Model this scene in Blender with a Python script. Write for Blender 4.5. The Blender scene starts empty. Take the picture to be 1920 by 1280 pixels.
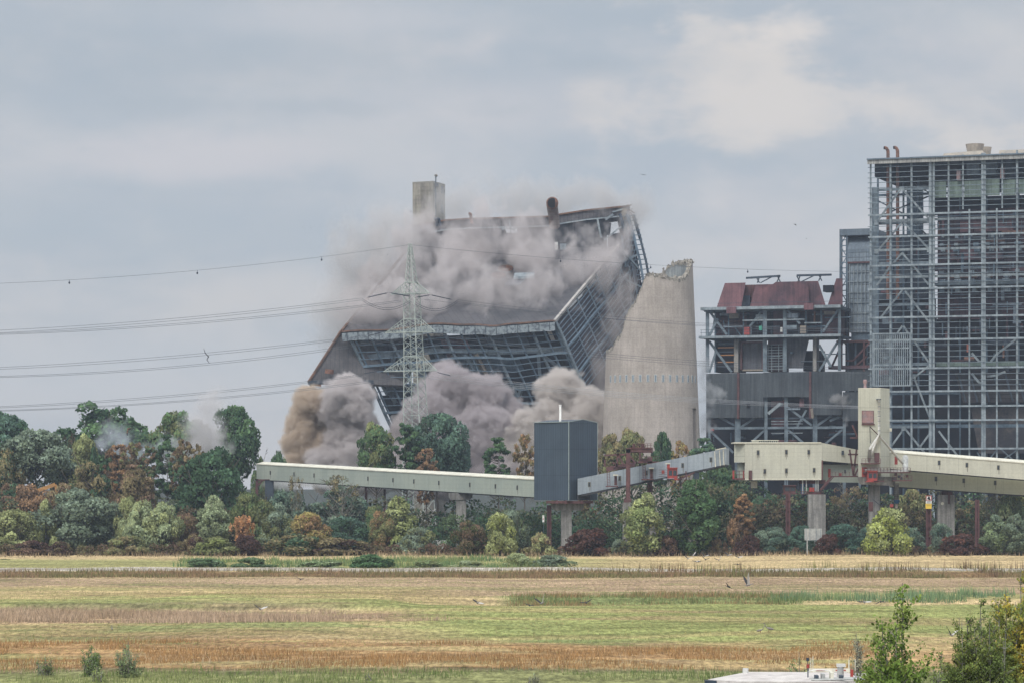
import bpy, math, random
import numpy as np
from mathutils import Vector, noise as mnoise
R = math.radians
# ------------------------------------------------------------------ camera, world, sun, exposure
scene = bpy.context.scene
COL = scene.collection
F = 5700.0; HZ = 905.0; CH = 13.0            # focal length in photo pixels, horizon row, camera height
def P(x, y, d):
    """photo pixel + distance -> world point"""
    return Vector(((x - 960.0) * d / F, d, CH + (HZ - y) * d / F))
cam_d = bpy.data.cameras.new('camera'); cam = bpy.data.objects.new('camera', cam_d); COL.objects.link(cam)
cam.location = (0, 0, CH); cam.rotation_euler = (R(90), 0, 0)
cam_d.sensor_width = 36; cam_d.lens = 36 * F / 1920; cam_d.shift_y = (HZ - 640) / 1920
cam_d.clip_start = 1; cam_d.clip_end = 9000
scene.camera = cam
SUN_EL, SUN_AZ = 48, -28                      # azimuth measured from behind the camera, negative = from the left
sd = bpy.data.lights.new('sun', 'SUN'); sun = bpy.data.objects.new('sun', sd); COL.objects.link(sun)
sd.energy = 1.5; sd.angle = R(22); sd.color = (1.0, 0.95, 0.88)
sdir = Vector((math.sin(R(SUN_AZ)) * math.cos(R(SUN_EL)), -math.cos(R(SUN_AZ)) * math.cos(R(SUN_EL)), math.sin(R(SUN_EL))))
sun.rotation_euler = sdir.to_track_quat('Z', 'Y').to_euler(); sun.location = (0, 0, 200)
scene.view_settings.view_transform = 'Standard'; scene.view_settings.look = 'None'
scene.view_settings.gamma = 1; scene.view_settings.exposure = 0.42
cy = scene.cycles
cy.max_bounces = 8; cy.diffuse_bounces = 2; cy.glossy_bounces = 1; cy.transmission_bounces = 2
cy.transparent_max_bounces = 8; cy.volume_bounces = 3; cy.volume_step_rate = 1.6; cy.volume_max_steps = 256
cy.use_denoising = True

class NT:
    """tiny node-tree helper"""
    def __init__(s, t): s.t = t
    def n(s, kind, **kw):
        nd = s.t.nodes.new(kind)
        for k, v in kw.items(): setattr(nd, k, v)
        return nd
    def put(s, sock, v):
        if v is None: return
        if isinstance(v, bpy.types.NodeSocket): s.t.links.new(v, sock)
        else:
            if hasattr(v, '__len__'): v = tuple(v)[:len(sock.default_value)] + (1.0,) * (len(sock.default_value) - len(v))
            sock.default_value = v
    def math(s, op, a, b=None, c=None, clamp=False):
        m = s.n('ShaderNodeMath', operation=op, use_clamp=clamp)
        for i, v in enumerate((a, b, c)): s.put(m.inputs[i], v)
        return m.outputs[0]
    def vec(s, op, a, b=None):
        m = s.n('ShaderNodeVectorMath', operation=op); s.put(m.inputs[0], a)
        if b is not None: s.put(m.inputs['Scale'] if op == 'SCALE' else m.inputs[1], b)
        return m.outputs['Value'] if op in ('LENGTH', 'DOT_PRODUCT', 'DISTANCE') else m.outputs['Vector']
    def mix(s, f, a, b, mode='MIX'):
        m = s.n('ShaderNodeMix', data_type='RGBA', blend_type=mode)
        s.put(m.inputs[0], f); s.put(m.inputs[6], a); s.put(m.inputs[7], b); return m.outputs[2]
    def noise(s, v, scale, detail=4, rough=.55, out='Fac', dist=0.0):
        m = s.n('ShaderNodeTexNoise'); s.put(m.inputs['Vector'], v); m.inputs['Scale'].default_value = scale
        m.inputs['Detail'].default_value = detail; m.inputs['Roughness'].default_value = rough; m.inputs['Distortion'].default_value = dist
        return m.outputs[out]
    def ramp(s, f, a, b, lo=0.0, hi=1.0, smooth=True):
        m = s.n('ShaderNodeMapRange'); m.interpolation_type = 'SMOOTHSTEP' if smooth else 'LINEAR'
        s.put(m.inputs[0], f)
        for i, v in enumerate((a, b, lo, hi)): s.put(m.inputs[1 + i], v)
        return m.outputs[0]

def c4(c): return (c[0], c[1], c[2], 1.0)
w = bpy.data.worlds.new('World'); scene.world = w; w.use_nodes = True
w.node_tree.nodes.clear(); N = NT(w.node_tree)
geo = N.n('ShaderNodeTexCoord').outputs['Generated']
sky = N.n('ShaderNodeTexSky', sky_type='NISHITA'); sky.sun_disc = False
sky.sun_elevation = R(SUN_EL); sky.sun_rotation = R(180 + SUN_AZ); sky.air_density = 1; sky.dust_density = 2
sep = N.n('ShaderNodeSeparateXYZ'); N.put(sep.inputs[0], geo)
def skyang(px, py):           # direction slopes of a sky feature
    return ((px - 960) / F, (HZ - py) / F)
ay = N.math('MAXIMUM', sep.outputs[1], 0.02)
sx_ = N.math('DIVIDE', sep.outputs[0], ay); sz_ = N.math('DIVIDE', sep.outputs[2], ay)
cmb = N.n('ShaderNodeCombineXYZ'); N.put(cmb.inputs[0], N.math('MULTIPLY', sep.outputs[0], 1.0)); N.put(cmb.inputs[1], N.math('MULTIPLY', sep.outputs[1], 1.0)); N.put(cmb.inputs[2], N.math('MULTIPLY', sep.outputs[2], 2.1))
cv = cmb.outputs[0]
n1 = N.noise(cv, 7.0, 6, .52, dist=.35); n2 = N.noise(cv, 30, 7, .6, dist=.3)
n3 = N.noise(N.vec('ADD', cv, (3.1, 1.7, .4)), 12, 5, .55)
base = N.mix(N.ramp(n1, .40, .60), c4((.405, .440, .480)), c4((.490, .497, .515)))
base = N.mix(N.math('MULTIPLY', N.ramp(n3, .50, .72), .55), base, c4((.60, .565, .555)))
base = N.mix(N.math('MULTIPLY', N.ramp(n2, .40, .66), .26), base, c4((.33, .39, .46)))
def blob(col, px, py, rx, ry, amt, wob=.9):
    """a large cloud patch at a direction"""
    global base
    a, e = skyang(px, py)
    dx = N.math('DIVIDE', N.math('SUBTRACT', sx_, a), rx / F); dz = N.math('DIVIDE', N.math('SUBTRACT', sz_, e), ry / F)
    d = N.math('SQRT', N.math('ADD', N.math('MULTIPLY', dx, dx), N.math('MULTIPLY', dz, dz)))
    d = N.math('ADD', d, N.math('MULTIPLY', N.math('SUBTRACT', n3, .5), wob * 2)); d = N.math('ADD', d, N.math('MULTIPLY', N.math('SUBTRACT', n2, .5), wob))
    f = N.math('MULTIPLY', N.ramp(d, 1.15, .1), amt)
    base = N.mix(f, base, c4(col))
blob((.335, .385, .435), 420, 120, 900, 105, .55)
blob((.355, .405, .455), 1150, 30, 420, 50, .4)
blob((.56, .55, .565), 620, 40, 420, 40, .35)
blob((.380, .425, .470), 1650, 330, 420, 150, .5)
blob((.385, .430, .475), 150, 430, 330, 70, .5)
blob((.56, .535, .55), 380, 290, 260, 55, .6)
blob((.55, .53, .545), 1000, 190, 420, 90, .4)
blob((.60, .565, .54), 1400, 140, 330, 170, .8, 2.2)
blob((.60, .57, .545), 1440, 130, 260, 140, .35, 3.0)
blob((.66, .61, .56), 1430, 135, 120, 80, .35, 3.2)
blob((.62, .58, .55), 1620, 190, 260, 60, .4, 3.0)
blob((.62, .585, .555), 1300, 60, 220, 40, .4, 3.0)
blob((.34, .385, .43), 1120, 120, 260, 30, .4, 2.5)
blob((.35, .395, .44), 600, 200, 400, 26, .4, 2.5)
blob((.68, .63, .59), 1480, 35, 110, 70, .5, 2.8)
blob((.60, .58, .56), 1860, 60, 200, 80, .5)
blob((.60, .565, .545), 520, 540, 330, 70, .5)
blob((.52, .515, .525), 1450, 470, 200, 90, .6)
blob((.47, .500, .54), 300, 700, 900, 90, .5)
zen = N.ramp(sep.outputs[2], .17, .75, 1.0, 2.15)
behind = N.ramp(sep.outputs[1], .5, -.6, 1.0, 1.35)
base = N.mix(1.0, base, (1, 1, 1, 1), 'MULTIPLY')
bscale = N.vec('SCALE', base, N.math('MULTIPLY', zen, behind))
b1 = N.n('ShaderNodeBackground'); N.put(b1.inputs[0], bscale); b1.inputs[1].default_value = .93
b2 = N.n('ShaderNodeBackground'); N.put(b2.inputs[0], sky.outputs[0]); b2.inputs[1].default_value = .05
add = N.n('ShaderNodeMixShader'); add.inputs[0].default_value = .12
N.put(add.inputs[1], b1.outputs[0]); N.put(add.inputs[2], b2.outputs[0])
w.cycles.sampling_method = 'MANUAL'; w.cycles.sample_map_resolution = 256
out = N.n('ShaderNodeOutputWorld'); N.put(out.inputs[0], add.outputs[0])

# ------------------------------------------------------------------ materials
MATS = {}
def mat(name, c, c2=None, scale=.35, rough=.8, metal=0.0, lines=(), streak=0.0, detail=6, bump=0.0, lo=.38, hi=.66, spec=.3, fine=.12):
    """weathered surface: two colours mixed by noise, panel seams, rain streaks"""
    if name in MATS: return MATS[name]
    m = bpy.data.materials.new(name); m.use_nodes = True; t = m.node_tree; t.nodes.clear(); N = NT(t)
    pos = N.n('ShaderNodeNewGeometry').outputs['Position']
    col = c4(c)
    if c2 is not None:
        col = N.mix(N.ramp(N.noise(pos, scale, detail, .62), lo, hi), c4(c), c4(c2))
    if fine:
        fn = N.noise(pos, 3.0, 3, .6)
        col = N.vec('SCALE', col, N.ramp(fn, .3, .7, 1 - fine, 1 + fine))
    if streak:
        sc = N.vec('MULTIPLY', pos, (1.0, 1.0, .06))
        sn = N.noise(sc, 1.6, 5, .65)
        col = N.vec('SCALE', col, N.ramp(sn, .35, .65, 1 - streak, 1 + streak * .5))
    h = None
    for (v, period, wd, dark) in lines:
        d = N.vec('DOT_PRODUCT', pos, v)
        fr = N.math('FRACT', N.math('DIVIDE', d, period))
        l = N.math('LESS_THAN', fr, wd)
        col = N.vec('SCALE', col, N.math('SUBTRACT', 1.0, N.math('MULTIPLY', l, dark)))
    b = N.n('ShaderNodeBsdfPrincipled'); N.put(b.inputs['Base Color'], col)
    b.inputs['Roughness'].default_value = rough; b.inputs['Metallic'].default_value = metal
    b.inputs['Specular IOR Level'].default_value = spec
    if bump:
        bp = N.n('ShaderNodeBump'); bp.inputs['Strength'].default_value = bump; bp.inputs['Distance'].default_value = .3
        N.put(bp.inputs['Height'], N.noise(pos, 1.2, 6, .6)); N.put(b.inputs['Normal'], bp.outputs[0])
    o = N.n('ShaderNodeOutputMaterial'); N.put(o.inputs[0], b.outputs[0])
    MATS[name] = m; return m
Z_ = (0, 0, 1)
steel   = mat('grey_steel', (.20, .25, .285), (.115, .15, .18), .5, .6, .1, streak=.12)
steel_l = mat('pale_steel', (.31, .36, .385), (.185, .22, .245), .5, .6, .1, streak=.15)
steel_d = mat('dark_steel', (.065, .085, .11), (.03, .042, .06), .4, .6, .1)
steel_b = mat('blue_grey_steel', (.13, .185, .235), (.07, .11, .15), .4, .6, .1, streak=.1)
rustbeam= mat('rusted_rim', (.20, .115, .08), (.11, .075, .06), .6, .9)
maroon  = mat('maroon_plate', (.135, .066, .076), (.070, .042, .052), .25, .7, streak=.25)
maroon_l= mat('faded_red_sheet', (.215, .105, .115), (.15, .078, .088), .2, .7, streak=.2, lines=[((1, 0, 0), .9, .12, .25)])
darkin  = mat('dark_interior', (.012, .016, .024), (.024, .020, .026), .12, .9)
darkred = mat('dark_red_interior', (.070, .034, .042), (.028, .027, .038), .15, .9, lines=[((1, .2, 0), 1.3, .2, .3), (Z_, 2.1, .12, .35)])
skirt   = mat('grey_sheet_skirt', (.075, .088, .098), (.050, .060, .070), .12, .75, streak=.28, lines=[((1, -.35, 0), 1.1, .07, .2)])
cladding= mat('blue_grey_cladding', (.26, .315, .365), (.17, .215, .26), .35, .5, .1, streak=.25, lines=[((.94, -.33, 0), .95, .16, .4), (Z_, 3.6, .06, .5)])
cladd2  = mat('grey_roof_cladding', (.15, .19, .23), (.11, .145, .18), .2, .6, .0, streak=.15)
green_p = mat('pale_green_panel', (.20, .265, .225), (.15, .20, .175), .3, .7, lines=[((.94, -.33, 0), 1.9, .06, .3), (Z_, 1.6, .05, .3)], streak=.1)
conc    = mat('weathered_concrete', (.45, .40, .36), (.36, .32, .285), .16, .95, streak=.10, lines=[(Z_, 2.4, .05, .09), ((1, 0, 0), 1.55, .05, .05)], bump=.2, lo=.3, hi=.62, fine=.1)
conc_g  = mat('grey_concrete', (.30, .29, .27), (.20, .195, .185), .3, .95, streak=.35, bump=.2)
conc_in = mat('inner_concrete', (.30, .32, .32), (.22, .24, .25), .2, .95, streak=.2, lines=[((1, 0, 0), 2.2, .05, .4)])
conc_t  = mat('tower_concrete', (.30, .275, .225), (.21, .195, .17), .2, .95, lines=[(Z_, 1.15, .12, .2)], streak=.3)
broken  = mat('broken_concrete', (.36, .33, .28), (.16, .15, .14), 1.4, 1.0, bump=.6)
rooftop = mat('roof_felt', (.095, .092, .098), (.055, .056, .062), .10, .9, lines=[((.95, .3, 0), 1.8, .14, .22)], streak=.1)
cream   = mat('cream_cladding', (.545, .54, .445), (.475, .47, .395), .12, .6, lines=[(Z_, .78, .09, .10), ((1, .12, 0), 5.4, .012, .3)], streak=.06, fine=.05)
creamv  = mat('cream_ribbed_cladding', (.52, .52, .43), (.45, .45, .375), .15, .6, lines=[((1, -.5, 0), .33, .2, .13), (Z_, 4.5, .02, .3)], streak=.08, fine=.05)
palegal = mat('pale_green_cladding', (.365, .40, .345), (.31, .35, .31), .12, .6, lines=[(Z_, .8, .09, .08), ((1, .0, 0), 4.1, .012, .2)], streak=.05, fine=.05)
trimc   = mat('cream_trim', (.66, .64, .53), (.55, .53, .44), .4, .6)
greygal = mat('grey_gallery_cladding', (.30, .345, .385), (.25, .29, .33), .2, .55, lines=[(Z_, .7, .09, .08), ((1, 0, 0), 2.9, .025, .35)], streak=.12, fine=.06)
anthra  = mat('anthracite_cladding', (.060, .085, .115), (.053, .075, .102), .3, .55, lines=[((1, .0, 0), .42, .25, .30), (Z_, 4.8, .015, .4)], streak=.10, fine=.05)
anthra_t= mat('grey_corner_trim', (.24, .29, .29), None, rough=.5)
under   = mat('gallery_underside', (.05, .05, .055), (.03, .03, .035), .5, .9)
windowm = mat('dark_window', (.03, .04, .05), None, rough=.25, spec=.6, fine=0)
stainm  = mat('rust_stain', (.16, .15, .12), None, rough=.9)
redpole = mat('red_brown_paint', (.135, .062, .062), (.09, .045, .045), .8, .75, streak=.25)
redcab  = mat('bright_red_paint', (.36, .062, .05), (.26, .05, .045), 1.0, .5)
redf    = mat('faded_red_panel', (.30, .18, .17), (.24, .20, .21), 1.0, .6)
whitem  = mat('white_paint', (.74, .74, .71), (.6, .6, .57), 1.0, .4)
galv    = mat('galvanised_pipe', (.46, .47, .45), (.34, .35, .34), 1.2, .45, .2)
yellowm = mat('yellow_sign', (.72, .50, .07), None, rough=.5, fine=0)
bluem   = mat('blue_paint', (.06, .16, .33), None, rough=.5)
pylonm  = mat('pale_green_pylon_paint', (.42, .46, .42), (.30, .34, .32), .6, .6)
wirem   = mat('aluminium_wire', (.115, .125, .14), None, rough=.7, fine=0)
wirel   = mat('bright_wire', (.42, .43, .45), None, rough=.6, fine=0)
insm    = mat('dark_insulator', (.03, .04, .06), None, rough=.4, fine=0)
pipem   = mat('rusty_pipe', (.23, .115, .08), (.12, .075, .06), .9, .8)
pipeg   = mat('grey_rust_pipe', (.21, .18, .165), (.13, .09, .08), .5, .8, lines=[(Z_, 1.3, .1, .3)])
sootm   = mat('black_opening', (.012, .012, .014), None, rough=1, fine=0)
conem   = mat('brown_cone_sheet', (.27, .235, .19), (.19, .165, .14), .5, .8, lines=[((1, 0, 0), .9, .1, .2)])

# ------------------------------------------------------------------ mesh helpers
class MB:
    def __init__(s): s.v = []; s.f = []
    def add(s, vs, fs):
        o = len(s.v); s.v += [tuple(v) for v in vs]; s.f += [tuple(i + o for i in f) for f in fs]; return s
    def hexa(s, b, t):      # four bottom, four top points
        return s.add(list(b) + list(t), [(3, 2, 1, 0), (4, 5, 6, 7), (0, 1, 5, 4), (1, 2, 6, 5), (2, 3, 7, 6), (3, 0, 4, 7)])
    def box(s, x0, x1, y0, y1, z0, z1):
        return s.hexa([(x0, y0, z0), (x1, y0, z0), (x1, y1, z0), (x0, y1, z0)], [(x0, y0, z1), (x1, y0, z1), (x1, y1, z1), (x0, y1, z1)])
    def pbox(s, x0, x1, y0, y1, d, dep):    # pixel rectangle at distance d, dep metres deep
        a = P(x0, y1, d); b = P(x1, y0, d); return s.box(a.x, b.x, d, d + dep, a.z, b.z)
    def beam(s, p, q, w, h=None):
        p = Vector(p); q = Vector(q); h = h or w; d = (q - p)
        if d.length < 1e-5: return s
        d.normalize(); r = Vector((0, 0, 1)) if abs(d.z) < .95 else Vector((0, 1, 0))
        a = d.cross(r).normalized() * w / 2; b = a.cross(d).normalized() * h / 2
        return s.hexa([p - a - b, p + a - b, p + a + b, p - a + b], [q - a - b, q + a - b, q + a + b, q - a + b])
    def tube(s, pts, r, n=10, cap=True):
        pts = [Vector(p) for p in pts]; rs = r if isinstance(r, (list, tuple)) else [r] * len(pts)
        o = len(s.v); up = None
        for i, p in enumerate(pts):
            d = (pts[min(i + 1, len(pts) - 1)] - pts[max(i - 1, 0)]).normalized()
            ref = Vector((0, 0, 1)) if abs(d.z) < .9 else Vector((0, 1, 0))
            a = d.cross(ref).normalized(); b = a.cross(d).normalized()
            if up is not None and a.dot(up) < 0: a, b = -a, -b
            up = a
            for k in range(n):
                t = 2 * math.pi * k / n; s.v.append(tuple(p + a * math.cos(t) * rs[i] + b * math.sin(t) * rs[i]))
        for i in range(len(pts) - 1):
            for k in range(n):
                k2 = (k + 1) % n; s.f.append((o + i * n + k, o + i * n + k2, o + (i + 1) * n + k2, o + (i + 1) * n + k))
        if cap:
            s.f.append(tuple(o + k for k in range(n))); s.f.append(tuple(o + (len(pts) - 1) * n + k for k in range(n)))
        return s
    def slab(s, quad, off):  # four corner points thickened by a vector
        off = Vector(off); q = [Vector(p) for p in quad]; return s.hexa([p + off for p in q], q)
    def build(s, name, m, parent=None, smooth=False):
        me = bpy.data.meshes.new(name)
        o0 = Vector(ORIG.get(parent, (0, 0, 0))) if parent else Vector((0, 0, 0))
        me.from_pydata([(v[0] - o0.x, v[1] - o0.y, v[2] - o0.z) for v in s.v], [], s.f); me.update()
        if smooth: me.polygons.foreach_set('use_smooth', [True] * len(me.polygons))
        me.materials.append(m); o = bpy.data.objects.new(name, me); COL.objects.link(o)
        if parent: o.parent = parent; ORIG[o] = ORIG.get(parent, (0, 0, 0))
        return o
ORIG = {}
def tag(o, label=None, cat=None, group=None, kind=None):
    if label: o['label'] = label
    if cat: o['category'] = cat
    if group: o['group'] = group
    if kind: o['kind'] = kind
    return o
def thing(name, label, cat, loc=(0, 0, 0), group=None):
    o = bpy.data.objects.new(name, None); COL.objects.link(o); o.location = loc; ORIG[o] = tuple(loc); o.empty_display_size = .5
    return tag(o, label, cat, group)
def solid(name, m, parent, x0, x1, y0, y1, d, dep): return MB().pbox(x0, x1, y0, y1, d, dep).build(name, m, parent)
def fast_mesh(name, verts, faces_n, quads):
    """numpy mesh: verts (n,3), quads (m,k)"""
    me = bpy.data.meshes.new(name); k = quads.shape[1]
    me.vertices.add(len(verts)); me.vertices.foreach_set('co', verts.astype(np.float32).ravel())
    me.loops.add(quads.size); me.loops.foreach_set('vertex_index', quads.astype(np.int32).ravel())
    me.polygons.add(len(quads)); me.polygons.foreach_set('loop_start', np.arange(0, quads.size, k, dtype=np.int32))
    me.update(calc_edges=True); return me
def rows(y): return CH * F / (y - HZ)       # ground distance of a photo row

class Fac:
    k = 1.0      # slenderness of the steel

    """a facade plane turned about the vertical; px columns and rows (rows measured at its left edge) -> world"""
    def __init__(s, xref, dref, ang=-19.5):
        s.O = P(xref, HZ, dref); s.D = dref; a = R(ang)
        s.u = Vector((math.cos(a), math.sin(a), 0)); s.w = Vector((-math.sin(a), math.cos(a), 0))
    def Z(s, y, off=0.0): return CH + (HZ - y) * (s.D + off * s.w.y) / F
    def pt(s, x, y, off=0.0, dep=0.0):
        O = s.O + s.w * off; k = (x - 960) / F; U = (k * O.y - O.x) / (s.u.x - k * s.u.y)
        p = O + s.u * U + s.w * dep; return Vector((p.x, p.y, max(-1.0, s.Z(y, off))))
    def box(s, mb, x0, x1, y0, y1, off, dep):
        b = [s.pt(x0, y1, off), s.pt(x1, y1, off), s.pt(x1, y1, off, dep), s.pt(x0, y1, off, dep)]
        t = [s.pt(x0, y0, off), s.pt(x1, y0, off), s.pt(x1, y0, off, dep), s.pt(x0, y0, off, dep)]
        mb.hexa(b, t); return mb
    def part(s, name, m, parent, x0, x1, y0, y1, off, dep): return s.box(MB(), x0, x1, y0, y1, off, dep).build(name, m, parent)
    def bar(s, name, m, parent, x0, y0, x1, y1, w, off=0, h=None, off1=None):
        return MB().beam(s.pt(x0, y0, off), s.pt(x1, y1, off if off1 is None else off1), w * s.k, h and h * s.k).build(name, m, parent)
# ------------------------------------------------------------------ ground: one sheet with river bed, field, low banks
rng = np.random.default_rng(7)
def vnoise(x, y, s, seed=0, oct=4):
    """numpy value-noise fBm, 0..1"""
    tot = np.zeros_like(x, dtype=float); amp = 1; norm = 0
    for o in range(oct):
        f = (2 ** o) / s; xi = x * f + 37.7 * o + seed * 11.3; yi = y * f + 91.1 * o + seed * 5.7
        x0 = np.floor(xi); y0 = np.floor(yi); fx = xi - x0; fy = yi - y0; fx = fx * fx * (3 - 2 * fx); fy = fy * fy * (3 - 2 * fy)
        def h(a, b):
            v = np.sin(a * 127.1 + b * 311.7 + seed * 17.3) * 43758.5453; return v - np.floor(v)
        v = (h(x0, y0) * (1 - fx) + h(x0 + 1, y0) * fx) * (1 - fy) + (h(x0, y0 + 1) * (1 - fx) + h(x0 + 1, y0 + 1) * fx) * fy
        tot += v * amp; norm += amp; amp *= .55
    return tot / norm
def sstep(a, b, x):
    t = np.clip((x - a) / (b - a), 0, 1); return t * t * (3 - 2 * t)
def ground_z(x, y):
    x = np.asarray(x, float); y = np.asarray(y, float)
    z = (vnoise(x, y, 26, 3) - .5) * .7 * sstep(150, 190, y)
    z -= 4.2 * sstep(60, 72, y) * (1 - sstep(140, 152, y))           # river bed
    px = 960 + x * F / np.maximum(y, 1)
    z += .5 * sstep(309, 314, y) * (1 - sstep(330, 372, y)) * (1 - sstep(700, 800, px))   # low bank behind the reed strip
    z -= .5 * sstep(325, 330, y) * (1 - sstep(333, 350, y)) * sstep(800, 960, px)        # ditch
    z += .45 * sstep(424, 429, y) * (1 - sstep(452, 460, y))          # road dam
    return z
gx = np.concatenate([[-4500, -2500, -1400, -800, -450, -300, -220], np.arange(-170, 171, 1.0), [220, 300, 450, 800, 1400, 2500, 4500]])
gy = np.concatenate([[-300, -60, 0, 20, 40, 55], np.arange(60, 190, 3.0), np.arange(190, 300, .8), np.arange(300, 600, 1.3), [605, 615, 630, 650, 680, 720, 780, 860, 1000, 1300, 1800, 2600, 4000, 6500]])
GX, GY = np.meshgrid(gx, gy); ny_, nx_ = GX.shape
GZ = ground_z(GX, GY)
verts = np.stack([GX.ravel(), GY.ravel(), GZ.ravel()], 1)
ii = (np.arange(ny_ - 1)[:, None] * nx_ + np.arange(nx_ - 1)[None]).ravel()
me = fast_mesh('ground', verts, 4, np.stack([ii, ii + 1, ii + nx_ + 1, ii + nx_], 1))
# colours of the soil and the sward, as zones that lie on the land, plus one painted bank shade
X, Y = GX.ravel(), GY.ravel(); PX = 960 + X * F / np.maximum(Y, 1); ROW = HZ + CH * F / np.maximum(Y, 1)
wb = (vnoise(X, Y, 18, 5) - .5); wb2 = (vnoise(X, Y, 5, 6, 3) - .5)
wl_ = (vnoise(X * .45, Y, 11, 51, 4) - .5); RW = ROW + (wb * 12 + wl_ * 26) * (ROW - HZ) / 260 * sstep(1080, 1120, ROW) + wb2 * 3
straw = np.array([.50, .38, .205]); pinkst = np.array([.385, .275, .175]); green = np.array([.245, .262, .095]); dgreen = np.array([.17, .195, .075])
brown = np.array([.235, .15, .075]); orange = np.array([.36, .205, .085]); tan = np.array([.40, .31, .15]); dark = np.array([.07, .062, .04]); roadc = np.array([.43, .385, .33])
col = np.tile(straw, (len(X), 1))
def lay(c, m): 
    global col
    m = np.clip(m, 0, 1)[:, None]; col = col * (1 - m) + np.asarray(c) * m
def band(a, b, s=2.5): return sstep(a - s, a + s, RW) * (1 - sstep(b - s, b + s, RW))
L = lambda x0, x1: sstep(x0, x1, PX + wb * 160)
lay(dark * 1.3, 1 - sstep(1036, 1040, RW))
lay(green, band(1047, 1068, 2) * (1 - L(1050, 1250)) * .75)
lay(roadc, (sstep(1068.5, 1069.5, ROW + wb2 * .7) * (1 - sstep(1075.5, 1076.5, ROW + wb2 * .7))))
lay(brown * .9, band(1077, 1082, 1))
lay(pinkst, band(1083, 1112)); lay(tan, band(1100, 1135) * (1 - L(700, 1000)) * .8)
lay(green * 1.15, band(1118, 1145, 6) * (1 - L(900, 1000)) * sstep(-.1, .25, wb * 2 + wb2) * .8)
lay(dgreen * 1.2, band(1113, 1129, 2) * L(900, 980) * (1 - L(1350, 1560)))
lay(green, band(1108, 1118, 2) * L(1480, 1560) * .7)
lay(green * 1.1, band(1132, 1200, 3) * L(560, 900))
lay(green * 1.0, band(1132, 1145, 3) * .6)
lay(dark * 1.6, band(1141, 1146, 1.5) * (1 - L(450, 800)) * .55)  # shading of the low bank's edge, put into the ground colour as a dark line
lay(np.array([.40, .275, .17]), band(1147, 1170, 2) * (1 - L(700, 840)))
lay(tan * .9, band(1170, 1192, 4) * (1 - L(500, 900))); lay(dgreen * 1.25, band(1172, 1185, 3) * (1 - L(900, 1100)) * sstep(-.15, .2, wb2 + wb) * .8)
lay(dgreen * 1.1, band(1190, 1202, 3) * L(880, 960) * (1 - L(1150, 1250)) * .9)
lay(tan, band(1196, 1215, 5) * L(1050, 1300) * .9); lay(green, band(1196, 1206, 3) * L(1480, 1560) * (1 - L(1660, 1700)))
lay(orange * np.array([.95, 1, 1.1]), band(1202, 1258, 5) * (1 - L(1250, 1500)) * .9); lay(brown, band(1186, 1262, 6) * sstep(.0, .2, wb) * .5 * (1 - L(1500, 1700)))
lay(orange * .9, band(1215, 1260, 5) * L(1250, 1500) * .6)
lay(dgreen, sstep(1257, 1266, RW) * .85); lay(dark, sstep(1252, 1256, RW) * (1 - sstep(1262, 1270, RW)) * .6)
lay(tan * .95, sstep(.06, .2, vnoise(X * .4, Y, 9, 61) - .5) * band(1200, 1262, 4) * .75); lay(dgreen * 1.3, sstep(.10, .22, vnoise(X * .5, Y, 8, 62) - .5) * band(1190, 1262, 4) * .55); lay(tan * 1.05, sstep(.03, .2, vnoise(X * .3, Y, 10, 63) - .5) * band(1136, 1200, 3) * .55); lay(green * .9, sstep(.08, .2, vnoise(X * .3, Y, 9, 64) - .5) * band(1085, 1135, 3) * .45)
stripe = (vnoise(X * .12, Y, 2.2, 9, 3) - .5) + (vnoise(X * .4, Y, 6, 19, 3) - .5) * .8
col *= (1 + stripe[:, None] * .75)
lay(green * .8, sstep(.16, .3, vnoise(X * .5, Y, 7, 14) - .5) * band(1084, 1260) * .55)
lay(np.array([.30, .20, .12]), sstep(.17, .3, vnoise(X * .5, Y, 9, 24) - .5) * band(1130, 1250) * .5)
lay(np.array([.06, .06, .045]), 1 - sstep(150, 156, Y))
lay(np.array([.055, .06, .045]), sstep(575, 590, Y))
ca = me.color_attributes.new('sward', 'FLOAT_COLOR', 'POINT')
ca.data.foreach_set('color', np.concatenate([np.clip(col, .01, .9), np.ones((len(X), 1))], 1).astype(np.float32).ravel())
gm = bpy.data.materials.new('meadow_soil'); gm.use_nodes = True; t = gm.node_tree; t.nodes.clear(); N = NT(t)
a = N.n('ShaderNodeAttribute', attribute_name='sward'); pos = N.n('ShaderNodeNewGeometry').outputs['Position']
st = N.noise(N.vec('MULTIPLY', pos, (1.3, .28, 1)), 1.5, 7, .75); st2 = N.noise(pos, .35, 5, .6)
cc = N.vec('SCALE', a.outputs['Color'], N.math('MULTIPLY', N.ramp(st, .32, .70, .50, 1.45), N.ramp(st2, .3, .7, .8, 1.2)))
b = N.n('ShaderNodeBsdfPrincipled'); N.put(b.inputs['Base Color'], cc); b.inputs['Roughness'].default_value = 1; b.inputs['Specular IOR Level'].default_value = .05
bp = N.n('ShaderNodeBump'); bp.inputs['Strength'].default_value = .7; bp.inputs['Distance'].default_value = .25; N.put(bp.inputs['Height'], st); N.put(b.inputs['Normal'], bp.outputs[0])
o = N.n('ShaderNodeOutputMaterial'); N.put(o.inputs[0], b.outputs[0]); me.materials.append(gm)
g = bpy.data.objects.new('ground', me); COL.objects.link(g); tag(g, 'dry straw and green river meadow', kind='structure')
wm = bpy.data.materials.new('river_water'); wm.use_nodes = True; N = NT(wm.node_tree); b = wm.node_tree.nodes['Principled BSDF']
b.inputs['Base Color'].default_value = (.05, .07, .06, 1); b.inputs['Roughness'].default_value = .12
bp = N.n('ShaderNodeBump'); bp.inputs['Strength'].default_value = .3; N.put(bp.inputs['Height'], N.noise(N.n('ShaderNodeNewGeometry').outputs['Position'], .9, 4)); N.put(b.inputs['Normal'], bp.outputs[0])
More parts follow.
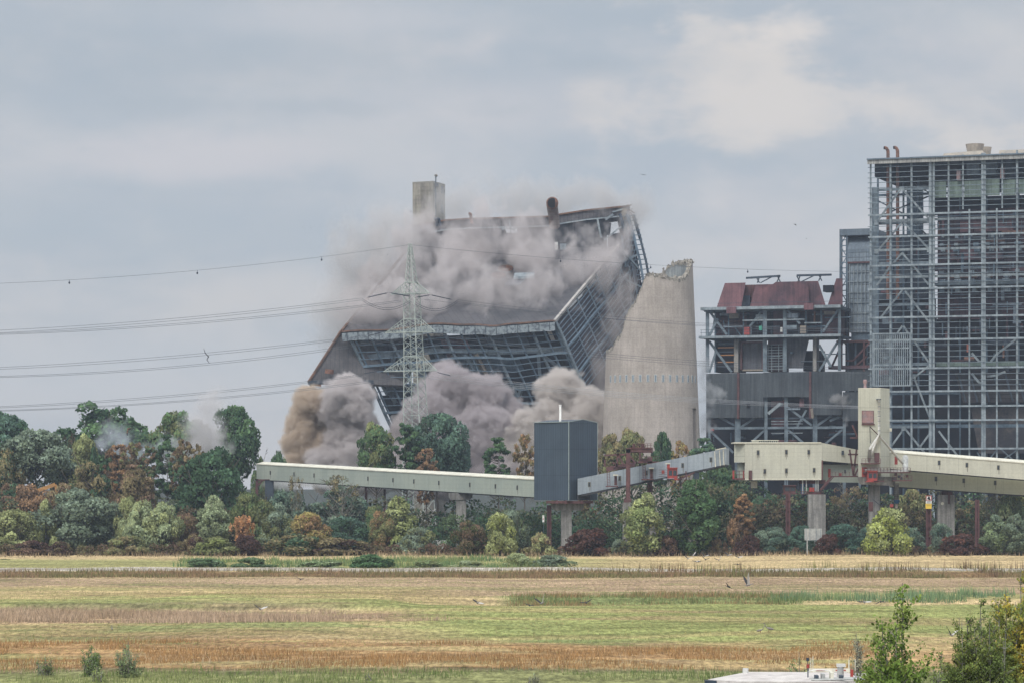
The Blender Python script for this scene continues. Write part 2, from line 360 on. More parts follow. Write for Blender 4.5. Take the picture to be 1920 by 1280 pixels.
tag(MB().add([(-4400, 58, -1.6), (4400, 58, -1.6), (4400, 154, -1.6), (-4400, 154, -1.6)], [(0, 1, 2, 3)]).build('river_water', wm), 'narrow river behind the meadow edge', kind='structure')

# ------------------------------------------------------------------ leaf and blade material: colours come from the object itself
def leaf_material(name, grass=False):
    m = bpy.data.materials.new(name); m.use_nodes = True; t = m.node_tree; t.nodes.clear(); N = NT(t)
    oi = N.n('ShaderNodeObjectInfo').outputs['Color']
    c2 = N.n('ShaderNodeAttribute', attribute_name='colour_two', attribute_type='OBJECT').outputs['Color']
    ti = N.n('ShaderNodeAttribute', attribute_name='tint')
    s = N.n('ShaderNodeSeparateColor'); N.put(s.inputs[0], ti.outputs['Color'])
    col = N.mix(N.ramp(s.outputs[1], .42, .66), oi, c2)
    col = N.vec('SCALE', col, N.ramp(s.outputs[0], 0, 1, .5, 1.55, False))
    gg = N.n('ShaderNodeNewGeometry'); nrm = N.vec('SCALE', gg.outputs['Normal'], N.math('SUBTRACT', 1.0, N.math('MULTIPLY', gg.outputs['Backfacing'], 2.0)))
    d = N.n('ShaderNodeBsdfDiffuse'); N.put(d.inputs[0], col); N.put(d.inputs['Normal'], nrm)
    tr = N.n('ShaderNodeBsdfTranslucent'); N.put(tr.inputs[0], N.vec('MULTIPLY', col, (1.1, 1.15, .6)))
    mx = N.n('ShaderNodeMixShader'); mx.inputs[0].default_value = .15; N.put(mx.inputs[1], d.outputs[0]); N.put(mx.inputs[2], tr.outputs[0])
    o = N.n('ShaderNodeOutputMaterial'); N.put(o.inputs[0], mx.outputs[0]); return m
leafm = leaf_material('leaf'); bladem = leaf_material('blade')
def set_tint(me, tint, mixv, per):
    a = me.color_attributes.new('tint', 'FLOAT_COLOR', 'POINT'); n = len(tint) * per
    d = np.zeros((n, 4), np.float32); d[:, 0] = np.repeat(tint, per); d[:, 1] = np.repeat(mixv, per); d[:, 3] = 1; a.data.foreach_set('color', d.ravel())
def blades(name, label, x, y, h, wd, colour, colour2, seed=1, z=None, lean=.25, kind='stuff', mat_=None, patch=6.0):
    """a stand of single grass blades, each a thin upright triangle growing from the ground"""
    r = np.random.default_rng(seed); n = len(x); z = ground_z(x, y) if z is None else z
    a = r.uniform(0, 2 * np.pi, n); dx = np.cos(a) * wd / 2; dy = np.sin(a) * wd / 2
    lx = r.normal(0, lean, n) * h; ly = r.normal(0, lean, n) * h
    V = np.zeros((n, 3, 3)); V[:, 0] = np.stack([x - dx, y - dy, z - .05], 1); V[:, 1] = np.stack([x + dx, y + dy, z - .05], 1); V[:, 2] = np.stack([x + lx, y + ly, z + h], 1)
    me = fast_mesh(name, V.reshape(-1, 3), 3, np.arange(n * 3).reshape(n, 3))
    set_tint(me, np.clip(r.normal(.45, .2, n), 0, 1), np.clip(vnoise(x, y, patch, seed) + r.normal(0, .1, n), 0, 1), 3)
    nr = np.stack([lx * .3, -.35 * h, h * 1.0], 1); nr /= np.linalg.norm(nr, axis=1)[:, None]
    me.normals_split_custom_set_from_vertices(np.repeat(nr, 3, 0).tolist())
    me.materials.append(bladem); o = bpy.data.objects.new(name, me); COL.objects.link(o); o.color = c4(colour); o['colour_two'] = [colour2[0], colour2[1], colour2[2]]
    return tag(o, label, kind=kind)
def scatter(n, px0, px1, r0, r1, seed, pred=None):
    """random ground points whose photo columns and rows fall in a range (even in ground area)"""
    r = np.random.default_rng(seed); d0, d1 = rows(r1), rows(r0)
    d = np.sqrt(r.uniform(d0 ** 2, d1 ** 2, n)); px = r.uniform(px0, px1, n); x = (px - 960) * d / F
    f = np.clip(np.minimum((d - d0) / (.18 * (d1 - d0)), (d1 - d) / (.18 * (d1 - d0))), 0, 1); f = f * np.clip(np.minimum(px - px0, px1 - px) / 130, 0, 1)   # ragged borders
    k = f * 1.1 > vnoise(x, d * .6, 6, seed) * .8 + r.uniform(0, .3, n) - .05; x, d, px = x[k], d[k], px[k]
    if pred is not None:
        k = pred(x, d, px); x, d = x[k], d[k]
    return x, d
def rh(n, a, b, seed): return np.random.default_rng(seed).uniform(a, b, n)
patchy = lambda s, th, seed: (lambda x, y, px: vnoise(x, y, s, seed) > th)
x, y = scatter(30000, -120, 880, 1147, 1170, 11, lambda x, y, px: (vnoise(x * .5, y, 6, 71) > .30 + .35 * np.clip((px - 380) / 420, 0, 1))); blades('reed_grass', 'pinkish dry reed strip across the meadow', x, y, rh(len(x), .2, .8, 1) * (.4 + 1.0 * vnoise(x, y, 7, 44)), .08, (.47, .34, .235), (.38, .27, .18), 11)
x, y = scatter(52000, -120, 1700, 1198, 1262, 12, patchy(10, .49, 31)); blades('tall_brown_grass', 'tall orange brown grass across the near meadow', x, y, rh(len(x), .12, .5, 2) * (.5 + .9 * vnoise(x, y, 5, 45)), .05, (.40, .225, .095), (.30, .18, .085), 12)
x, y = scatter(16000, -120, 2060, 1256, 1300, 13, patchy(6, .45, 33)); blades('green_weeds', 'green weeds along the meadow edge', x, y, rh(len(x), .15, .6, 3), .05, (.14, .19, .06), (.24, .27, .10), 13)
x, y = scatter(16000, -120, 2060, 1076.5, 1083, 14, patchy(9, .38, 34)); blades('verge_grass', 'rough olive brown verge along the field track', x, y, rh(len(x), .3, .8, 4), .13, (.19, .17, .075), (.26, .17, .10), 14)
x, y = scatter(9000, 1100, 2060, 1067, 1083, 140, patchy(5, .62, 35)); blades('verge_stalks', 'upright dark stalks on the verge', x, y, rh(len(x), .9, 1.7, 5), .10, (.15, .09, .06), (.20, .20, .07), 15, lean=.08)
x, y = scatter(12000, 900, 1560, 1112, 1130, 15, patchy(5, .42, 36)); blades('ditch_weeds', 'green weeds in the meadow ditch', x, y, rh(len(x), .25, .8, 6), .09, (.16, .21, .08), (.30, .20, .10), 16)
x, y = scatter(9000, 1420, 1960, 1110, 1124, 17, patchy(7, .5, 37)); blades('ditch_reeds', 'bluish green reeds in the meadow ditch', x, y, rh(len(x), .4, 1.3, 7), .10, (.17, .25, .13), (.22, .28, .12), 17, lean=.12)
x, y = scatter(14000, 300, 1080, 1046, 1068, 18, patchy(8, .46, 38)); blades('pond_reeds', 'green reed belt beside the field track', x, y, rh(len(x), .4, 1.2, 8), .16, (.13, .20, .085), (.25, .27, .10), 18)
x, y = scatter(90000, -120, 2060, 1050, 1262, 19); blades('short_grass', 'short mown grass of the meadow', x, y, rh(len(x), .05, .17, 9), .07, (.38, .32, .14), (.27, .29, .09), 19, lean=.5)
x, y = scatter(9000, -120, 2060, 1036, 1044, 20, patchy(6, .4, 39)); blades('field_edge_grass', 'pale dry grass at the far field edge', x, y, rh(len(x), .4, 1.1, 10), .16, (.42, .30, .18), (.20, .15, .09), 20)
x, y = scatter(3500, 130, 480, 1012, 1026, 21); blades('dry_reeds', 'dry pale grass between the bushes', x, y, rh(len(x), 1.0, 2.2, 11), .25, (.42, .38, .22), (.30, .32, .17), 21)
x, y = scatter(2500, 660, 860, 1006, 1024, 22); blades('dry_slope_grass', 'pale green grass slope by the white van', x, y, rh(len(x), .8, 1.6, 12), .25, (.34, .35, .19), (.28, .32, .17), 22)
x, y = scatter(26000, -120, 2060, 1050, 1262, 23, patchy(3.2, .56, 41)); blades('grass_tufts', 'darker rough tufts scattered in the meadow', x, y, rh(len(x), .08, .34, 13), .07, (.25, .225, .10), (.34, .25, .14), 23, lean=.4)
x, y = scatter(9000, -120, 2060, 1085, 1262, 24, patchy(2.0, .62, 42)); blades('green_tufts', 'small fresh green tufts scattered in the meadow', x, y, rh(len(x), .06, .25, 14), .09, (.20, .27, .08), (.24, .29, .11), 24, lean=.5)
x, y = scatter(5000, -120, 2060, 1225, 1275, 25, patchy(2.5, .6, 43)); blades('pale_stalks', 'pale dry stalks standing out of the near grass', x, y, rh(len(x), .3, .8, 15), .03, (.55, .44, .30), (.46, .33, .20), 25, lean=.3)
# ------------------------------------------------------------------ the big stripped boiler house with its steel lattice
def big_boiler_house():
    FA = Fac(1630, 760); FA.k = .58; r = random.Random(5)
    o = FA.pt(1630, HZ, 0); T = thing('boiler_house', 'huge stripped boiler house of pale steel lattice with two bent roof pipes', 'building', (o.x, o.y, 0))
    X1 = 2080
    gz = CH * 1.0
    base = HZ + CH * F / 760
    # back and inner frames first
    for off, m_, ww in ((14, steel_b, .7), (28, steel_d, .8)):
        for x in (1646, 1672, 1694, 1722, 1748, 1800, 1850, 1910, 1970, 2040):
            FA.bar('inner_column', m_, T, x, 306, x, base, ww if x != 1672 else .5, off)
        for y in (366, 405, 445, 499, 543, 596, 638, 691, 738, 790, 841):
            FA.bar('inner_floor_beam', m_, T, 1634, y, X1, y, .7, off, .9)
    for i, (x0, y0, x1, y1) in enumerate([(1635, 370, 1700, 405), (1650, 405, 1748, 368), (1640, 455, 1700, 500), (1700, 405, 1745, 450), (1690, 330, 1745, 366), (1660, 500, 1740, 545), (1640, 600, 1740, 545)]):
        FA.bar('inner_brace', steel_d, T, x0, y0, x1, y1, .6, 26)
    # inner masses
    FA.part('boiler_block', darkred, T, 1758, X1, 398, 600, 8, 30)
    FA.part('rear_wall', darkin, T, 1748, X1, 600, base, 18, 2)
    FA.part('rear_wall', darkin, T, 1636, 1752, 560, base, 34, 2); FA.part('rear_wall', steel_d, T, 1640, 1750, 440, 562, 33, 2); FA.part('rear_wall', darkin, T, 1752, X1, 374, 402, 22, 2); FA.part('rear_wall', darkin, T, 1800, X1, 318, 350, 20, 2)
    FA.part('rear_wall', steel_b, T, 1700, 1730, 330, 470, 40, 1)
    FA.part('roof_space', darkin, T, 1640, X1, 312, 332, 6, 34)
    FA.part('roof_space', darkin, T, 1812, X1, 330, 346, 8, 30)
    for (x0, x1) in ((1752, 1774), (1780, 1803), (1808, 1840), (1846, 1874), (1880, 1904), (1910, 1960), (1965, 2030)):
        FA.part('green_panel', green_p, T, x0, x1, 345 + r.uniform(-1, 1), 374 + r.uniform(-2, 2), 2.5, .3)
    for x0, x1 in ((1812, 1836), (1842, 1868)): FA.part('roof_unit', cladd2, T, x0, x1, 312, 334, 3, 5)
    FA.part('roof_unit', steel_d, T, 1875, 1908, 314, 338, 5, 5)
    for x in (1797, 1879): FA.part('red_crate', redf, T, x - 3.5, x + 3.5, 326 if x < 1800 else 323, 344, 1.2, 1.5)
    for i, (x0, x1, y0, y1) in enumerate([(1770, 1880, 472, 492), (1800, 1900, 421, 440)]): FA.part('red_plating', maroon, T, x0, x1, y0, y1, 5.5, 1)
    for y in (445, 460, 470, 511, 519, 527, 545):
        for k in range(6):
            x = 1765 + k * 28 + r.uniform(-6, 6); FA.part('equipment_box', r.choice([steel_b, steel_l, steel, cladding]), T, x, x + r.uniform(5, 13), y, y + r.uniform(3.5, 7), 4.5, 2)
    for k in range(90):
        x = r.uniform(1752, 1990); y = r.choice((405, 421, 445, 470, 499, 521, 543, 570, 596, 615, 638, 665)); FA.bar('inner_post', r.choice((steel_b, steel_d, steel_d)), T, x, y, x, y + r.choice((9, 13, 22)), r.uniform(.2, .6), r.uniform(2.5, 6))
    for k in range(60):
        x = r.uniform(1642, 1745); y = r.choice((470, 499, 521, 543, 570, 596, 640, 665, 690)); FA.part('inner_clutter', r.choice((steel_b, steel_d, darkred, maroon, cladd2)), T, x, x + r.uniform(4, 22), y + 2, y + r.uniform(5, 14), r.uniform(16, 26), 2)
    for k in range(55):
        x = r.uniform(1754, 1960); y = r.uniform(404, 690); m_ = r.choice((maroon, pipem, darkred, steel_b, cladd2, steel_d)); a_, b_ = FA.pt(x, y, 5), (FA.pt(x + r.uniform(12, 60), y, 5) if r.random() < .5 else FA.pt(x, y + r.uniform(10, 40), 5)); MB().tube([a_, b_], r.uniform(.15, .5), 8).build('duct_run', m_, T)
    for y in (410, 432, 452, 478, 486, 505, 530, 556, 580, 620, 650): FA.bar('inner_rail', r.choice((steel_b, steel_d)), T, 1752, y, X1, y, .3, 4.0)
    FA.part('inner_platform', steel, T, 1750, X1, 533, 538, 3, 6)
    FA.part('inner_beam', green_p, T, 1755, X1, 680, 688, 3.5, 1.2)
    FA.part('inner_beam', steel_b, T, 1640, 1745, 795, 801, 5, 1.2); FA.part('inner_beam', steel_b, T, 1755, X1, 796, 802, 5, 1.2)
    # hopper slopes and dusty floor
    for k in range(9):
        x = 1797 + k * 22; FA.bar('hopper_rib', steel_d, T, x, 704, x + 14, 754, .7, 7)
    MB().slab([FA.pt(1790, 700, 7.6), FA.pt(X1, 700, 7.6), FA.pt(X1, 756, 9), FA.pt(1806, 756, 9)], FA.w * .4).build('hopper_slope', mat('hopper_plate', (.085, .08, .085), (.06, .05, .055), .3, .9, lines=[(Z_, 1.0, .2, .4)]), T)
    MB().slab([FA.pt(1820, 765, 12), FA.pt(X1, 765, 12), FA.pt(X1, 850, 12), FA.pt(1835, 850, 12)], FA.w * .4).build('dusty_wall', mat('dusty_plate', (.13, .115, .11), (.06, .06, .07), .16, 1, lo=.4, hi=.6), T)
    for i, (x0, y0, x1, y1, x2, y2) in enumerate([(1822, 664, 1836, 680, 1848, 680), (1858, 680, 1868, 668, 1905, 640), (1822, 702, 1836, 719, 1845, 719), (1850, 708, 1868, 706, 1885, 699)]):
        MB().beam(FA.pt(x0, y0, 1.6), FA.pt(x1, y1, 1.6), .5).beam(FA.pt(x1, y1, 1.6), FA.pt(x2, y2, 1.6), .5).build('stair_flight', steel_l, T)
    FA.part('orange_door', mat('orange_red_door', (.42, .13, .08), None), T, 1812.5, 1815.5, 647, 662, 1, .4)
    # front: columns
    for x, y0, ww in ((1632.5, 303, .75), (1640, 352, 2.2), (1669.5, 302, .75), (1709, 300, .8), (1744, 299, 1.1), (1750.5, 299, .9), (1778.5, 297, .7), (1842, 295, 1.0), (1846.5, 295, .7), (1907, 292, .8), (1957, 291, .8), (2010, 290, .8), (2066, 289, .8)):
        off = 0 if ww < 2 else 1.6
        FA.bar('column', steel_l if ww < 2 else steel, T, x, y0, x, base, ww, off)
    for x in (1805.5, 1879): FA.bar('column', steel_l, T, x, 296, x, 398, .6, 0)
    for x in (1817.5, 1869): FA.bar('column', steel_l, T, x, 398, x, base, .65, 0)
    # girts: thin between, strong at floor lines
    for y in (404, 445, 499, 543, 596, 638, 691, 734, 762, 788, 841): FA.bar('floor_girder', steel_l, T, 1628, y, X1, y, .55, -.7, .75)
    for y in (415, 470, 521): FA.bar('floor_girder', steel_l, T, 1640, y, X1, y, .7, 1.0, 1.0)
    fine = [314, 325, 334, 343, 353, 362, 371, 381, 391, 425, 434, 455, 463, 480, 489, 508, 516, 532, 552, 563, 574, 585, 606, 617, 628, 648, 659, 670, 681, 702, 713, 723]
    for y in fine: FA.bar('girt', steel, T, 1627, y + r.uniform(-.6, .6), X1, y + r.uniform(-.6, .6), .20, -.35 if y % 2 else -.4, .24)
    for y in (357, 420, 495, 572, 640, 684, 800): FA.bar('bay_girder', steel, T, 1640, y, 1748, y, .8, 2.2, 1.1)
    # braces of the corner bay
    for x0, y0, x1, y1 in ((1690, 355, 1643, 418), (1690, 355, 1742, 414), (1691, 420, 1643, 474), (1695, 420, 1742, 470), (1692, 476, 1676, 494), (1692, 476, 1706, 494), (1670, 500, 1644, 536), (1712, 500, 1741, 536),
                           (1694, 543, 1650, 598), (1697, 547, 1742, 606), (1692, 612, 1683, 625), (1694, 612, 1704, 628), (1714, 640, 1744, 684), (1742, 686, 1716, 707), (1714, 708, 1745, 787), (1696, 802, 1672, 835), (1696, 802, 1735, 850), (1745, 810, 1722, 842), (1760, 808, 1800, 860)):
        FA.bar('brace', steel_l, T, x0, y0, x1, y1, .75, 1.2)
    for x in (1691, 1643, 1742, 1713, 1694):
        for y in ((356,) if x == 1691 else (418, 472) if x in (1643, 1742) else (706,) if x == 1713 else (803,)):
            FA.part('gusset_plate', steel_l, T, x - 4, x + 4, y - 4, y + 4, .7, .3)
    for x0, y0, x1, y1 in ((1852, 864, 1872, 840), (1902, 864, 1872, 838), (1880, 862, 1910, 842), (1832, 848, 1842, 862)): FA.bar('brace', steel, T, x0, y0, x1, y1, .5, .5)
    # louvre screen
    lou = FA.bar('louvre_frame', steel_l, T, 1636, 626, 1708, 626, .5, -1.0)
    FA.bar('louvre_frame', steel_l, T, 1636, 723, 1708, 723, .5, -1.0); FA.bar('louvre_frame', steel_l, T, 1637, 626, 1637, 723, .5, -1.0); FA.bar('louvre_frame', steel_l, T, 1707, 626, 1707, 723, .5, -1.0)
    mb = MB()
    for k in range(18):
        x = 1640 + k * 3.85; mb.beam(FA.pt(x, 626, -.9), FA.pt(x, 722, -.9), .2)
    for y in (653, 684): mb.beam(FA.pt(1637, y, -.8), FA.pt(1708, y, -.8), .3)
    mb.build('louvre_slats', steel_l, T)
    # eave band and roof
    e = MB(); FA.box(e, 1626, X1, 300, 308, -1.2, .5)
    e.build('eave_band', mat('pale_eave', (.40, .40, .38), (.27, .27, .26), .6, .8, lines=[((.94, -.33, 0), 1.2, .15, .35)], streak=.2), T)
    FA.part('roof_slab', cladd2, T, 1625, X1, 297.5, 300, -1.6, 46)
    FA.part('eave_truss', steel_d, T, 1640, X1, 308, 312, 1, .4)
    hood = mat('pale_brown_hood', (.36, .32, .26), (.28, .26, .23), .4, .8)
    MB().hexa([FA.pt(1767, 299, 2), FA.pt(1845, 297, 2), FA.pt(1850, 297, 12), FA.pt(1767, 299, 12)], [FA.pt(1770, 293, 3), FA.pt(1842, 290, 3), FA.pt(1842, 290, 10), FA.pt(1770, 293, 10)]).build('roof_hood', hood, T)
    MB().hexa([FA.pt(1872, 299, 2), FA.pt(X1, 299, 2), FA.pt(X1, 299, 12), FA.pt(1872, 299, 12)], [FA.pt(1874, 291, 3), FA.pt(X1, 291, 3), FA.pt(X1, 291, 10), FA.pt(1874, 291, 10)]).build('roof_hood', hood, T)
    for xc, rb in ((1828, 15), (1846, 11.5)):
        c = FA.pt(xc, 292, 14 if xc < 1840 else 20); z0, z1 = FA.Z(291), FA.Z(266.5 if xc < 1840 else 268)
        MB().tube([(c.x, c.y, z0), (c.x, c.y, z1)], [rb * .137 * .82, rb * .137 * 1.15], 20).build('cooling_cone', conem, T, True)
    for xc in (1665, 1683):
        c = FA.pt(xc, 300, 4); zt = FA.Z(274); s = .133
        pts = [(c.x, c.y, FA.Z(560)), (c.x, c.y, FA.Z(285))]
        for k in range(7):
            a = k / 6 * math.pi * .55; pts.append((c.x - 4.5 * s * (1 - math.cos(a)) * 1.2, c.y, FA.Z(284) + 8.5 * s * math.sin(a)))
        p = MB().tube(pts, .42, 12).build('exhaust_pipe', pipem, T, True)
        q = Vector(pts[-1]); q2 = q + (q - Vector(pts[-2])).normalized() * .25
        MB().tube([q, q2], .38, 12).build('pipe_mouth', sootm, p)
big_boiler_house()

# ------------------------------------------------------------------ clad stair tower between the houses
def clad_tower():
    FA = Fac(1575, 800); FA.k = .8; o = FA.pt(1575, HZ)
    T = thing('clad_service_tower', 'tall service tower with blue grey cladding and rounded grey roof', 'tower', (o.x, o.y, 0)); base = HZ + CH * F / 800
    FA.part('cladding_wall', cladding, T, 1592, 1640, 494, 624, 0, 12)
    FA.part('upper_wall', cladding, T, 1590, 1640, 474, 492, -.3, 12)
    FA.part('red_band', redpole, T, 1589, 1640, 491.5, 494.5, -.6, 13)
    for k, x in enumerate(np.arange(1593, 1640, 7.4)): FA.bar('wall_rib', steel_l, T, x, 494, x, 624, .22, -.25)
    for y in (511, 529, 549, 568, 588, 606): FA.bar('wall_girt', steel_l, T, 1590, y, 1640, y, .22, -.3)
    FA.part('fascia', cladd2, T, 1574, 1640, 430, 442, -.5, 14)
    mb = MB(); n = 8
    for k in range(n):
        a0, a1 = k / n * math.pi / 2, (k + 1) / n * math.pi / 2
        y0, y1 = 474 - 31 * math.sin(a0), 474 - 31 * math.sin(a1); d0, d1 = 7 * (1 - math.cos(a0)), 7 * (1 - math.cos(a1))
        mb.add([FA.pt(1590, y0, d0 - .4), FA.pt(1640, y0, d0 - .4), FA.pt(1640, y1, d1 - .4), FA.pt(1590, y1, d1 - .4)], [(0, 1, 2, 3)])
    mb.build('curved_roof', cladd2, T)
    FA.part('lower_body', steel_b, T, 1596, 1640, 624, 642, .5, 11)
    for x in (1575.5, 1587.5): FA.bar('lattice_post', steel_b, T, x, 431, x, 640, .5, 0); FA.bar('lattice_post', steel_d, T, x + 3, 431, x + 3, 640, .4, 8)
    y = 440
    while y < 636:
        FA.bar('lattice_rung', steel_b, T, 1575, y, 1588, y, .3, 0); y += 10.5
    for k, y in enumerate(range(440, 630, 21)): FA.bar('lattice_brace', steel_b, T, 1575.5 if k % 2 else 1587.5, y, 1587.5 if k % 2 else 1575.5, y + 21, .25, 0)
    # red stair and platforms at its foot
    FA.part('red_platform', redpole, T, 1568, 1634, 638, 642, -3, 4); FA.part('red_platform', maroon_l, T, 1553, 1632, 685, 691, -4, 4)
    for a in ((1600, 676, 1632, 642), (1600, 676, 1586, 676), (1560, 686, 1580, 642), (1600, 690, 1626, 668), (1578, 642, 1578, 688), (1620, 642, 1620, 720)): FA.bar('red_stair', redpole, T, *a, .6, -3.6)
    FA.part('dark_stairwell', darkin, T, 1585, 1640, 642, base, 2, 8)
    for x in (1590, 1604, 1626): FA.bar('tower_leg', steel_b, T, x, 640, x, base, .6, -1)
clad_tower()

# ------------------------------------------------------------------ middle house: red ducts over a grey sheet skirt
def red_duct_house():
    FA = Fac(1313, 800); FA.k = .75; r = random.Random(9); o = FA.pt(1330, HZ)
    T = thing('filter_house', 'half stripped steel filter house with dark red ducts and grey sheet skirt', 'building', (o.x, o.y, 0)); base = HZ + CH * F / 800
    def sl(name, m, x0, x1, xt0, xt1, y0, y1, off, dep):
        b = [FA.pt(x0, y1, off), FA.pt(x1, y1, off), FA.pt(x1, y1, off + dep), FA.pt(x0, y1, off + dep)]
        t = [FA.pt(xt0, y0, off), FA.pt(xt1, y0, off), FA.pt(xt1, y0, off + dep), FA.pt(xt0, y0, off + dep)]
        return MB().hexa(b, t).build(name, m, T)
    sl('red_duct', maroon_l, 1344, 1390, 1359, 1398, 532, 577, 2, 12)
    sl('red_duct', maroon_l, 1406, 1442, 1417, 1455, 536, 577, 4, 10)
    sl('red_duct', maroon, 1441, 1518, 1441, 1516, 541, 577, 1.5, 12); sl('red_duct', maroon, 1441, 1516, 1455, 1512, 532, 541.2, 1.5, 12)
    sl('red_duct', maroon, 1516, 1548, 1512, 1534, 532, 577, 2.5, 10)
    sl('red_duct', maroon, 1552, 1580, 1568, 1580, 528, 577, 5, 10)
    FA.part('duct_link', redpole, T, 1392, 1416, 536, 562, 6, 6); FA.part('duct_link', steel_d, T, 1390, 1406, 556, 577, 5, 6)
    FA.part('small_tank', darkin, T, 1543, 1562, 540, 552, 4, 4)
    for xs in ((1399, 1463), (1494, 1559)):
        FA.bar('roof_crane_beam', steel_d, T, xs[0], 523.5 if xs[0] < 1450 else 521, xs[1], 521 if xs[0] < 1450 else 521, .7, 3)
        a, b_ = (1418, 1458) if xs[0] < 1450 else (1494, 1536)
        for q in ((a, 522, a + 6, 533), (a + 6, 522, a + 2, 533), (b_, 522, b_ + 5, 532), (b_ + 4, 521, b_ - 1, 532), (a + 8, 533, b_ - 10, 522)): FA.bar('crane_strut', steel_d, T, *q, .35, 3)
    FA.part('top_deck', steel_l, T, 1313, 1576, 576.5, 582, -2.5, 3); FA.part('top_deck', steel, T, 1320, 1576, 580, 585, .6, 14)
    FA.part('middle_deck', steel_l, T, 1310, 1576, 630, 634.5, -2.5, 3); FA.part('middle_deck', steel_b, T, 1320, 1576, 632, 636, .6, 14)
    FA.part('red_sign_board', maroon_l, T, 1362, 1380, 577, 589, -3, .4); FA.part('red_sign_board', maroon_l, T, 1507, 1525, 573, 585, -3, .4)
    for x, ww in ((1326.5, 1.2), (1341, .5), (1366, .5), (1394, .5), (1434, 1.4), (1471.5, 1.2), (1511, .6), (1540, .6), (1574, 1.0)):
        FA.bar('column', steel if ww > .9 else steel_b, T, x, 583, x, 698 if ww > .9 or x < 1345 else 632, ww, 0 if ww > .9 else 1)
    for a in ((1330, 584, 1363, 628), (1346, 598, 1330, 630), (1430, 584, 1406, 614), (1474, 582, 1500, 610), (1573, 584, 1543, 626), (1330, 640, 1372, 698), (1342, 660, 1330, 698), (1570, 646, 1536, 698), (1536, 650, 1558, 690)): FA.bar('brace', steel, T, *a, .75, .2)
    FA.part('walkway', steel_l, T, 1392, 1508, 601, 603.5, -.5, 2); FA.part('walkway', steel, T, 1356, 1392, 612, 614.5, -.5, 2); FA.part('walkway', steel_l, T, 1508, 1540, 608, 610, -.5, 2)
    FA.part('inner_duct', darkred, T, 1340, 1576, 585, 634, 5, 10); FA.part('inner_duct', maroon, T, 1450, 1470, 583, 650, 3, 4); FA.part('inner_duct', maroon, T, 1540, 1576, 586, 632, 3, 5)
    sl('inner_duct', maroon, 1350, 1400, 1340, 1400, 587, 612, 3.5, 5); sl('inner_duct', maroon, 1340, 1390, 1352, 1392, 612, 632, 3.4, 5)
    for (x0, x1, y0, y1, m_) in ((1395, 1405, 615, 629, redcab), (1423, 1428.5, 613, 621, mat('green_cover', (.06, .38, .26), None)), (1500, 1511, 614, 628, conem), (1476, 1496, 591, 599, cladding), (1475, 1494, 613, 620, steel), (1463, 1467, 616, 625, whitem), (1417, 1430, 592, 600, steel_l), (1367, 1384, 589, 598, conem), (1545, 1565, 588, 594, conem)):
        FA.part('plant_cabinet', m_, T, x0, x1, y0, y1, -.2, 1.5)
    for y in (570, 619, 624):
        FA.bar('handrail', steel_d, T, 1313 if y > 600 else 1345, y, 1576, y, .12, -2.6)
    for k in range(40):
        x = 1315 + k * 6.6
        if k % 2 == 0: FA.bar('rail_post', steel_d, T, x, 619, x, 630, .1, -2.6)
    for k in range(60):     # pipes, cable trays and small plant on the decks
        st_ = r.choice(((586, 631, 1336, 1572), (586, 631, 1336, 1572), (637, 697, 1338, 1570), (786, 850, 1336, 1600))); x = r.uniform(st_[2], st_[3] - 18); y = r.uniform(st_[0], st_[1] - 6); m_ = r.choice((steel_d, steel_d, steel_b, maroon, redpole, cladding, pipem, steel)); q = r.random(); of = r.uniform(.8, 4)
        if q < .35: FA.part('plant_box', m_, T, x, x + r.uniform(3, 12), y, y + r.uniform(3, 9), of, 1.2)
        elif q < .7: a_, b_ = FA.pt(x, y, of), FA.pt(x + r.uniform(10, 50), y + r.uniform(-1, 1), of); MB().tube([a_, b_], r.uniform(.12, .35), 8).build('pipe_run', m_, T)
        elif q < .88: a_, b_ = FA.pt(x, y, of), FA.pt(x + r.uniform(-1, 1), y + r.uniform(8, 26), of); MB().tube([a_, b_], r.uniform(.1, .3), 8).build('pipe_run', m_, T)
        else: FA.bar('diagonal', steel_b, T, x, y, x + r.uniform(-16, 16), y + r.uniform(8, 22), .35, of)
    # lower storey with hopper bodies
    FA.part('hopper_body', mat('big_duct_sheet', (.12, .125, .14), (.08, .085, .10), .3, .6, streak=.3), T, 1388, 1430, 645, 696, 3, 7)
    sl('hopper_body', mat('big_duct_sheet', (.12, .125, .14)), 1474, 1505, 1474, 1518, 635, 692, 2.5, 8)
    FA.part('red_frame', redpole, T, 1390, 1431, 641, 645, 1.5, 1); FA.part('red_frame', redpole, T, 1388, 1391, 641, 694, 1.5, 1); FA.part('red_frame', redpole, T, 1428, 1431, 641, 694, 1.5, 1)
    FA.part('ledge', conem, T, 1392, 1431, 693, 696, -.6, 1.5)
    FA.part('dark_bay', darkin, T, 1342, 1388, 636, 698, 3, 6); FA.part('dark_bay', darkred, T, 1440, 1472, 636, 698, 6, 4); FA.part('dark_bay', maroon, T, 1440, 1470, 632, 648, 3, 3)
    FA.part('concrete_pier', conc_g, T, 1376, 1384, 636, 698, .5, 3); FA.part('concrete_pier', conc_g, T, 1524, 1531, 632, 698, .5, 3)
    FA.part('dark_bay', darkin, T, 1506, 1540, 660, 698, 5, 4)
    for k, y in enumerate((652, 660, 666, 679, 687)): FA.bar('scaffold_rail', mat('orange_rail', (.35, .17, .07), None) if k in (0, 2, 3) else steel_d, T, 1346, y, 1376, y, .35, .3)
    for y in range(648, 698, 5): FA.bar('scaffold_rail', steel_l, T, 1438, y, 1470, y, .16, .6)
    for x in (1440, 1447, 1460, 1468): FA.bar('scaffold_post', steel_l, T, x, 648, x, 698, .18, .5)
    # skirt
    for (x0, x1, y1) in ((1324, 1431, 783), (1431, 1520, 745), (1520, 1578, 779), (1578, 1634, 735)): FA.part('skirt_panel', skirt, T, x0, x1, 699 if x0 > 1330 else 700, y1, -1.5, .6)
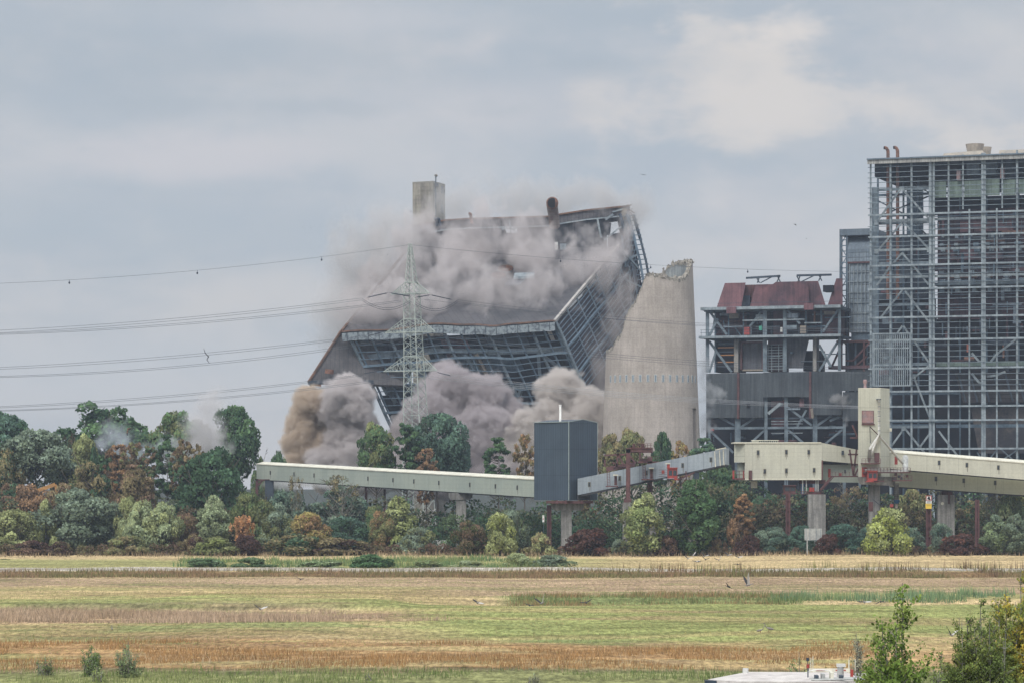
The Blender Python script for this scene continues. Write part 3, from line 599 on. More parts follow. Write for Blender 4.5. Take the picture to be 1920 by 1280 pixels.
    FA.part('skirt_panel', skirt, T, 1580, 1634, 737, 790, -1.2, .6)
    for x in (1384, 1519): FA.part('rust_strip', redpole, T, x - 2, x + 2, 699, 785, -1.9, .4)
    FA.part('skirt_window', sootm, T, 1400, 1406, 757, 765, -1.75, .4)
    FA.part('skirt_window', sootm, T, 1436, 1467, 745, 752, 2, .5); FA.part('skirt_window', sootm, T, 1474, 1500, 745, 762, 2, .5)
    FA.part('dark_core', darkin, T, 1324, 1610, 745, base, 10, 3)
    FA.part('red_wall', maroon_l, T, 1446, 1472, 750, 800, 5, .5); FA.part('red_wall', maroon_l, T, 1499, 1507, 748, 763, 0, .5)
    for x, ww in ((1330, .8), (1382, 1.6), (1386, .9), (1436, 1.1), (1474, 1.2), (1528, 1.5), (1583, 1.0), (1612, .8)): FA.bar('leg_column', steel, T, x, 745 if x in (1436, 1474) else 778, x, base, ww, 0)
    FA.part('floor_girder', steel, T, 1333, 1582, 800, 804.5, -.4, .8); FA.part('floor_girder', steel_d, T, 1333, 1600, 783, 786, .6, .8)
    for a in ((1384, 800, 1345, 780), (1390, 800, 1418, 782), (1434, 806, 1408, 830), (1478, 765, 1522, 798), (1440, 775, 1468, 758), (1478, 806, 1508, 832), (1580, 806, 1548, 832), (1530, 800, 1560, 780), (1333, 808, 1375, 848), (1495, 800, 1512, 770), (1576, 782, 1556, 790)): FA.bar('brace', steel, T, *a, .7, .2)
    FA.part('panel_sheet', cladding, T, 1474, 1500, 765, 769, -.5, .4)
    MB().slab([FA.pt(1438, 774, -.8), FA.pt(1442, 778, -.8), FA.pt(1466, 758, -.8), FA.pt(1462, 755, -.8)], FA.w * .3).build('hanging_sheet', steel_l, T)
    MB().slab([FA.pt(1519, 768, -2), FA.pt(1524, 766, -2), FA.pt(1526, 784, -2), FA.pt(1522, 786, -2)], FA.w * .3).build('hanging_sheet', conem, T)
    FA.part('red_lamp_box', redcab, T, 1332, 1338, 803, 807, -1, .6)
    for y in (790, 795, 812): FA.bar('crossbeam', steel_l, T, 1446, y, 1505, y, .25, -.2)
red_duct_house()

# ------------------------------------------------------------------ broken concrete chimney stump
def chimney():
    ax, d = 1221, 745; c = P(ax, HZ, d); S = d / F
    T = thing('chimney_stump', 'broken wide concrete chimney stump with jagged top and a ring of slit windows', 'chimney', (c.x, c.y, 0))
    zof = lambda y: CH + (HZ - y) * d / F
    rad = lambda z: S * np.interp(z, [0, zof(820), zof(490), 80], [95.5, 91, 77.5, 70])
    fr = [(1130, 664), (1138, 660), (1147, 656), (1151, 645), (1155, 637), (1161, 633), (1164, 622), (1170, 602), (1174, 592), (1181, 578), (1189, 566), (1198, 548), (1203, 532), (1208, 519), (1214, 517), (1224, 521), (1237, 518), (1246, 520), (1252, 524), (1262, 527), (1272, 527), (1282, 523), (1289, 513), (1293, 500), (1297, 490), (1300, 489)]
    bk = [(1130, 664), (1160, 648), (1190, 600), (1215, 560), (1240, 530), (1246, 520), (1250, 505), (1256, 496), (1266, 490), (1280, 489), (1300, 490)]
    nt, nz = 220, 110; r = np.random.default_rng(3)
    th = np.linspace(0, 2 * np.pi, nt, endpoint=False)      # 0 = towards the camera, +90 = right
    jag = r.normal(0, .28, nt) + .5 * (vnoise(np.arange(nt) * 1.0, np.zeros(nt), 3, 4, 3) - .5)
    rim = np.zeros(nt)
    for i, t in enumerate(th):
        px = ax + math.sin(t) * 80; tab = fr if math.cos(t) >= 0 else bk
        for _ in range(3): px = ax + math.sin(t) * rad(zof(np.interp(px, [a for a, _ in tab], [b for _, b in tab]))) / S
        rim[i] = zof(np.interp(px, [a for a, _ in tab], [b for _, b in tab])) + jag[i]
    zs = np.linspace(0, 73, nz + 1)
    door_z = (0, zof(763)); door_t = (math.asin((1297 - ax) / 91.5), math.asin((1307 - ax) / 92.5))
    def shell(inset, name, m):
        V = []; Fc = []
        for i, t in enumerate(th):
            for z in zs:
                zz = min(z, rim[i]); q = rad(zz) - inset; V.append((c.x + q * math.sin(t), c.y - q * math.cos(t), zz))
        for i in range(nt):
            j = (i + 1) % nt; tm = th[i] + math.pi / nt
            for k in range(nz):
                if zs[k] >= max(rim[i], rim[j]): break
                if door_t[0] < tm < door_t[1] and zs[k + 1] < door_z[1]: continue
                a, b = i * (nz + 1) + k, j * (nz + 1) + k; Fc.append((a, b, b + 1, a + 1) if inset == 0 else (a, a + 1, b + 1, b))
        return MB().add(V, Fc).build(name, m, T, True)
    shell(0, 'shell', conc); shell(.9, 'inner_face', conc_in)
    V = []; Fc = []
    for i, t in enumerate(th):
        for q, dz in ((0.06, .02), (-.96, .02)):
            for dzz in (0, .5 + .5 * r.random()): V.append((c.x + (rad(rim[i]) + q) * math.sin(t), c.y - (rad(rim[i]) + q) * math.cos(t), rim[i] + .05 - dzz))
    for i in range(nt):
        j = (i + 1) % nt; a, b = i * 4, j * 4; Fc += [(a, b, b + 2, a + 2), (a, a + 1, b + 1, b), (a + 2, b + 2, b + 3, a + 3)]
    MB().add(V, Fc).build('broken_rim', broken, T)
    mb = MB()                                               # loose chunks clinging to the rim
    for i in range(0, nt):
        if rim[i] > zof(665) and r.random() < .8:
            t = th[i] + r.normal(0, .01); q = rad(rim[i]) - r.uniform(0, 1); s = r.uniform(.15, .55); p = Vector((c.x + q * math.sin(t), c.y - q * math.cos(t), rim[i] + r.uniform(-.7, .35)))
            v = [p + Vector(r.normal(0, s * .6, 3)) for _ in range(8)]; mb.add(v, [(0, 1, 2, 3), (4, 5, 6, 7), (0, 1, 5, 4), (1, 2, 6, 5), (2, 3, 7, 6), (3, 0, 4, 7)])
    tag(mb.build('rim_rubble', broken, T), kind='stuff')
    fm = mat('slit_frame', (.46, .48, .47), None); gm_ = mat('slit_glass', (.20, .25, .30), None, rough=.3)
    for x in (1144, 1152, 1161, 1172, 1184, 1197, 1211, 1225, 1239, 1252, 1265, 1276, 1286.5, 1295, 1301.5):
        z0, z1 = zof(718.5), zof(704.5); rr = rad((z0 + z1) / 2); t = math.asin((x - ax) * S / rr)
        n_ = Vector((math.sin(t), -math.cos(t), 0)); tv = Vector((math.cos(t), math.sin(t), 0)); p = Vector((c.x, c.y, 0)) + n_ * rr
        def bx(w0, w1, za, zb, dd): 
            b = [p + tv * w0 - n_ * .3, p + tv * w1 - n_ * .3, p + tv * w1 + n_ * dd, p + tv * w0 + n_ * dd]
            return [Vector((v.x, v.y, za)) for v in b], [Vector((v.x, v.y, zb)) for v in b]
        o_ = MB().hexa(*bx(-.34, .34, z0, z1, .10)).build('slit_window', fm, T); MB().hexa(*bx(-.17, .17, z0 + .15, z1 - .15, .125)).build('pane', gm_, o_)
    # doorway reveals and a dark sheet backing the opening
    for t, nm in ((door_t[0], 'door_jamb'), (door_t[1], 'door_jamb')):
        n_ = Vector((math.sin(t), -math.cos(t), 0)); p0 = c + n_ * rad(0); p1 = c + n_ * (rad(0) - .95); q0 = c + n_ * rad(door_z[1]); q1 = c + n_ * (rad(door_z[1]) - .95)
        MB().slab([(p0.x, p0.y, 0), (p1.x, p1.y, 0), (q1.x, q1.y, door_z[1]), (q0.x, q0.y, door_z[1])], (.12, .05, 0)).build(nm, conc, T)
    MB().slab([P(1288, 850, d - 6), P(1309, 850, d + 3), P(1309, 763, d + 3), P(1288, 763, d - 6)], (0, .3, 0)).build('doorway_backing', steel_d, T)
    for a in ((1284, 566, 1286, 573),): solid('soot_stain', sootm, T, 1293.6, 1295, 561, 568, d - 8.2, .1) if False else None
chimney()

# ------------------------------------------------------------------ falling boiler house
def falling_house():
    T0 = P(850, HZ, 800)
    T = thing('collapsing_boiler_house', 'boiler house tipping over in a cloud of dust, roof sloping down to its front', 'building', (T0.x, T0.y, 0)); r = random.Random(12)
    FL, FR = P(641, 623, 772), P(1040, 603, 772); ML, MR = P(775, 470, 822), P(1160, 462, 822)
    BL, BR = P(774, 424, 824), P(1181, 388, 824)
    def lp(a, b, t): return a * (1 - t) + b * t
    wav = lambda u: Vector((0, 0, (.9 * math.exp(-((u - .45) / .12) ** 2) - .55 * math.exp(-((u - .71) / .05) ** 2) + .12 * math.sin(u * 21))))
    def roofpt(u, v): return lp(lp(FL, FR, u), lp(ML, MR, u), v) + wav(u) * (1 - v)
    mb = MB(); nu, nv = 40, 12
    V = [roofpt(i / nu, j / nv) + Vector((0, 0, .25 * math.sin(j * 1.3 + i * .4))) for j in range(nv + 1) for i in range(nu + 1)]
    Fc = [(j * (nu + 1) + i, j * (nu + 1) + i + 1, (j + 1) * (nu + 1) + i + 1, (j + 1) * (nu + 1) + i) for j in range(nv) for i in range(nu)]
    n = len(V); mb.add(V + [v - Vector((0, -.6, 1.0)) for v in V], Fc + [tuple(n + k for k in reversed(f)) for f in Fc] + [(i + 1, i, n + i, n + i + 1) for i in range(nu)] + [(j * (nu + 1) + nu, j * (nu + 1) + nu + nu + 1, n + j * (nu + 1) + nu + nu + 1, n + j * (nu + 1) + nu) for j in range(nv)])
    mb.build('roof', rooftop, T)
    # rusty rim and eave girder along the front edge
    for i in range(nu):
        a, b = roofpt(i / nu, 0), roofpt((i + 1) / nu, 0)
        if i == 0: rim, eav, eav2 = MB(), MB(), MB()
        rim.beam(a + Vector((0, -.4, .15)), b + Vector((0, -.4, .15)), .5, .35)
        eav.beam(a + Vector((.1, -.2, -1.3)), b + Vector((.1, -.2, -1.3)), .6, 2.0)
        if i % 2: eav2.beam(a + Vector((0, -.55, -.3)), a + Vector((.1, -.55, -2.3)), .16)
    rim.build('rusty_rim', rustbeam, T); eav.build('eave_girder', mat('scraped_eave', (.24, .28, .30), (.10, .12, .14), 1.2, .6, lo=.45, hi=.6), T); eav2.build('eave_ribs', steel_d, T)
    MB().beam(FR + Vector((0, -.3, .1)), MR + Vector((0, 0, .3)), .7, .7).build('verge_trim', mat('pale_verge', (.42, .40, .37), (.30, .29, .28), .6, .8), T)
    # lattices
    colv = P(1095, 727, 777) - FR           # front columns lean: roof edge to cut line
    def front(u, v): return lp(FL + Vector((1.4, 0, 0)), FR, u) + wav(u) * .8 + colv * v * (1 + .06 * (1 - u)) + Vector((0, .6, 0)) + Vector((0, 0, 1)) * (.16 * math.sin(u * 17 + v * 9) + 0) * min(1, v * 3)
    us = [0, .02, .10, .19, .28, .37, .45, .53, .60, .665, .73, .80, .875, .93, .985, 1.0]
    nv2 = 17; vmax = 1.62
    for k, u in enumerate(us):
        mb = MB(); ww = .62 if k % 3 == 0 else .42
        for j in range(nv2): mb.beam(front(u, j / nv2 * vmax), front(u, (j + 1) / nv2 * vmax), ww)
        mb.build('front_column', steel_b if k % 3 else steel, T)
    for j in range(2, nv2 + 1):
        v = j / nv2 * vmax; mb = MB(); cut = 40
        for i in range(40):
            
            mb.beam(front(i / 40, v) + Vector((0, -.35, 0)), front((i + 1) / 40, v) + Vector((0, -.35, 0)), .6 if j % 7 == 5 else .2)
        mb.build('front_girt', steel_b, T)
    def fbar(name, u0, v0, u1, v1, ww, off=1.5, m_=steel): MB().beam(front(u0, v0) + Vector((0, off, 0)), front(u1, v1) + Vector((0, off, 0)), ww).build(name, m_, T)
    for a in ((.86, .42, .79, 1.0), (.86, .42, .97, .82), (.22, .50, .30, .85), (.18, .3, .05, .9), (.20, .35, .27, .62), (.62, 1.25, .7, .95), (.90, 1.05, .83, 1.35)): fbar('front_brace', *a, .85)
    for a in ((.04, .36, .30, .30, 1.5), (.30, .32, .62, .38, 1.2), (.62, .40, .99, .42, 1.4), (.05, .8, .33, .8, 1.0), (.62, .92, .99, .92, 1.2)): fbar('storey_girder', *a[:4], a[4], 2)
    fbar('heavy_column', .045, .05, .075, 1.0, 2.2, 5); fbar('heavy_column', .12, .1, .16, .95, 1.2, 9, steel_d); fbar('heavy_column', .05, .05, .20, .10, 1.5, 4, steel_b)
    # masses behind the front lattice
    def panel(name, m_, u0, u1, v0, v1, off, th=1.0):
        MB().slab([front(u0, v0) + Vector((0, off, 0)), front(u1, v0) + Vector((0, off, 0)), front(u1, v1) + Vector((0, off, 0)), front(u0, v1) + Vector((0, off, 0))], (0, th, 0)).build(name, m_, T)
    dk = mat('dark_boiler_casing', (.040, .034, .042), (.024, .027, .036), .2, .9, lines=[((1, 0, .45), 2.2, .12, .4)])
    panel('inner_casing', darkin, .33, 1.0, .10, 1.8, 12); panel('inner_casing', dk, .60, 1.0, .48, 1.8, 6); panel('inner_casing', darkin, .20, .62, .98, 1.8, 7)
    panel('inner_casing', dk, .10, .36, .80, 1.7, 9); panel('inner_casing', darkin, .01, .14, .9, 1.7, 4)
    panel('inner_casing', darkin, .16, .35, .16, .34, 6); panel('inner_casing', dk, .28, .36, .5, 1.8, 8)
    panel('bunker_wall', cladding, .40, .62, .40, .72, 5); panel('bunker_wall', steel_b, .62, .76, .46, .66, 4.5); panel('bunker_wall', cladd2, .64, .84, .10, .30, 8)
    panel('red_inner_wall', redpole, .415, .455, .20, .46, 4); panel('red_inner_wall', maroon_l, .455, .54, .17, .185, 3); panel('red_inner_wall', maroon, .46, .52, .19, .42, 5); panel('red_inner_wall', maroon_l, .52, .545, .18, .42, 3)
    panel('inner_frame', steel_b, .10, .14, .18, .20, 5); panel('equipment', steel, .355, .40, .28, .44, 4); panel('equipment', mat('white_drum', (.5, .47, .43), None), .945, .965, .13, .27, 1.5)
    for u in (.555, .50, .445): MB().beam(front(u, .42) + Vector((0, 1.2, 0)), front(u + .012, .95) + Vector((0, 1.2, 0)), 1.0).beam(front(u, .44) + Vector((0, .6, 0)), front(u + .01, .66) + Vector((0, .6, 0)), .7).build('bent_pipe', conem if u != .5 else steel, T)
    # right side lattice
    SR = P(1207, 523, 818); SM = P(1160, 462, 822)
    def side(s, v): # s along depth 0 front..1 back, v downwards
        top = lp(FR, MR, s) if s <= 1 else MR + (MR - FR) * (s - 1)
        low = colv * v * 1.0 + Vector((0, 0, 1)) * 0
        return top + low + Vector((.3, 0, 0)) + Vector((0, 0, .15 * math.sin(s * 14 + v * 7)))
    for k, s in enumerate((.0, .16, .31, .46, .60, .75, .90, 1.0)):
        mb = MB()
        for j in range(14): mb.beam(side(s, j / 14 * 1.0), side(s, (j + 1) / 14 * 1.0), .6 if k in (0, 4) else .38)
        mb.build('side_column', steel if k < 5 else steel_b, T)
    for j in range(1, 17):
        v = j / 16 * 1.0; mb = MB()
        for i in range(12):
            if i > 9 and j % 3: continue
            mb.beam(side(i / 12, v) + Vector((.3, 0, 0)), side((i + 1) / 12, v) + Vector((.3, 0, 0)), .6 if j in (6, 12) else .2)
        mb.build('side_girt', steel_b, T)
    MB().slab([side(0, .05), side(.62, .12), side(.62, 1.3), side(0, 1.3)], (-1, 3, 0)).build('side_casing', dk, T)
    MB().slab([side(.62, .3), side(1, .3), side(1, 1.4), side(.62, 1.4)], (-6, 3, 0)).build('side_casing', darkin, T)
    # the side wall carries on from the roof edge up to the top corner and down beside the chimney
    def corner(a, v): return lp(lp(P(1158, 466, 824), P(1181, 394, 825), a), lp(P(1178, 640, 820), P(1207, 530, 819), a), v)
    MB().slab([corner(0, 0) + Vector((0, 2, 0)), corner(1, .02) + Vector((0, 2, 0)), corner(.93, 1) + Vector((0, 2, 0)), corner(0, 1.1) + Vector((0, 2, 0))], (0, 1, 0)).build('side_casing', dk, T)
    MB().slab([P(1120, 520, 826), P(1160, 500, 826), P(1182, 640, 822), P(1132, 720, 820)], (0, 1, 0)).build('side_casing', darkin, T)
    for a in (0, .33, .66): MB().beam(corner(a, 0), corner(a, 1), .4).build('side_column', steel_b, T)
    for k in range(1, 13): MB().beam(corner(0, k / 12.5), corner(1, k / 12.5), .2).build('side_girt', steel_b, T)
    # back corner: bent bundle of columns with rungs
    top = P(1176, 402, 822); p1 = P(1190, 450, 820); p2 = P(1200, 490, 819); p3 = P(1207, 530, 818)
    for dx, dd in ((0, 0), (1.7, 1.5), (-2.0, -1)): 
        o_ = Vector((dx, dd, 0)); MB().beam(top + o_, p1 + o_, .6).beam(p1 + o_, p2 + o_, .6).beam(p2 + o_, p3 + o_, .6).build('corner_column', steel_d if dx else steel_b, T)
    mb = MB()
    for k in range(14):
        q = lp(top, p3, (k + .5) / 14); mb.beam(q + Vector((-2.2, 0, 0)), q + Vector((2.4, 0, .4)), .22)
    mb.build('corner_rungs', steel_b, T)
    for a in ((1168, 470, 1198, 505), (1150, 500, 1195, 478), (1165, 520, 1205, 540), (1120, 560, 1165, 545), (1165, 470, 1160, 590), (1135, 545, 1140, 610), (1180, 500, 1184, 580)): MB().beam(P(a[0], a[1], 812), P(a[2], a[3], 815), .45).build('bent_strut', steel, T)
    # raised back block: dark wall facing us, rusty parapet
    kx = [(774, 424), (800, 420), (835, 414), (880, 411), (960, 409), (1030, 407), (1042, 404), (1100, 395), (1140, 391), (1181, 387)]
    par, lo_, tr = MB(), MB(), MB()
    for (x0, y0), (x1, y1) in zip(kx, kx[1:]):
        a, b = P(x0, y0, 824), P(x1, y1, 824); h = 2.2
        par.hexa([a + Vector((0, 0, -h)), b + Vector((0, 0, -h)), b + Vector((0, 3, -h)), a + Vector((0, 3, -h))], [a, b, b + Vector((0, 3, 0)), a + Vector((0, 3, 0))])
        tr.beam(a + Vector((0, -.2, .1)), b + Vector((0, -.2, .1)), .55, .4)
        if x0 > 790: lo_.beam(a + Vector((0, -.5, -2.5)), b + Vector((0, -.5, -2.5)), .35)
    par.build('parapet', mat('parapet_sheet', (.12, .115, .12), (.075, .075, .085), .5, .9, lines=[((1, 0, 0), 1.0, .2, .3)]), T); tr.build('parapet_rim', rustbeam, T); lo_.build('parapet_trim', steel_l, T)
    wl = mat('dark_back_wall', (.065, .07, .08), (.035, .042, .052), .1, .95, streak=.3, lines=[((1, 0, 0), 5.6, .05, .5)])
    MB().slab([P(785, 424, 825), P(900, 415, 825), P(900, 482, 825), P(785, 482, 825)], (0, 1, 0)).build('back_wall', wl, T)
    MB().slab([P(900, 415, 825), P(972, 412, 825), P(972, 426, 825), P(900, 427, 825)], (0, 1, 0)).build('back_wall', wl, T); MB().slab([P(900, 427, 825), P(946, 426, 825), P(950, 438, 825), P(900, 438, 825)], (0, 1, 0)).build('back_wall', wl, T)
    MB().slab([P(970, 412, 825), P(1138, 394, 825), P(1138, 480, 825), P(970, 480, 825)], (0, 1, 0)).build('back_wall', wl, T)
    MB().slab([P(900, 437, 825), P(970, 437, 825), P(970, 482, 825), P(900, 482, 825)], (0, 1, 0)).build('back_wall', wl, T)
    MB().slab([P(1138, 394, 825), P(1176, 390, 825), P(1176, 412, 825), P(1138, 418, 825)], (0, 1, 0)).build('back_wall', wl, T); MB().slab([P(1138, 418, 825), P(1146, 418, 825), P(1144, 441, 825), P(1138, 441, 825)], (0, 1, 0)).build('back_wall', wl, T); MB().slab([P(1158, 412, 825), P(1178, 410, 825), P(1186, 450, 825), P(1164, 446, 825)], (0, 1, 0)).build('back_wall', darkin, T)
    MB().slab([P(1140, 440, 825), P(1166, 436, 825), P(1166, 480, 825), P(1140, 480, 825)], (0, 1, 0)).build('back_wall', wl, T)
    for a in ((1120, 410, 1127, 446, .5), (1135, 412, 1150, 402, .6), (1148, 398, 1170, 392, .4), (948, 426, 966, 432, .4), (955, 414, 958, 437, .4), (940, 430, 972, 428, .3), (1165, 411, 1173, 391, 1.3), (1133, 450, 1165, 425, .4)): MB().beam(P(a[0], a[1], 823.5), P(a[2], a[3], 823.5), a[4]).build('loose_strut', steel_l if a[4] < 1 else conem, T)
    MB().pbox(1040, 1046, 454, 470, 820, .5).build('loose_panel', whitem, T); MB().pbox(1050, 1062, 457, 470, 820, .5).build('loose_panel', steel_l, T)
    for x0, y0, x1, y1 in ((1176, 388, 1184, 384), (1178, 392, 1190, 400), (1172, 390, 1178, 384), (1182, 398, 1188, 410)): MB().beam(P(x0, y0, 823), P(x1, y1, 823), .7, .3).build('torn_sheet', rustbeam, T)
    # big exhaust elbow
    e = [P(1040, 425, 815), P(1038, 405, 813), P(1036, 392, 812), P(1035, 384, 809), P(1035.5, 381, 805)]
    p = MB().tube(e, [1.45, 1.45, 1.5, 1.5, 1.5], 18).build('exhaust_elbow', pipeg, T, True); MB().tube([e[-1], e[-1] + Vector((.05, -.35, 0))], [1.35, 1.3], 18).build('pipe_mouth', sootm, p)
    MB().tube([e[-1] + Vector((0, .3, 0)), e[-1] + Vector((0, -.25, 0))], [1.62, 1.62], 18).build('pipe_collar', pipem, p, True)
    for (x, y, rr) in ((935, 533, 2.1), (948, 520, 2.1)):
        q = P(x, y, 797 if x < 940 else 803); q2 = q + Vector((0, -1.0, 2.4)); cx = MB(); n_ = 20
        cx.tube([q + Vector((0, 1.5, -1.5)), q2], [rr, rr], n_, False); cc_ = cx.build('roof_fan', mat('fan_casing', (.27, .25, .235), (.20, .18, .17), .6, .8), T, True)
        MB().tube([q2 + Vector((0, -.05, .1)), q2 + Vector((0, .3, -.8))], [rr * .93, rr * .93], n_, False).build('fan_ring', pipem, cc_, True); MB().tube([q2 + Vector((0, .3, -.9)), q2 + Vector((0, .4, -1.1))], rr * .92, n_).build('fan_bed', rustbeam, cc_)
    MB().slab([P(965, 512, 800), P(1003, 510, 800), P(1001, 517, 797), P(963, 519, 797)], (0, 0, -.7)).build('roof_platform', steel_l, T)
    MB().slab([P(950, 527, 797), P(985, 524, 797), P(975, 533, 793), P(945, 535, 793)], (0, 0, -.4)).build('roof_hatch', steel_d, T)
    for (x, y, ln) in ((817, 411, 12), (822.5, 411, 12), (882, 401, 18)):
        b = P(x + 3, y + ln, 820); t_ = P(x, y, 819); MB().tube([b, t_, t_ + Vector((-.5, 0, .1))], .42, 10).build('roof_pipe', pipem if x > 880 else steel_d, T, True)
    # lower annex roof seen edge-on at the left, with its own eave
    ax = mat('annex_sheet', (.115, .11, .112), (.075, .073, .078), .2, .9, lines=[((1, 0, 0), 1.1, .15, .25)], streak=.1)
    q = [P(640, 620, 776), P(578, 716, 770), P(760, 722, 776), P(800, 630, 790)]
    MB().slab(q, (0, .5, -.5)).build('annex_roof', ax, T)
    MB().beam(q[0] + Vector((0, -.3, 0)), q[1] + Vector((0, -.3, 0)), .5).build('annex_rim', rustbeam, T)
    MB().beam(q[1] + Vector((0, -.3, -.1)), P(700, 715, 773), .9).build('annex_eave', steel_d, T)
    MB().slab([P(579, 714, 770), P(602, 716, 770), P(602, 724, 770), P(583, 722, 770)], (0, .6, 0)).build('annex_fascia', rustbeam, T)
    MB().beam(P(582, 718, 770), P(588, 745, 772), .5).build('annex_post', steel_d, T); MB().tube([P(618, 692, 770), P(617, 700, 770)], 1.1, 14).build('annex_pipe', pipem, T)
    # bent far-left verge running up the slope
    MB().beam(FL + Vector((0, 0, .4)), P(762, 470, 820), .5).build('left_verge', rustbeam, T)
falling_house()
def stair_tower():
    d = 850; c = P(804, HZ, d)
    T = thing('stair_tower', 'grey concrete stair tower rising behind the falling roof', 'tower', (c.x, c.y, 0))
    a = [P(773.5, 344, d), P(812, 343, d - 3), P(834.5, 345, d + 6)]; z = a[0].z
    b3 = a[0] + (a[2] - a[1]); q = [Vector((v.x, v.y, 0)) for v in (a[0], a[1], a[2], b3)]
    MB().hexa([v + Vector((.3, 0, 0)) for v in q], [Vector((v.x, v.y, z)) for v in q]).build('shaft', conc_t, T)
    MB().hexa([Vector((v.x, v.y, z + .01)) for v in q], [Vector((v.x, v.y, z + .35)) for v in q]).build('roof_slab', mat('light_coping', (.25, .24, .21), None), T)
    def onr(x, y, off=-.25):  # point on right face
        t = (x - 812) / 22.5; p = a[1] * (1 - t) + a[2] * t; return Vector((p.x, p.y + off, P(x, y, 852).z))
    for x0, x1, y0, y1 in ((827, 831, 348, 362), (826.5, 831.5, 384, 400), (832, 834.4, 354, 360)):
        o_ = MB().slab([onr(x0, y1), onr(x1, y1), onr(x1, y0), onr(x0, y0)], (0, .2, 0)).build('shaft_window', windowm, T)
    MB().beam(onr(817, 333), onr(817, 410), .35).build('ladder', steel_d, T); MB().beam(onr(816, 330), onr(817, 345), .15).build('lamp_pole', steel_l, T)
    MB().tube([onr(816.5, 331.5), onr(818.5, 331.5)], .35, 10).build('beacon', conem, T); MB().slab([onr(816, 351), onr(823, 352), onr(822, 346), onr(816, 346)], (0, -.8, 0)).build('antenna_bracket', steel_d, T)
stair_tower()
# ------------------------------------------------------------------ conveyor galleries, transfer towers, piers
def gallery(name, label, a, b, d0, d1, ya, yb, ha, m, wd=3.2, wins=(), trim=None, group='conveyor galleries', win_h=.85, frac=.5):
    """a straight clad bridge: a = left px, b = right px; ya,yb top rows; ha height in metres"""
    A = P(a, ya, d0); B = P(b, yb, d1); T = thing(name, label, 'conveyor bridge', (A.x, A.y, 0), group)
    d = (B - A); dh = Vector((d.x, d.y, 0)).normalized(); nrm = Vector((dh.y, -dh.x, 0));
    if nrm.y > 0: nrm = -nrm
    back = -nrm * wd; H = Vector((0, 0, -ha))
    MB().hexa([A + H, B + H, B + H + back, A + H + back], [A, B, B + back + Vector((0, 0, .0)), A + back]).build('cladding', m, T)
    up = Vector((0, 0, 1))
    if trim: 
        ridge = [A - nrm * -.12 , B - nrm * -.12]
        MB().hexa([A + nrm * .12 + up * .01, B + nrm * .12 + up * .01, B + back * .5 + up * .45, A + back * .5 + up * .45], [A + nrm * .12 + up * .18, B + nrm * .12 + up * .18, B + back * .5 + up * .62, A + back * .5 + up * .62]).build('roof', trim, T)
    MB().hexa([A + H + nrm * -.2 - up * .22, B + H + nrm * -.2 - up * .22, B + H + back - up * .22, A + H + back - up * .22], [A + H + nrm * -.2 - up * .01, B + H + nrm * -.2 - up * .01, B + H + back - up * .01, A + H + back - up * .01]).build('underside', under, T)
    for px in wins:
        k0 = (px - 960) / F; t = (k0 * A.y - A.x) / ((B.x - A.x) - k0 * (B.y - A.y)); c = A.lerp(B, t) + H * frac
        def rect(cx, w_, z0, z1, dd): 
            p = [c + dh * (cx - w_) + up * z0, c + dh * (cx + w_) + up * z0, c + dh * (cx + w_) + up * z1, c + dh * (cx - w_) + up * z1]
            return [v + nrm * dd for v in p]
        o_ = MB().slab(rect(0, .26, -.45, .45, .04), -nrm * .1).build('window_frame', stainm, T); MB().slab(rect(0, .17, -.36, .36, .055), -nrm * .03).build('window', windowm, o_)
        MB().slab(rect(.1, .05, -1.25, -.46, .02), -nrm * .03).build('drip_stain', stainm, T)
    return T, A, B, nrm, dh
gallery('conveyor_gallery', 'long pale green gallery with cream roof running into the dark grey tower', 481, 1002, 657, 565, 870, 899, 3.2, palegal, 3.4, (507, 551.5, 589, 634, 690, 737, 776, 823, 881, 929, 970), trimc)
T, A, B, nrm, dh = gallery('inclined_gallery', 'bluish grey gallery climbing from the dark tower to a free end', 1083, 1362, 557, 552, 896.5, 839.5, 3.0, greygal, 4.4, (1105, 1162, 1212, 1280, 1333), None)
def quadp(pts, d, m, name, par, th=.15): return MB().slab([P(x, y, d) for x, y in pts], (0, th, 0)).build(name, m, par)
MB().hexa([B + Vector((0, 0, -3.0)), B + Vector((.2, .9, -3.0)), B + Vector((.2, 4.3, -3)), B + Vector((0, 4.3, -3))], [B + Vector((0, 0, 0)), B + Vector((.2, .9, .05)), B + Vector((.2, 4.3, .05)), B + Vector((0, 4.3, 0))]).build('end_cap', greygal, T)
for px in (1340, 1349, 1356): MB().beam(P(px, 841 + (1362 - px) * .2, 551.8), P(px + 1.5, 870 + (1362 - px) * .2, 551.8), .14).build('end_rib', trimc, T)
MB().beam(P(1341, 842.5, 551.5), P(1361, 838.5, 551.6), .16).build('end_rib', trimc, T)
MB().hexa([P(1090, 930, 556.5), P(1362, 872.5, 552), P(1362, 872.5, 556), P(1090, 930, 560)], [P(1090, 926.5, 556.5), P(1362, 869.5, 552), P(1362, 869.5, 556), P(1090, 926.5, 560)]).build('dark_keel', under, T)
# maintenance doors and ladders of the inclined gallery
for px, y in ((1152, 900), (1219, 887)):
    d = 554.6; o_ = MB().pbox(px, px + 5, y - 9, y + 9, d - .5, .5).build('maintenance_door', redpole, T); MB().pbox(px - 2, px + 7, y - 11.5, y - 9, d - 1.2, 1.3).build('door_canopy', trimc, o_)
    for dx in (-14, -9): MB().beam(P(px + dx, y - 17, d - .6), P(px + dx + 1, y + 12, d - .6), .09).build('ladder_rail', redpole, T)
    mb = MB()
    for k in range(9): mb.beam(P(px - 14, y - 14 + k * 3, d - .6), P(px - 9, y - 15 + k * 3, d - .6), .07)
    mb.build('ladder_rungs', redpole, T); MB().pbox(px - 16, px + 7, y + 10, y + 12, d - 1.4, 1.4).build('landing', redpole, T)
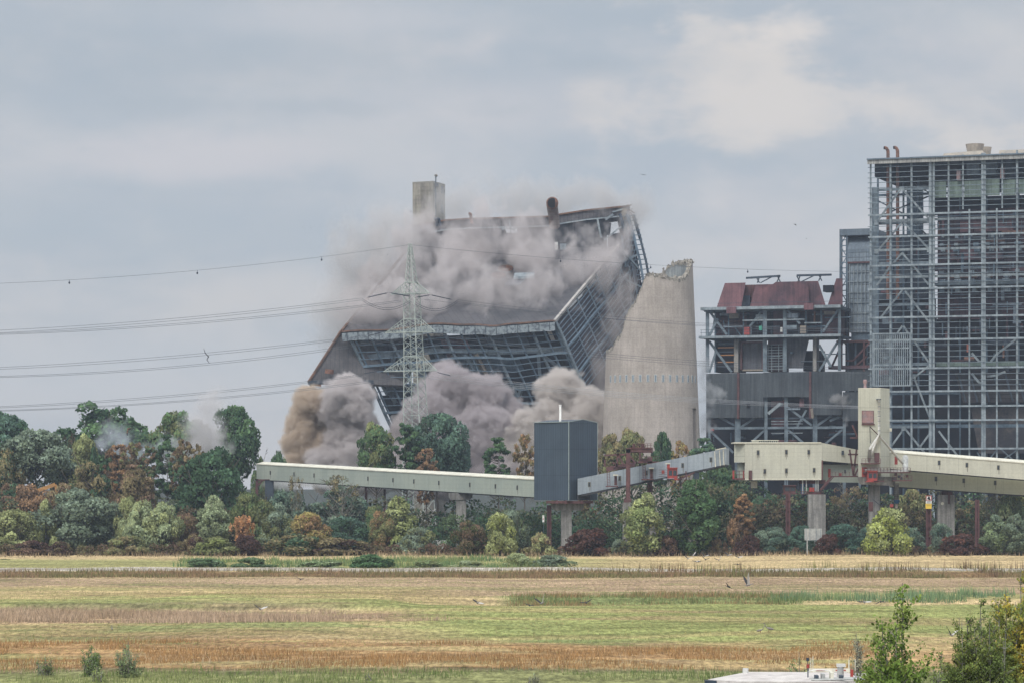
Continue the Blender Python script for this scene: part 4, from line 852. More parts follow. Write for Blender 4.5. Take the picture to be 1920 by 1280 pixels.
# dark transfer tower
def dark_tower():
    d = 560; c = P(1060, HZ, d); T = thing('transfer_tower', 'dark blue grey clad transfer tower on a concrete T pier', 'tower', (c.x, c.y, 0))
    a, b_, c_ = P(1001.5, 937, d + 4), P(1067.5, 937, d - 3), P(1120, 937, d + 4); e = a + (c_ - b_)
    zt = P(1067, 790, d - 3).z; zb = P(1067, 937, d - 3).z; zp = P(1092, 785.5, d).z; up = Vector((0, 0, 1))
    def at(p, z): return Vector((p.x, p.y, z))
    m1 = (b_ + c_) / 2; m2 = (a + e) / 2
    mb = MB(); V = [at(a, zb), at(b_, zb), at(c_, zb), at(e, zb), at(a, zt), at(b_, zt), at(c_, zt), at(e, zt), at(m1, zp), at(m2, zp)]
    mb.add(V, [(3, 2, 1, 0), (0, 1, 5, 4), (1, 2, 6, 8, 5), (2, 3, 7, 6), (3, 0, 4, 9, 7), (4, 5, 8, 9), (8, 6, 7, 9)]); mb.build('cladding', anthra, T)
    n1 = Vector((-.1, -.1, 0))
    MB().beam(at(b_, zb) + n1, at(b_, zt) + n1, .16).build('corner_trim', anthra_t, T); MB().beam(at(a, zt) + n1, at(b_, zt) + n1, .14).build('eave_trim', anthra_t, T)
    MB().beam(at(b_, zt) + n1, at(m1, zp) + n1, .14).beam(at(m1, zp) + n1, at(c_, zt) + n1, .14).build('gable_trim', anthra_t, T); MB().beam(at(c_, zb), at(c_, zt), .12).build('corner_trim', anthra_t, T)
    q = P(1050.5, 786, d + 1); MB().tube([q - up * .5, q + up * 2.6], .2, 10).tube([q + up * 2.6, q + up * 2.75], .26, 10).build('vent_pipe', whitem, T, True)
    MB().hexa([P(1024, 943, d - 2), P(1112, 943, d - 2), P(1108, 943, d + 4), P(1030, 943, d + 4)], [P(1024, 938, d - 2), P(1112, 938, d - 2), P(1108, 938, d + 4), P(1030, 938, d + 4)]).build('support_beams', redpole, T)
    for x in (1043, 1060, 1090): MB().pbox(x, x + 2.5, 937, 944, d - 3, .4).build('beam_stiffener', redpole, T)
    MB().pbox(1082, 1107, 925, 936, d - 1.5, .3).build('chute_opening', under, T)
dark_tower()
def pier(label, x0, x1, y0, d, cap=None, dep=2.0):
    c = P((x0 + x1) / 2, HZ, d); T = thing('concrete_pier', label, 'pier', (c.x, c.y, 0), 'concrete conveyor piers'); gz = float(ground_z(c.x, c.y)) - .2
    a, b = P(x0, y0, d), P(x1, y0, d); MB().box(a.x, b.x, d, d + dep, gz, a.z).build('shaft', conc_g, T)
    if cap:
        p, q = P(cap[0], cap[3], d), P(cap[1], cap[2], d); h = (q.z - p.z)
        MB().hexa([(p.x + .25 * (b.x - a.x), d - .2, p.z), (q.x - .25 * (b.x - a.x), d - .2, p.z), (q.x - .25 * (b.x - a.x), d + dep + .2, p.z), (p.x + .25 * (b.x - a.x), d + dep + .2, p.z)], [(p.x, d - .2, p.z + h * .35), (q.x, d - .2, p.z + h * .35), (q.x, d + dep + .2, p.z + h * .35), (p.x, d + dep + .2, p.z + h * .35)]).box(p.x, q.x, d - .2, d + dep + .2, p.z + h * .352, q.z).build('cap_beam', conc_g, T)
    return T
pier('concrete T pier under the dark tower', 1052, 1072, 955, 560, (1034, 1095, 943, 956))
pier('concrete T pier under the long pale gallery', 855, 874, 936, 588, (841, 886, 923, 936))
pier('concrete pier behind the light green tree', 1168, 1182, 941, 553); pier('narrow concrete pier beside the light green tree', 1219, 1232, 950, 556)
pier('broad concrete pier under the cream conveyor box', 1516, 1548, 926, 567); pier('concrete pier under the cream chute tower', 1630, 1650, 908, 568)
pier('wide concrete pier with a round pale plate', 1759, 1790, 927, 574)
MB().pbox(1478, 1478, 0, 0, 1, 1)
# rust red portal crane around the inclined gallery
def portal():
    d = 551; c = P(1205, HZ, d); T = thing('rusty_portal', 'dark red portal frame with railings straddling the inclined gallery', 'portal frame', (c.x, c.y, 0))
    MB().pbox(1174, 1182, 841, 936, d - 1, 1).build('front_leg', redpole, T); MB().pbox(1170, 1184, 934, 941, d - 1.2, 1.6).build('leg_foot', redpole, T)
    MB().pbox(1214, 1223, 856, 930, d + 6, 1).build('rear_leg', redpole, T); MB().hexa([P(1174, 848, d - 1), P(1182, 848, d - 1), P(1224, 848, d + 7), P(1216, 848, d + 7)], [P(1174, 839, d - 1), P(1182, 839, d - 1), P(1224, 839, d + 7), P(1216, 839, d + 7)]).build('top_beam', redpole, T)
    MB().pbox(1182, 1222, 839, 846, d - .6, .8).build('cross_beam', redpole, T); MB().pbox(1186, 1191, 831, 839, d - .6, 1).build('winch', redpole, T); MB().pbox(1203, 1208, 831, 839, d - .6, 1).build('winch', redpole, T); MB().pbox(1180, 1223, 838, 840, d - .8, 2).build('platform', redpole, T)
    for y in (831, 834.5): MB().beam(P(1190, y, d - .8), P(1223, y, d - .8), .08).build('handrail', redpole, T)
    for x in range(1190, 1225, 6): MB().beam(P(x, 831, d - .8), P(x, 839, d - .8), .08).build('rail_post', redpole, T)
    MB().beam(P(1137, 879, d + 7), P(1190, 869, d + 7), .8).build('walkway', redpole, T); MB().pbox(1199, 1222, 860, 865, d + 7, 1).build('walkway', redpole, T); MB().pbox(1196, 1236, 864, 867, d + 6, 1).build('walkway', redpole, T)
    for a in ((1133, 853, 1172, 851), (1158, 850, 1170, 872), (1156, 868, 1156, 876), (1148, 866, 1160, 872), (1200, 846, 1200, 864), (1182, 855, 1192, 868), (1172, 872, 1150, 874), (1134, 861, 1134, 874), (1158, 854, 1157, 870)): MB().beam(P(a[0], a[1], d + 6.5), P(a[2], a[3], d + 6.5), .3).build('tie_bar', redpole, T)
    for y in (855, 859): MB().beam(P(1196, y, d + 6), P(1236, y, d + 6), .07).build('handrail', redpole, T)
portal()
def cab(name, label, x0, x1, y0, y1, d, m):
    c = P((x0 + x1) / 2, y1, d); T = thing(name, label, 'cabin', tuple(c), 'operator cabins'); w_ = x1 - x0; h = y1 - y0
    MB().pbox(x0, x1, y0, y1, d, 2).build('body', m, T); MB().pbox(x0 - 1, x1 + 1, y0 - 1.5, y0, d - .3, 2.6).build('roof', m, T)
    for k in (0, 1): MB().pbox(x0 + w_ * (.10 + .47 * k), x0 + w_ * (.10 + .47 * k) + w_ * .36, y0 + h * .2, y0 + h * .68, d - .06, .1).build('window', windowm, T)
    MB().pbox(x0 - 2, x1 + 2, y1, y1 + 2, d - .4, 2.8).build('floor_deck', m, T); return T
T = cab('operator_cabin', 'bright red cabin hanging on the inclined grey gallery', 1252, 1270, 877, 897, 550, redcab)
MB().pbox(1251, 1256, 869, 877, 550.4, 1).build('hatch', redcab, T); MB().pbox(1248, 1257, 867.5, 869, 550.2, 1.4).build('hatch_canopy', trimc, T); MB().pbox(1241, 1246, 881, 887, 550.2, 1).build('side_box', redcab, T); MB().pbox(1244, 1264, 896, 899, 549.6, 2).build('step', greygal, T)
for y in (880, 884, 888, 892): MB().beam(P(1235, y, 550), P(1250, y, 550), .07).build('rail', redpole, T)
MB().pbox(1301, 1311, 885, 897, 553, 1).build('hanging_box', steel_d, T); MB().beam(P(1270, 899, 552), P(1302, 885, 553), .25).build('bracket', redpole, T); MB().beam(P(1286, 882, 553), P(1287, 899, 553), .2).build('bracket', redpole, T)
# cream complex
def cream_box():
    d = 570; c = P(1470, HZ, d); T = thing('cream_transfer_house', 'cream clad double decker conveyor house with dark slit windows', 'building', (c.x, c.y, 0))
    MB().pbox(1397, 1542, 829.5, 898, d, 7).build('front_block', cream, T)
    MB().hexa([P(1397, 866, d + .05), P(1397, 866, d + 7), P(1376.5, 866, d + 7), P(1376.5, 866, d + 2)], [P(1397, 829.5, d + .05), P(1397, 829.5, d + 7), P(1376.5, 832, d + 7), P(1376.5, 832, d + 2)]).build('side_wing', creamv, T)
    MB().pbox(1385, 1397.2, 867, 897, d + 2.2, 4).build('side_wing', palegal, T)
    MB().hexa([P(1542, 863, d + .1), P(1612, 869, d + 3), P(1612, 869, d + 7), P(1542, 863, d + 6)], [P(1542, 829.5, d + .1), P(1612, 843, d + 3), P(1612, 843, d + 7), P(1542, 829.5, d + 6)]).build('upper_link', cream, T)
    MB().hexa([P(1542, 903, d + 2.4), P(1612, 904, d + 3.4), P(1612, 904, d + 6), P(1542, 903, d + 6)], [P(1542, 863, d + 2.4), P(1612, 869, d + 3.4), P(1612, 869, d + 6), P(1542, 863, d + 6)]).build('lower_link', palegal, T)
    MB().pbox(1540.5, 1543, 862, 898, d - .12, .5).build('rust_edge', redpole, T); MB().pbox(1543, 1590, 862, 870, d + 2.2, .15).build('painted_soffit_shade', under, T)  # thin dark sheet paints the shade below the upper link onto the wall
    MB().pbox(1397, 1540, 896.5, 899, d - .1, .4).build('base_flashing', trimc, T); MB().pbox(1376, 1540, 828, 830.5, d - .15, 7.5).build('roof_edge', trimc, T)
    MB().pbox(1411, 1459, 825, 829, d + 3, 2).build('roof_vent', cream, T); MB().pbox(1410, 1460, 824.2, 825.2, d + 2.8, 2.6).build('vent_cap', trimc, T)
    for k in range(9): MB().pbox(1423 + k * 4, 1425.6 + k * 4, 825.8, 828.2, d + 2.95, .1).build('vent_slot', windowm, T)
    for x, y in ((1421.5, 848), (1474.5, 847), (1516.5, 847), (1434, 883), (1474.5, 882), (1526.5, 881)):
        o_ = MB().pbox(x - 2.6, x + 2.6, y - 5, y + 4, d - .08, .1).build('window_frame', stainm, T); MB().pbox(x - 1.6, x + 1.6, y - 3.5, y + 3, d - .11, .05).build('window', windowm, o_)
        for k, dx in enumerate((-1.8, 0, 1.8)): MB().pbox(x + dx - .35, x + dx + .35, y + 4, y + 9 + 4 * (k == 1), d - .03, .05).build('drip_stain', stainm, T)
    MB().pbox(1578, 1582.5, 844, 852, d + 1.3, .2).build('window', windowm, T); MB().pbox(1583, 1586, 880, 886, d + 2.9, .2).build('window', windowm, T)
    for x, y0, y1, dd in ((1393, 881, 897, 2.0), (1553, 878, 894, 2.3)): MB().pbox(x, x + 4.5, y0, y1, d + dd, .2).build('red_door', redcab, T)
    MB().pbox(1404, 1410, 881, 898, d - .3, .3).build('lamp_box', redpole, T)
    for y in (882, 889, 897): MB().beam(P(1373, y, d + .5), P(1411, y, d + .5), .1 if y < 897 else .35).build('balcony_rail', redpole, T)
    for x in (1374, 1386, 1399, 1411): MB().beam(P(x, 882, d + .5), P(x, 898, d + .5), .12).build('rail_post', redpole, T)
    MB().pbox(1373.5, 1377, 881, 897, d + .2, .2).build('red_board', redcab, T)
    MB().pbox(1409, 1420, 901, 914, d + 3, 1.5).build('chute', trimc, T); MB().pbox(1500, 1548, 899, 906, d + 1, 3).build('support_frame', redpole, T)
    for x in (1504, 1511, 1529, 1533): MB().pbox(x, x + 2, 899, 925, d + .5, .3).build('hanger', galv, T)
    for x in (1474, 1480, 1496): MB().pbox(x, x + 1, 899, 926, d + .5, .3).build('hanger', steel_d, T)
    MB().pbox(1502, 1508, 899, 926, d + 1.5, 1).build('blue_tank', bluem, T); MB().pbox(1518, 1527, 913, 921, d - .2, 1).build('red_box', redcab, T)
    for y in (921, 925): MB().beam(P(1494, y, d), P(1545, y, d), .15).build('deck_rail', redpole, T)
    MB().pbox(1512, 1540, 922, 926, d, 2).build('deck', redpole, T)
    # red walkway to the tower
    MB().pbox(1558, 1626, 891, 893.5, d - 1.5, 1.2).build('walkway', redpole, T)
    for y in (884, 887.5): MB().beam(P(1560, y, d - 1.6), P(1612, y, d - 1.6), .07).build('handrail', redpole, T)
    for k in range(9): MB().beam(P(1560 + k * 6.5, 884, d - 1.6), P(1560 + k * 6.5, 892, d - 1.6), .07).build('rail_post', redpole, T)
    MB().pbox(1573, 1578, 886, 892, d - 1.2, .5).build('red_box', redcab, T); MB().beam(P(1560, 892, d - 1.3), P(1538, 918, d - 1.3), .35).beam(P(1564, 892, d - 1.3), P(1542, 918, d - 1.3), .12).build('stair', redpole, T)
    for a in ((1593, 842, 1600, 890), (1606, 842, 1600, 891), (1590, 851, 1610, 851), (1594, 820, 1609, 820), (1598, 796, 1608, 820), (1596, 870, 1610, 870), (1602, 892, 1614, 868)): MB().beam(P(a[0], a[1], d - .8), P(a[2], a[3], d - .8), .3).build('stair', redpole, T)
cream_box()
T = cab('operator_cabin', 'dark red cabin hanging under the cream conveyor house', 1470, 1492, 910, 924, 569, redpole)
def cream_tower():
    d = 566; c = P(1638, HZ, d); T = thing('chute_tower', 'tall narrow cream tower with white pipes and red cabin', 'tower', (c.x, c.y, 0))
    a, b_, e = P(1609, 893, d), P(1651, 893, d), P(1668, 893, d + 4.5); f = a + (e - b_); zt = P(1609, 728, d).z
    MB().hexa([a, b_, e, f], [Vector((v.x, v.y, zt)) for v in (a, b_, e, f)]).build('cladding', creamv, T)
    MB().hexa([Vector((v.x, v.y, zt + .01)) for v in (a, b_, e, f)], [Vector((v.x, v.y, zt + .15)) for v in (a, b_, e, f)]).build('roof_slab', trimc, T)
    q = P(1622, 727, d + 2); MB().tube([q, q + Vector((0, 0, .7)), q + Vector((0, 0, 1.2)), q + Vector((0, 0, 1.6))], [.30, .24, .42, .30], 12).build('roof_vent', redf, T, True)
    o_ = MB().pbox(1616, 1638.5, 769, 793, d - .12, .1).build('red_frame', redpole, T); MB().pbox(1617, 1637.5, 770, 792, d - .16, .05).build('panel', redf, o_)
    MB().pbox(1616, 1640, 793.5, 796, d - .3, .3).build('ledge', redpole, T)
    def pipe(pts, r_, nm='white_pipe', m_=whitem): return MB().tube([P(x, y, d - .8) for x, y in pts], r_, 12).build(nm, m_, T, True)
    p = pipe([(1648, 748), (1648.5, 812), (1646, 818), (1631, 840), (1630, 851)], .22)
    mb = MB()
    for y in range(752, 812, 9): mb.tube([P(1648.3, y, d - .8), P(1648.3, y + 1.2, d - .8)], .27, 12)
    mb.build('pipe_flanges', steel_l, p)
    pipe([(1648, 816), (1638, 838), (1634, 852)], .2); pipe([(1650, 818), (1692, 867)], .22); MB().tube([P(1631, 842, d - .8), P(1630, 858, d - .8)], [.32, .38], 12).build('hopper', galv, T, True); MB().tube([P(1630, 858, d - .8), P(1629, 866, d - .8)], [.38, .15], 12).build('hopper_cone', galv, T, True)
    MB().pbox(1644, 1652, 747, 749, d - 1, .9).build('pipe_bracket', steel_d, T)
    pipe([(1631, 798), (1632, 830)], .06, 'rod', steel_d); pipe([(1631, 799), (1652, 820)], .09, 'rod', redpole)
    c1 = P(1697.5, 873, d - .5); MB().tube([c1 - Vector((0, 0, 1)), c1 + Vector((0, 0, 1.7))], .55, 14).tube([c1 + Vector((0, 0, 1.7)), c1 + Vector((0, 0, 2.1))], [.55, .2], 14).build('dust_filter', galv, T, True)
    for (x0, x1, y, n_) in ((1616, 1651, 867, 6), (1620, 1707, 884, 15), (1674, 1710, 899, 6)):
        MB().pbox(x0, x1, y, y + 2, d - 2, 1.9).build('platform', redpole, T)
        for dy in (4, 8): MB().beam(P(x0, y - dy, d - 2), P(x1, y - dy, d - 2), .07).build('handrail', redpole, T)
        for k in range(n_): MB().beam(P(x0 + (x1 - x0) * k / (n_ - 1), y - 8, d - 2), P(x0 + (x1 - x0) * k / (n_ - 1), y, d - 2), .08).build('rail_post', redpole, T)
    MB().tube([P(1622, 881, d - 1.7), P(1694, 883, d - 1.7)], .25, 10).build('cross_pipe', galv, T)
    MB().pbox(1639.5, 1649, 848, 866, d - .2, .2).build('red_door', redpole, T); MB().pbox(1616, 1625, 875, 893, d - .2, .2).build('red_door', redcab, T); MB().pbox(1677.5, 1683, 855, 870, d + .4, .2).build('red_door', redcab, T)
    MB().hexa([P(1612, 907, d), P(1676, 910, d), P(1676, 910, d + 5), P(1612, 907, d + 5)], [P(1607, 893.2, d - .4), P(1682, 893.2, d - .4), P(1682, 893.2, d + 5), P(1607, 893.2, d + 5)]).build('concrete_head', conc_g, T)
    g0 = P(1681, 905, d - .5); MB().tube([g0, P(1681, 940, d - .5)], .45, 14).build('telescopic_chute', mat('chute_rubber', (.24, .24, .23), (.14, .13, .12), 1, .8, lines=[(Z_, .35, .3, .4)]), T, True)
    MB().tube([P(1681, 936, d - .5), P(1681, 943, d - .5)], [.58, .5], 14).build('chute_ring', bluem, T, True); MB().tube([P(1681, 943, d - .5), P(1681, 952, d - .5)], [.28, .26], 12).build('chute_outlet', conem, T)
    for k, (x, y) in enumerate(((1678, 886), (1684, 890), (1690, 887), (1699, 889), (1688, 893))): MB().pbox(x, x + 4, y, y + 5, d - 1.5, .8).build('motor', (redpole, steel_d, galv)[k % 3], T)
    MB().pbox(1669, 1675, 944, 950, d - .5, .5).build('red_tag', redcab, T); MB().pbox(1629, 1637, 940, 958, d - .6, .3).build('rust_plate', redpole, T); MB().beam(P(1636, 935, d - .6), P(1650, 946, d - .6), .12).build('arm', steel_d, T)
    MB().pbox(1668, 1672, 802, 808, d + 3, .6).build('wall_lamp', trimc, T)
cream_tower()
T = cab('operator_cabin', 'red framed cabin at the foot of the cream tower', 1627, 1645, 883, 901, 563, redcab); MB().pbox(1638, 1658, 900, 902.5, 562.6, 2).build('step', redpole, T)
gallery('upper_gallery', 'cream gallery falling away from the chute tower, upper of the pair', 1668, 1990, 571, 560, 848, 873.5, 3.0, cream, 3.2, (1761, 1813, 1872, 1930), trimc, frac=.38)
gallery('lower_gallery', 'pale gallery tucked below the cream one, lower of the pair', 1668, 1990, 576, 566, 877, 898, 3.4, mat('olive_pale_cladding', (.47, .475, .36), (.42, .425, .33), .12, .6, lines=[(Z_, .8, .09, .08), ((1, 0, 0), 4.6, .012, .25)], streak=.05, fine=.05), 3.2, (1755, 1807, 1866, 1925), None, frac=.42)
T = thing('gallery_bearing', 'dark red steel bearing between the lower gallery and its wide pier', 'bearing', tuple(P(1774, 927, 574)))
MB().pbox(1766, 1786, 917, 927, 575, 1).build('saddle', redpole, T); MB().pbox(1778, 1781, 917, 944, 573.6, .3).build('drain_pipe', redpole, T)
# round plate on the pier, poles and signs
T = thing('round_plate', 'small round pale plate fixed on the wide pier', 'sign', tuple(P(1767, 943, 573.9))); MB().tube([P(1767, 943, 573.98), P(1767, 943, 573.9)], .28, 16).build('disc', trimc, T)
def pole(label, x0, x1, y0, d=566):
    c = P((x0 + x1) / 2, HZ, d); T = thing('rusty_pole', label, 'pole', (c.x, c.y, 0), 'rust red steel poles'); gz = float(ground_z(c.x, c.y)) - .3; a, b = P(x0, y0, d), P(x1, y0, d)
    MB().box(a.x, a.x + .22, d, d + .8, gz, a.z).box(b.x - .22, b.x, d, d + .8, gz, a.z).box(a.x + .22, b.x - .22, d + .3, d + .5, gz, a.z).build('profile', redpole, T)
    mb = MB()
    for k in range(5): mb.box(a.x + .25, b.x - .25, d + .05, d + .28, a.z - 1.5 - k * 1.9, a.z - 1.2 - k * 1.9)
    mb.build('cross_plates', redpole, T); return T
pole('dark red pole below the dark red cabin', 1473.5, 1482, 923); pole('rust red pole carrying the warning and yellow signs', 1737, 1746.5, 953, 560); pole('plain rust red pole right of the wide pier', 1829, 1836.5, 936, 562)
pole('dark red pole beside the dark tower pier', 1025.5, 1034, 946, 563); pole('dark red pole under the left part of the long gallery', 684, 688.5, 910, 626); pole('thin dark pole under the long gallery', 719, 723, 916, 616)
def pole_sign():
    d = 559.4; T = thing('warning_sign', 'red and white square pictogram sign on top of the rusty pole', 'sign', tuple(P(1741.5, 943, d)))
    MB().pbox(1736, 1747, 928, 943, d, .1).build('board', whitem, T); mb = MB()
    mb.pbox(1736, 1747, 928, 929.2, d - .05, .05).pbox(1736, 1747, 936.5, 937.5, d - .05, .05).pbox(1736, 1737.2, 929.2, 936.5, d - .05, .05).pbox(1745.8, 1747, 929.2, 936.5, d - .05, .05); mb.build('red_border', redcab, T)
    MB().pbox(1740, 1743.5, 930, 932.5, d - .03, .03).pbox(1739, 1744, 932.5, 935, d - .03, .03).pbox(1741, 1745, 935, 936.3, d - .03, .03).build('pictogram', sootm, T)
    MB().pbox(1738, 1745, 939, 939.8, d - .03, .03).pbox(1738, 1745, 941, 941.6, d - .03, .03).build('text_lines', steel_d, T)
    T = thing('yellow_sign', 'plain yellow sign board below the pictogram sign', 'sign', tuple(P(1741, 953, d))); MB().pbox(1735.5, 1746.8, 943.3, 952.8, d, .1).build('board', yellowm, T); MB().pbox(1737.5, 1745, 945.5, 946.1, d - .03, .03).build('text_line', stainm, T)
    d = 545; T = thing('back_of_sign_board', 'grey metal sign board seen from behind on two posts', 'sign', tuple(P(1525, 1034, d)))
    MB().pbox(1508.5, 1541, 990, 1012, d, .12).build('board', galv, T)
    for x in (1511, 1518, 1530, 1538): MB().pbox(x, x + .9, 989.5, 1013, d - .1, .1).build('stiffener', steel_l, T)
    for x in (1512.5, 1536): MB().pbox(x, x + 2, 1012, 1042, d, .2).build('post', galv, T)
    d = 556; T = thing('small_white_sign', 'small white plate with a red mark left of the dark tower pole', 'sign', tuple(P(1019, 980, d))); MB().pbox(1017, 1020.6, 965, 978, d, .08).build('board', whitem, T); MB().pbox(1018, 1019.8, 971, 973, d - .03, .03).build('mark', redcab, T); MB().pbox(1018.4, 1019.2, 978, 1042, d, .1).build('post', steel_d, T)
pole_sign()
# supports at the far left end of the long gallery
def left_support():
    d = 652; c = P(500, HZ, d); T = thing('gallery_trestle', 'dark red trestle and grey panel holding the far end of the long gallery', 'trestle', (c.x, c.y, 0)); gz = .0
    def post(x0, x1, y0, m_, nm, dd=0): a, b = P(x0, y0, d + dd), P(x1, y0, d + dd); MB().box(a.x, b.x, d + dd, d + dd + .6, gz, a.z).build(nm, m_, T)
    post(479, 484, 897, redpole, 'post'); post(497, 513, 899, steel_d, 'panel'); MB().pbox(479, 512, 897.5, 900.5, d, .5).build('beam', redpole, T); MB().beam(P(482, 911, d), P(492, 900, d), .35).build('brace', redpole, T)
    d2 = 628; T = thing('gallery_trestle', 'dark red H shaped trestle between the bushes below the long gallery', 'trestle', tuple(P(672, HZ, d2).xy) + (0,))
    a = P(659, 922, d2); MB().box(a.x, a.x + .5, d2, d2 + .5, 0, a.z).build('post', redpole, T); MB().pbox(659, 686, 936, 940, d2, .5).build('beam', redpole, T)
left_support()
# ------------------------------------------------------------------ lattice pylon and power lines
def pylon():
    d = 690; ang = R(27); S = d / F; cx = 769.0; c = P(cx, HZ, d); T = thing('electricity_pylon', 'pale green lattice electricity pylon standing before the falling building', 'pylon', (c.x, c.y, 0))
    Zr = lambda y: CH + (HZ - y) * S
    ex = Vector((math.cos(ang), -math.sin(ang), 0)); ey = Vector((math.sin(ang), math.cos(ang), 0))
    prof = [(457, .25), (530, 1.05), (552, 1.35), (625, 1.52), (696, 1.70), (790, 2.05), (905 + CH / S, 2.95)]
    hs = lambda y: np.interp(y, [p[0] for p in prof], [p[1] for p in prof])
    tilt = lambda y: (y - 457) * .012
    def cor(k, y): sx, sy = ((-1, -1), (1, -1), (1, 1), (-1, 1))[k]; h = hs(y); return Vector((c.x, c.y, Zr(y))) + ex * (sx * h + tilt(y) * S * 3) + ey * sy * h
    for k in range(4):
        mb = MB(); ys = [p[0] for p in prof]
        for a, b in zip(ys, ys[1:]): mb.beam(cor(k, a), cor(k, b), .16 if a < 550 else .21)
        mb.build('leg', pylonm, T)
    y = 462.0; mb = None; step = 10.0; faces = [MB() for _ in range(4)]
    while y < 905 + CH / S - 8:
        st = 9 + (y - 457) * .035; y2 = min(y + st, 905 + CH / S)
        for k in range(4):
            j = (k + 1) % 4; faces[k].beam(cor(k, y), cor(j, y2), .08); faces[k].beam(cor(j, y), cor(k, y2), .08)
            if int(y / 7) % 3 == 0: faces[k].beam(cor(k, y2), cor(j, y2), .08)
        y = y2
    for k in range(4): faces[k].build('lattice', pylonm, T)
    tips = {}
    for nm, yb, ya, L_ in (('upper', 551, 530, 5.0), ('middle', 623, 598, 6.5), ('lower', 695, 668, 6.9)):
        for s in (-1, 1):
            mb = MB(); base = [cor(k, yb) for k in ((0, 3) if s < 0 else (1, 2))]; top = [cor(k, ya) for k in ((0, 3) if s < 0 else (1, 2))]
            tip = Vector((c.x, c.y, Zr(yb))) + ex * s * L_; tips[(nm, s)] = tip
            for b in base: mb.beam(b, tip, .17)
            for b in top: mb.beam(b, tip, .12)
            n = 6
            for q in range(1, n):
                t = q / n; lo = [b.lerp(tip, t) for b in base]; hi = [b.lerp(tip, t) for b in top]; lo2 = [b.lerp(tip, (q - 1) / n) for b in base]
                mb.beam(lo[0], hi[0], .07).beam(lo[1], hi[1], .07).beam(lo[0], lo[1], .07).beam(lo2[0], hi[0], .07).beam(lo2[1], hi[1], .07)
            mb.build('cross_arm', pylonm, T)
        mb = MB()
        for yy in (ya, yb):
            for k in range(4): mb.beam(cor(k, yy), cor((k + 1) % 4, yy), .2)
        mb.build('arm_ring', pylonm, T)
    return d, tips
PD, TIPS = pylon()
def wire(label, pts, d0=690, d1=690, r=.036, m=wirem, grp='power line wires', sag=0.0, ds=None):
    """a conductor through photo pixels, smoothed, at its distance"""
    xs = [p[0] for p in pts]; ys = [p[1] for p in pts]; n = 26; W = []
    cf = np.polyfit(xs, ys, min(2, len(xs) - 1))
    for i in range(n + 1):
        x = xs[0] + (xs[-1] - xs[0]) * i / n; y = np.polyval(cf, x); dd = d0 + (d1 - d0) * i / n; W.append(P(x, y, dd))
    o = MB().tube(W, r, 5).build('power_line', m); return tag(o, label, 'wire', grp)
L1 = 640.0
wire('single earth wire left of the pylon tip', [(-60, 533.5), (130, 525), (370, 507), (603, 482), (767, 459)], L1, 690, .032)
wire('single earth wire right of the pylon tip', [(768, 459), (1100, 489), (1400, 505), (1640, 510)], 690, 735, .03)
k = 0
for pts, lab in (([(-60, 622), (350, 594), (575, 574), (677, 558)], 'upper conductor of the high left pair'), ([(-60, 627), (350, 598), (575, 578.5), (677, 561)], 'second conductor of the high left pair'),
                 ([(-60, 627.5), (350, 605), (540, 588), (752, 563)], 'third conductor of the high left bundle'), ([(-60, 629), (350, 608), (540, 591), (752, 566)], 'lowest conductor of the high left bundle'),
                 ([(-60, 691), (350, 664), (620, 638), (716, 624)], 'upper conductor of the middle left pair'), ([(-60, 694), (350, 668), (620, 642), (716, 626)], 'second conductor of the middle left pair'),
                 ([(-60, 706), (350, 684), (600, 656), (752, 632)], 'third conductor of the middle left bundle'), ([(-60, 708), (350, 687), (600, 660), (752, 636)], 'lowest conductor of the middle left bundle'),
                 ([(-60, 764), (350, 738), (560, 716), (712, 697)], 'upper conductor of the low left pair'), ([(-60, 766), (350, 741), (560, 719), (712, 699)], 'second conductor of the low left pair'),
                 ([(-60, 770), (350, 750), (560, 729), (745, 707)], 'third conductor of the low left bundle'), ([(-60, 771.5), (350, 752), (560, 732), (745, 710)], 'lowest conductor of the low left bundle')):
    wire(lab, pts, L1, 690, .038)
for pts, lab, m_ in (([(858, 562), (1100, 590), (1310, 605), (1625, 618)], 'upper conductor of the high right pair', wirem), ([(858, 566), (1100, 595), (1310, 610), (1625, 622)], 'second conductor of the high right pair', wirem), ([(795, 560), (1000, 588), (1310, 606), (1625, 619)], 'inner conductor of the high right bundle', wirem),
                     ([(820, 626), (1145, 664), (1320, 676), (1635, 690)], 'upper conductor of the middle right pair', wirem), ([(820, 630), (1145, 668), (1320, 680), (1635, 694)], 'second conductor of the middle right pair', wirem), ([(795, 634), (1145, 672), (1320, 685), (1635, 700)], 'third conductor of the middle right bundle', wirem),
                     ([(822, 697), (1000, 722), (1310, 744), (1640, 762)], 'upper conductor of the low right bundle', wirel), ([(822, 700), (1000, 725), (1310, 746.5), (1640, 763)], 'second conductor of the low right bundle', wirel), ([(795, 702), (1000, 729), (1310, 749), (1640, 764)], 'third conductor of the low right bundle', wirel), ([(795, 706), (1000, 732), (1310, 752), (1640, 766)], 'lowest conductor of the low right bundle', wirel)):
    wire(lab, pts, 690, 735, .034, m_)
def string_(label, a, b, r=.14):
    A, B = P(*a, 689), P(*b, 689); T = thing('insulator_string', label, 'insulator', tuple(A), 'insulator strings on the pylon arms'); MB().beam(A, B, .08).build('rod', insm, T)
    pts = []; rs = []; n = 40
    for i in range(n + 1): pts.append(A.lerp(B, .08 + .84 * i / n)); rs.append(r if i % 2 else r * .55)
    MB().tube(pts, rs, 8).build('disc_stack', insm, T)
string_('dark insulator string reaching left from the upper left arm tip', (728, 549), (688, 558)); string_('dark insulator string dropping inward from the upper left arm tip', (730, 549), (771, 556))
string_('dark insulator string reaching right from the upper right arm tip', (807, 553), (848, 562)); string_('dark insulator string dropping inward from the upper right arm tip', (807, 553), (779, 558))
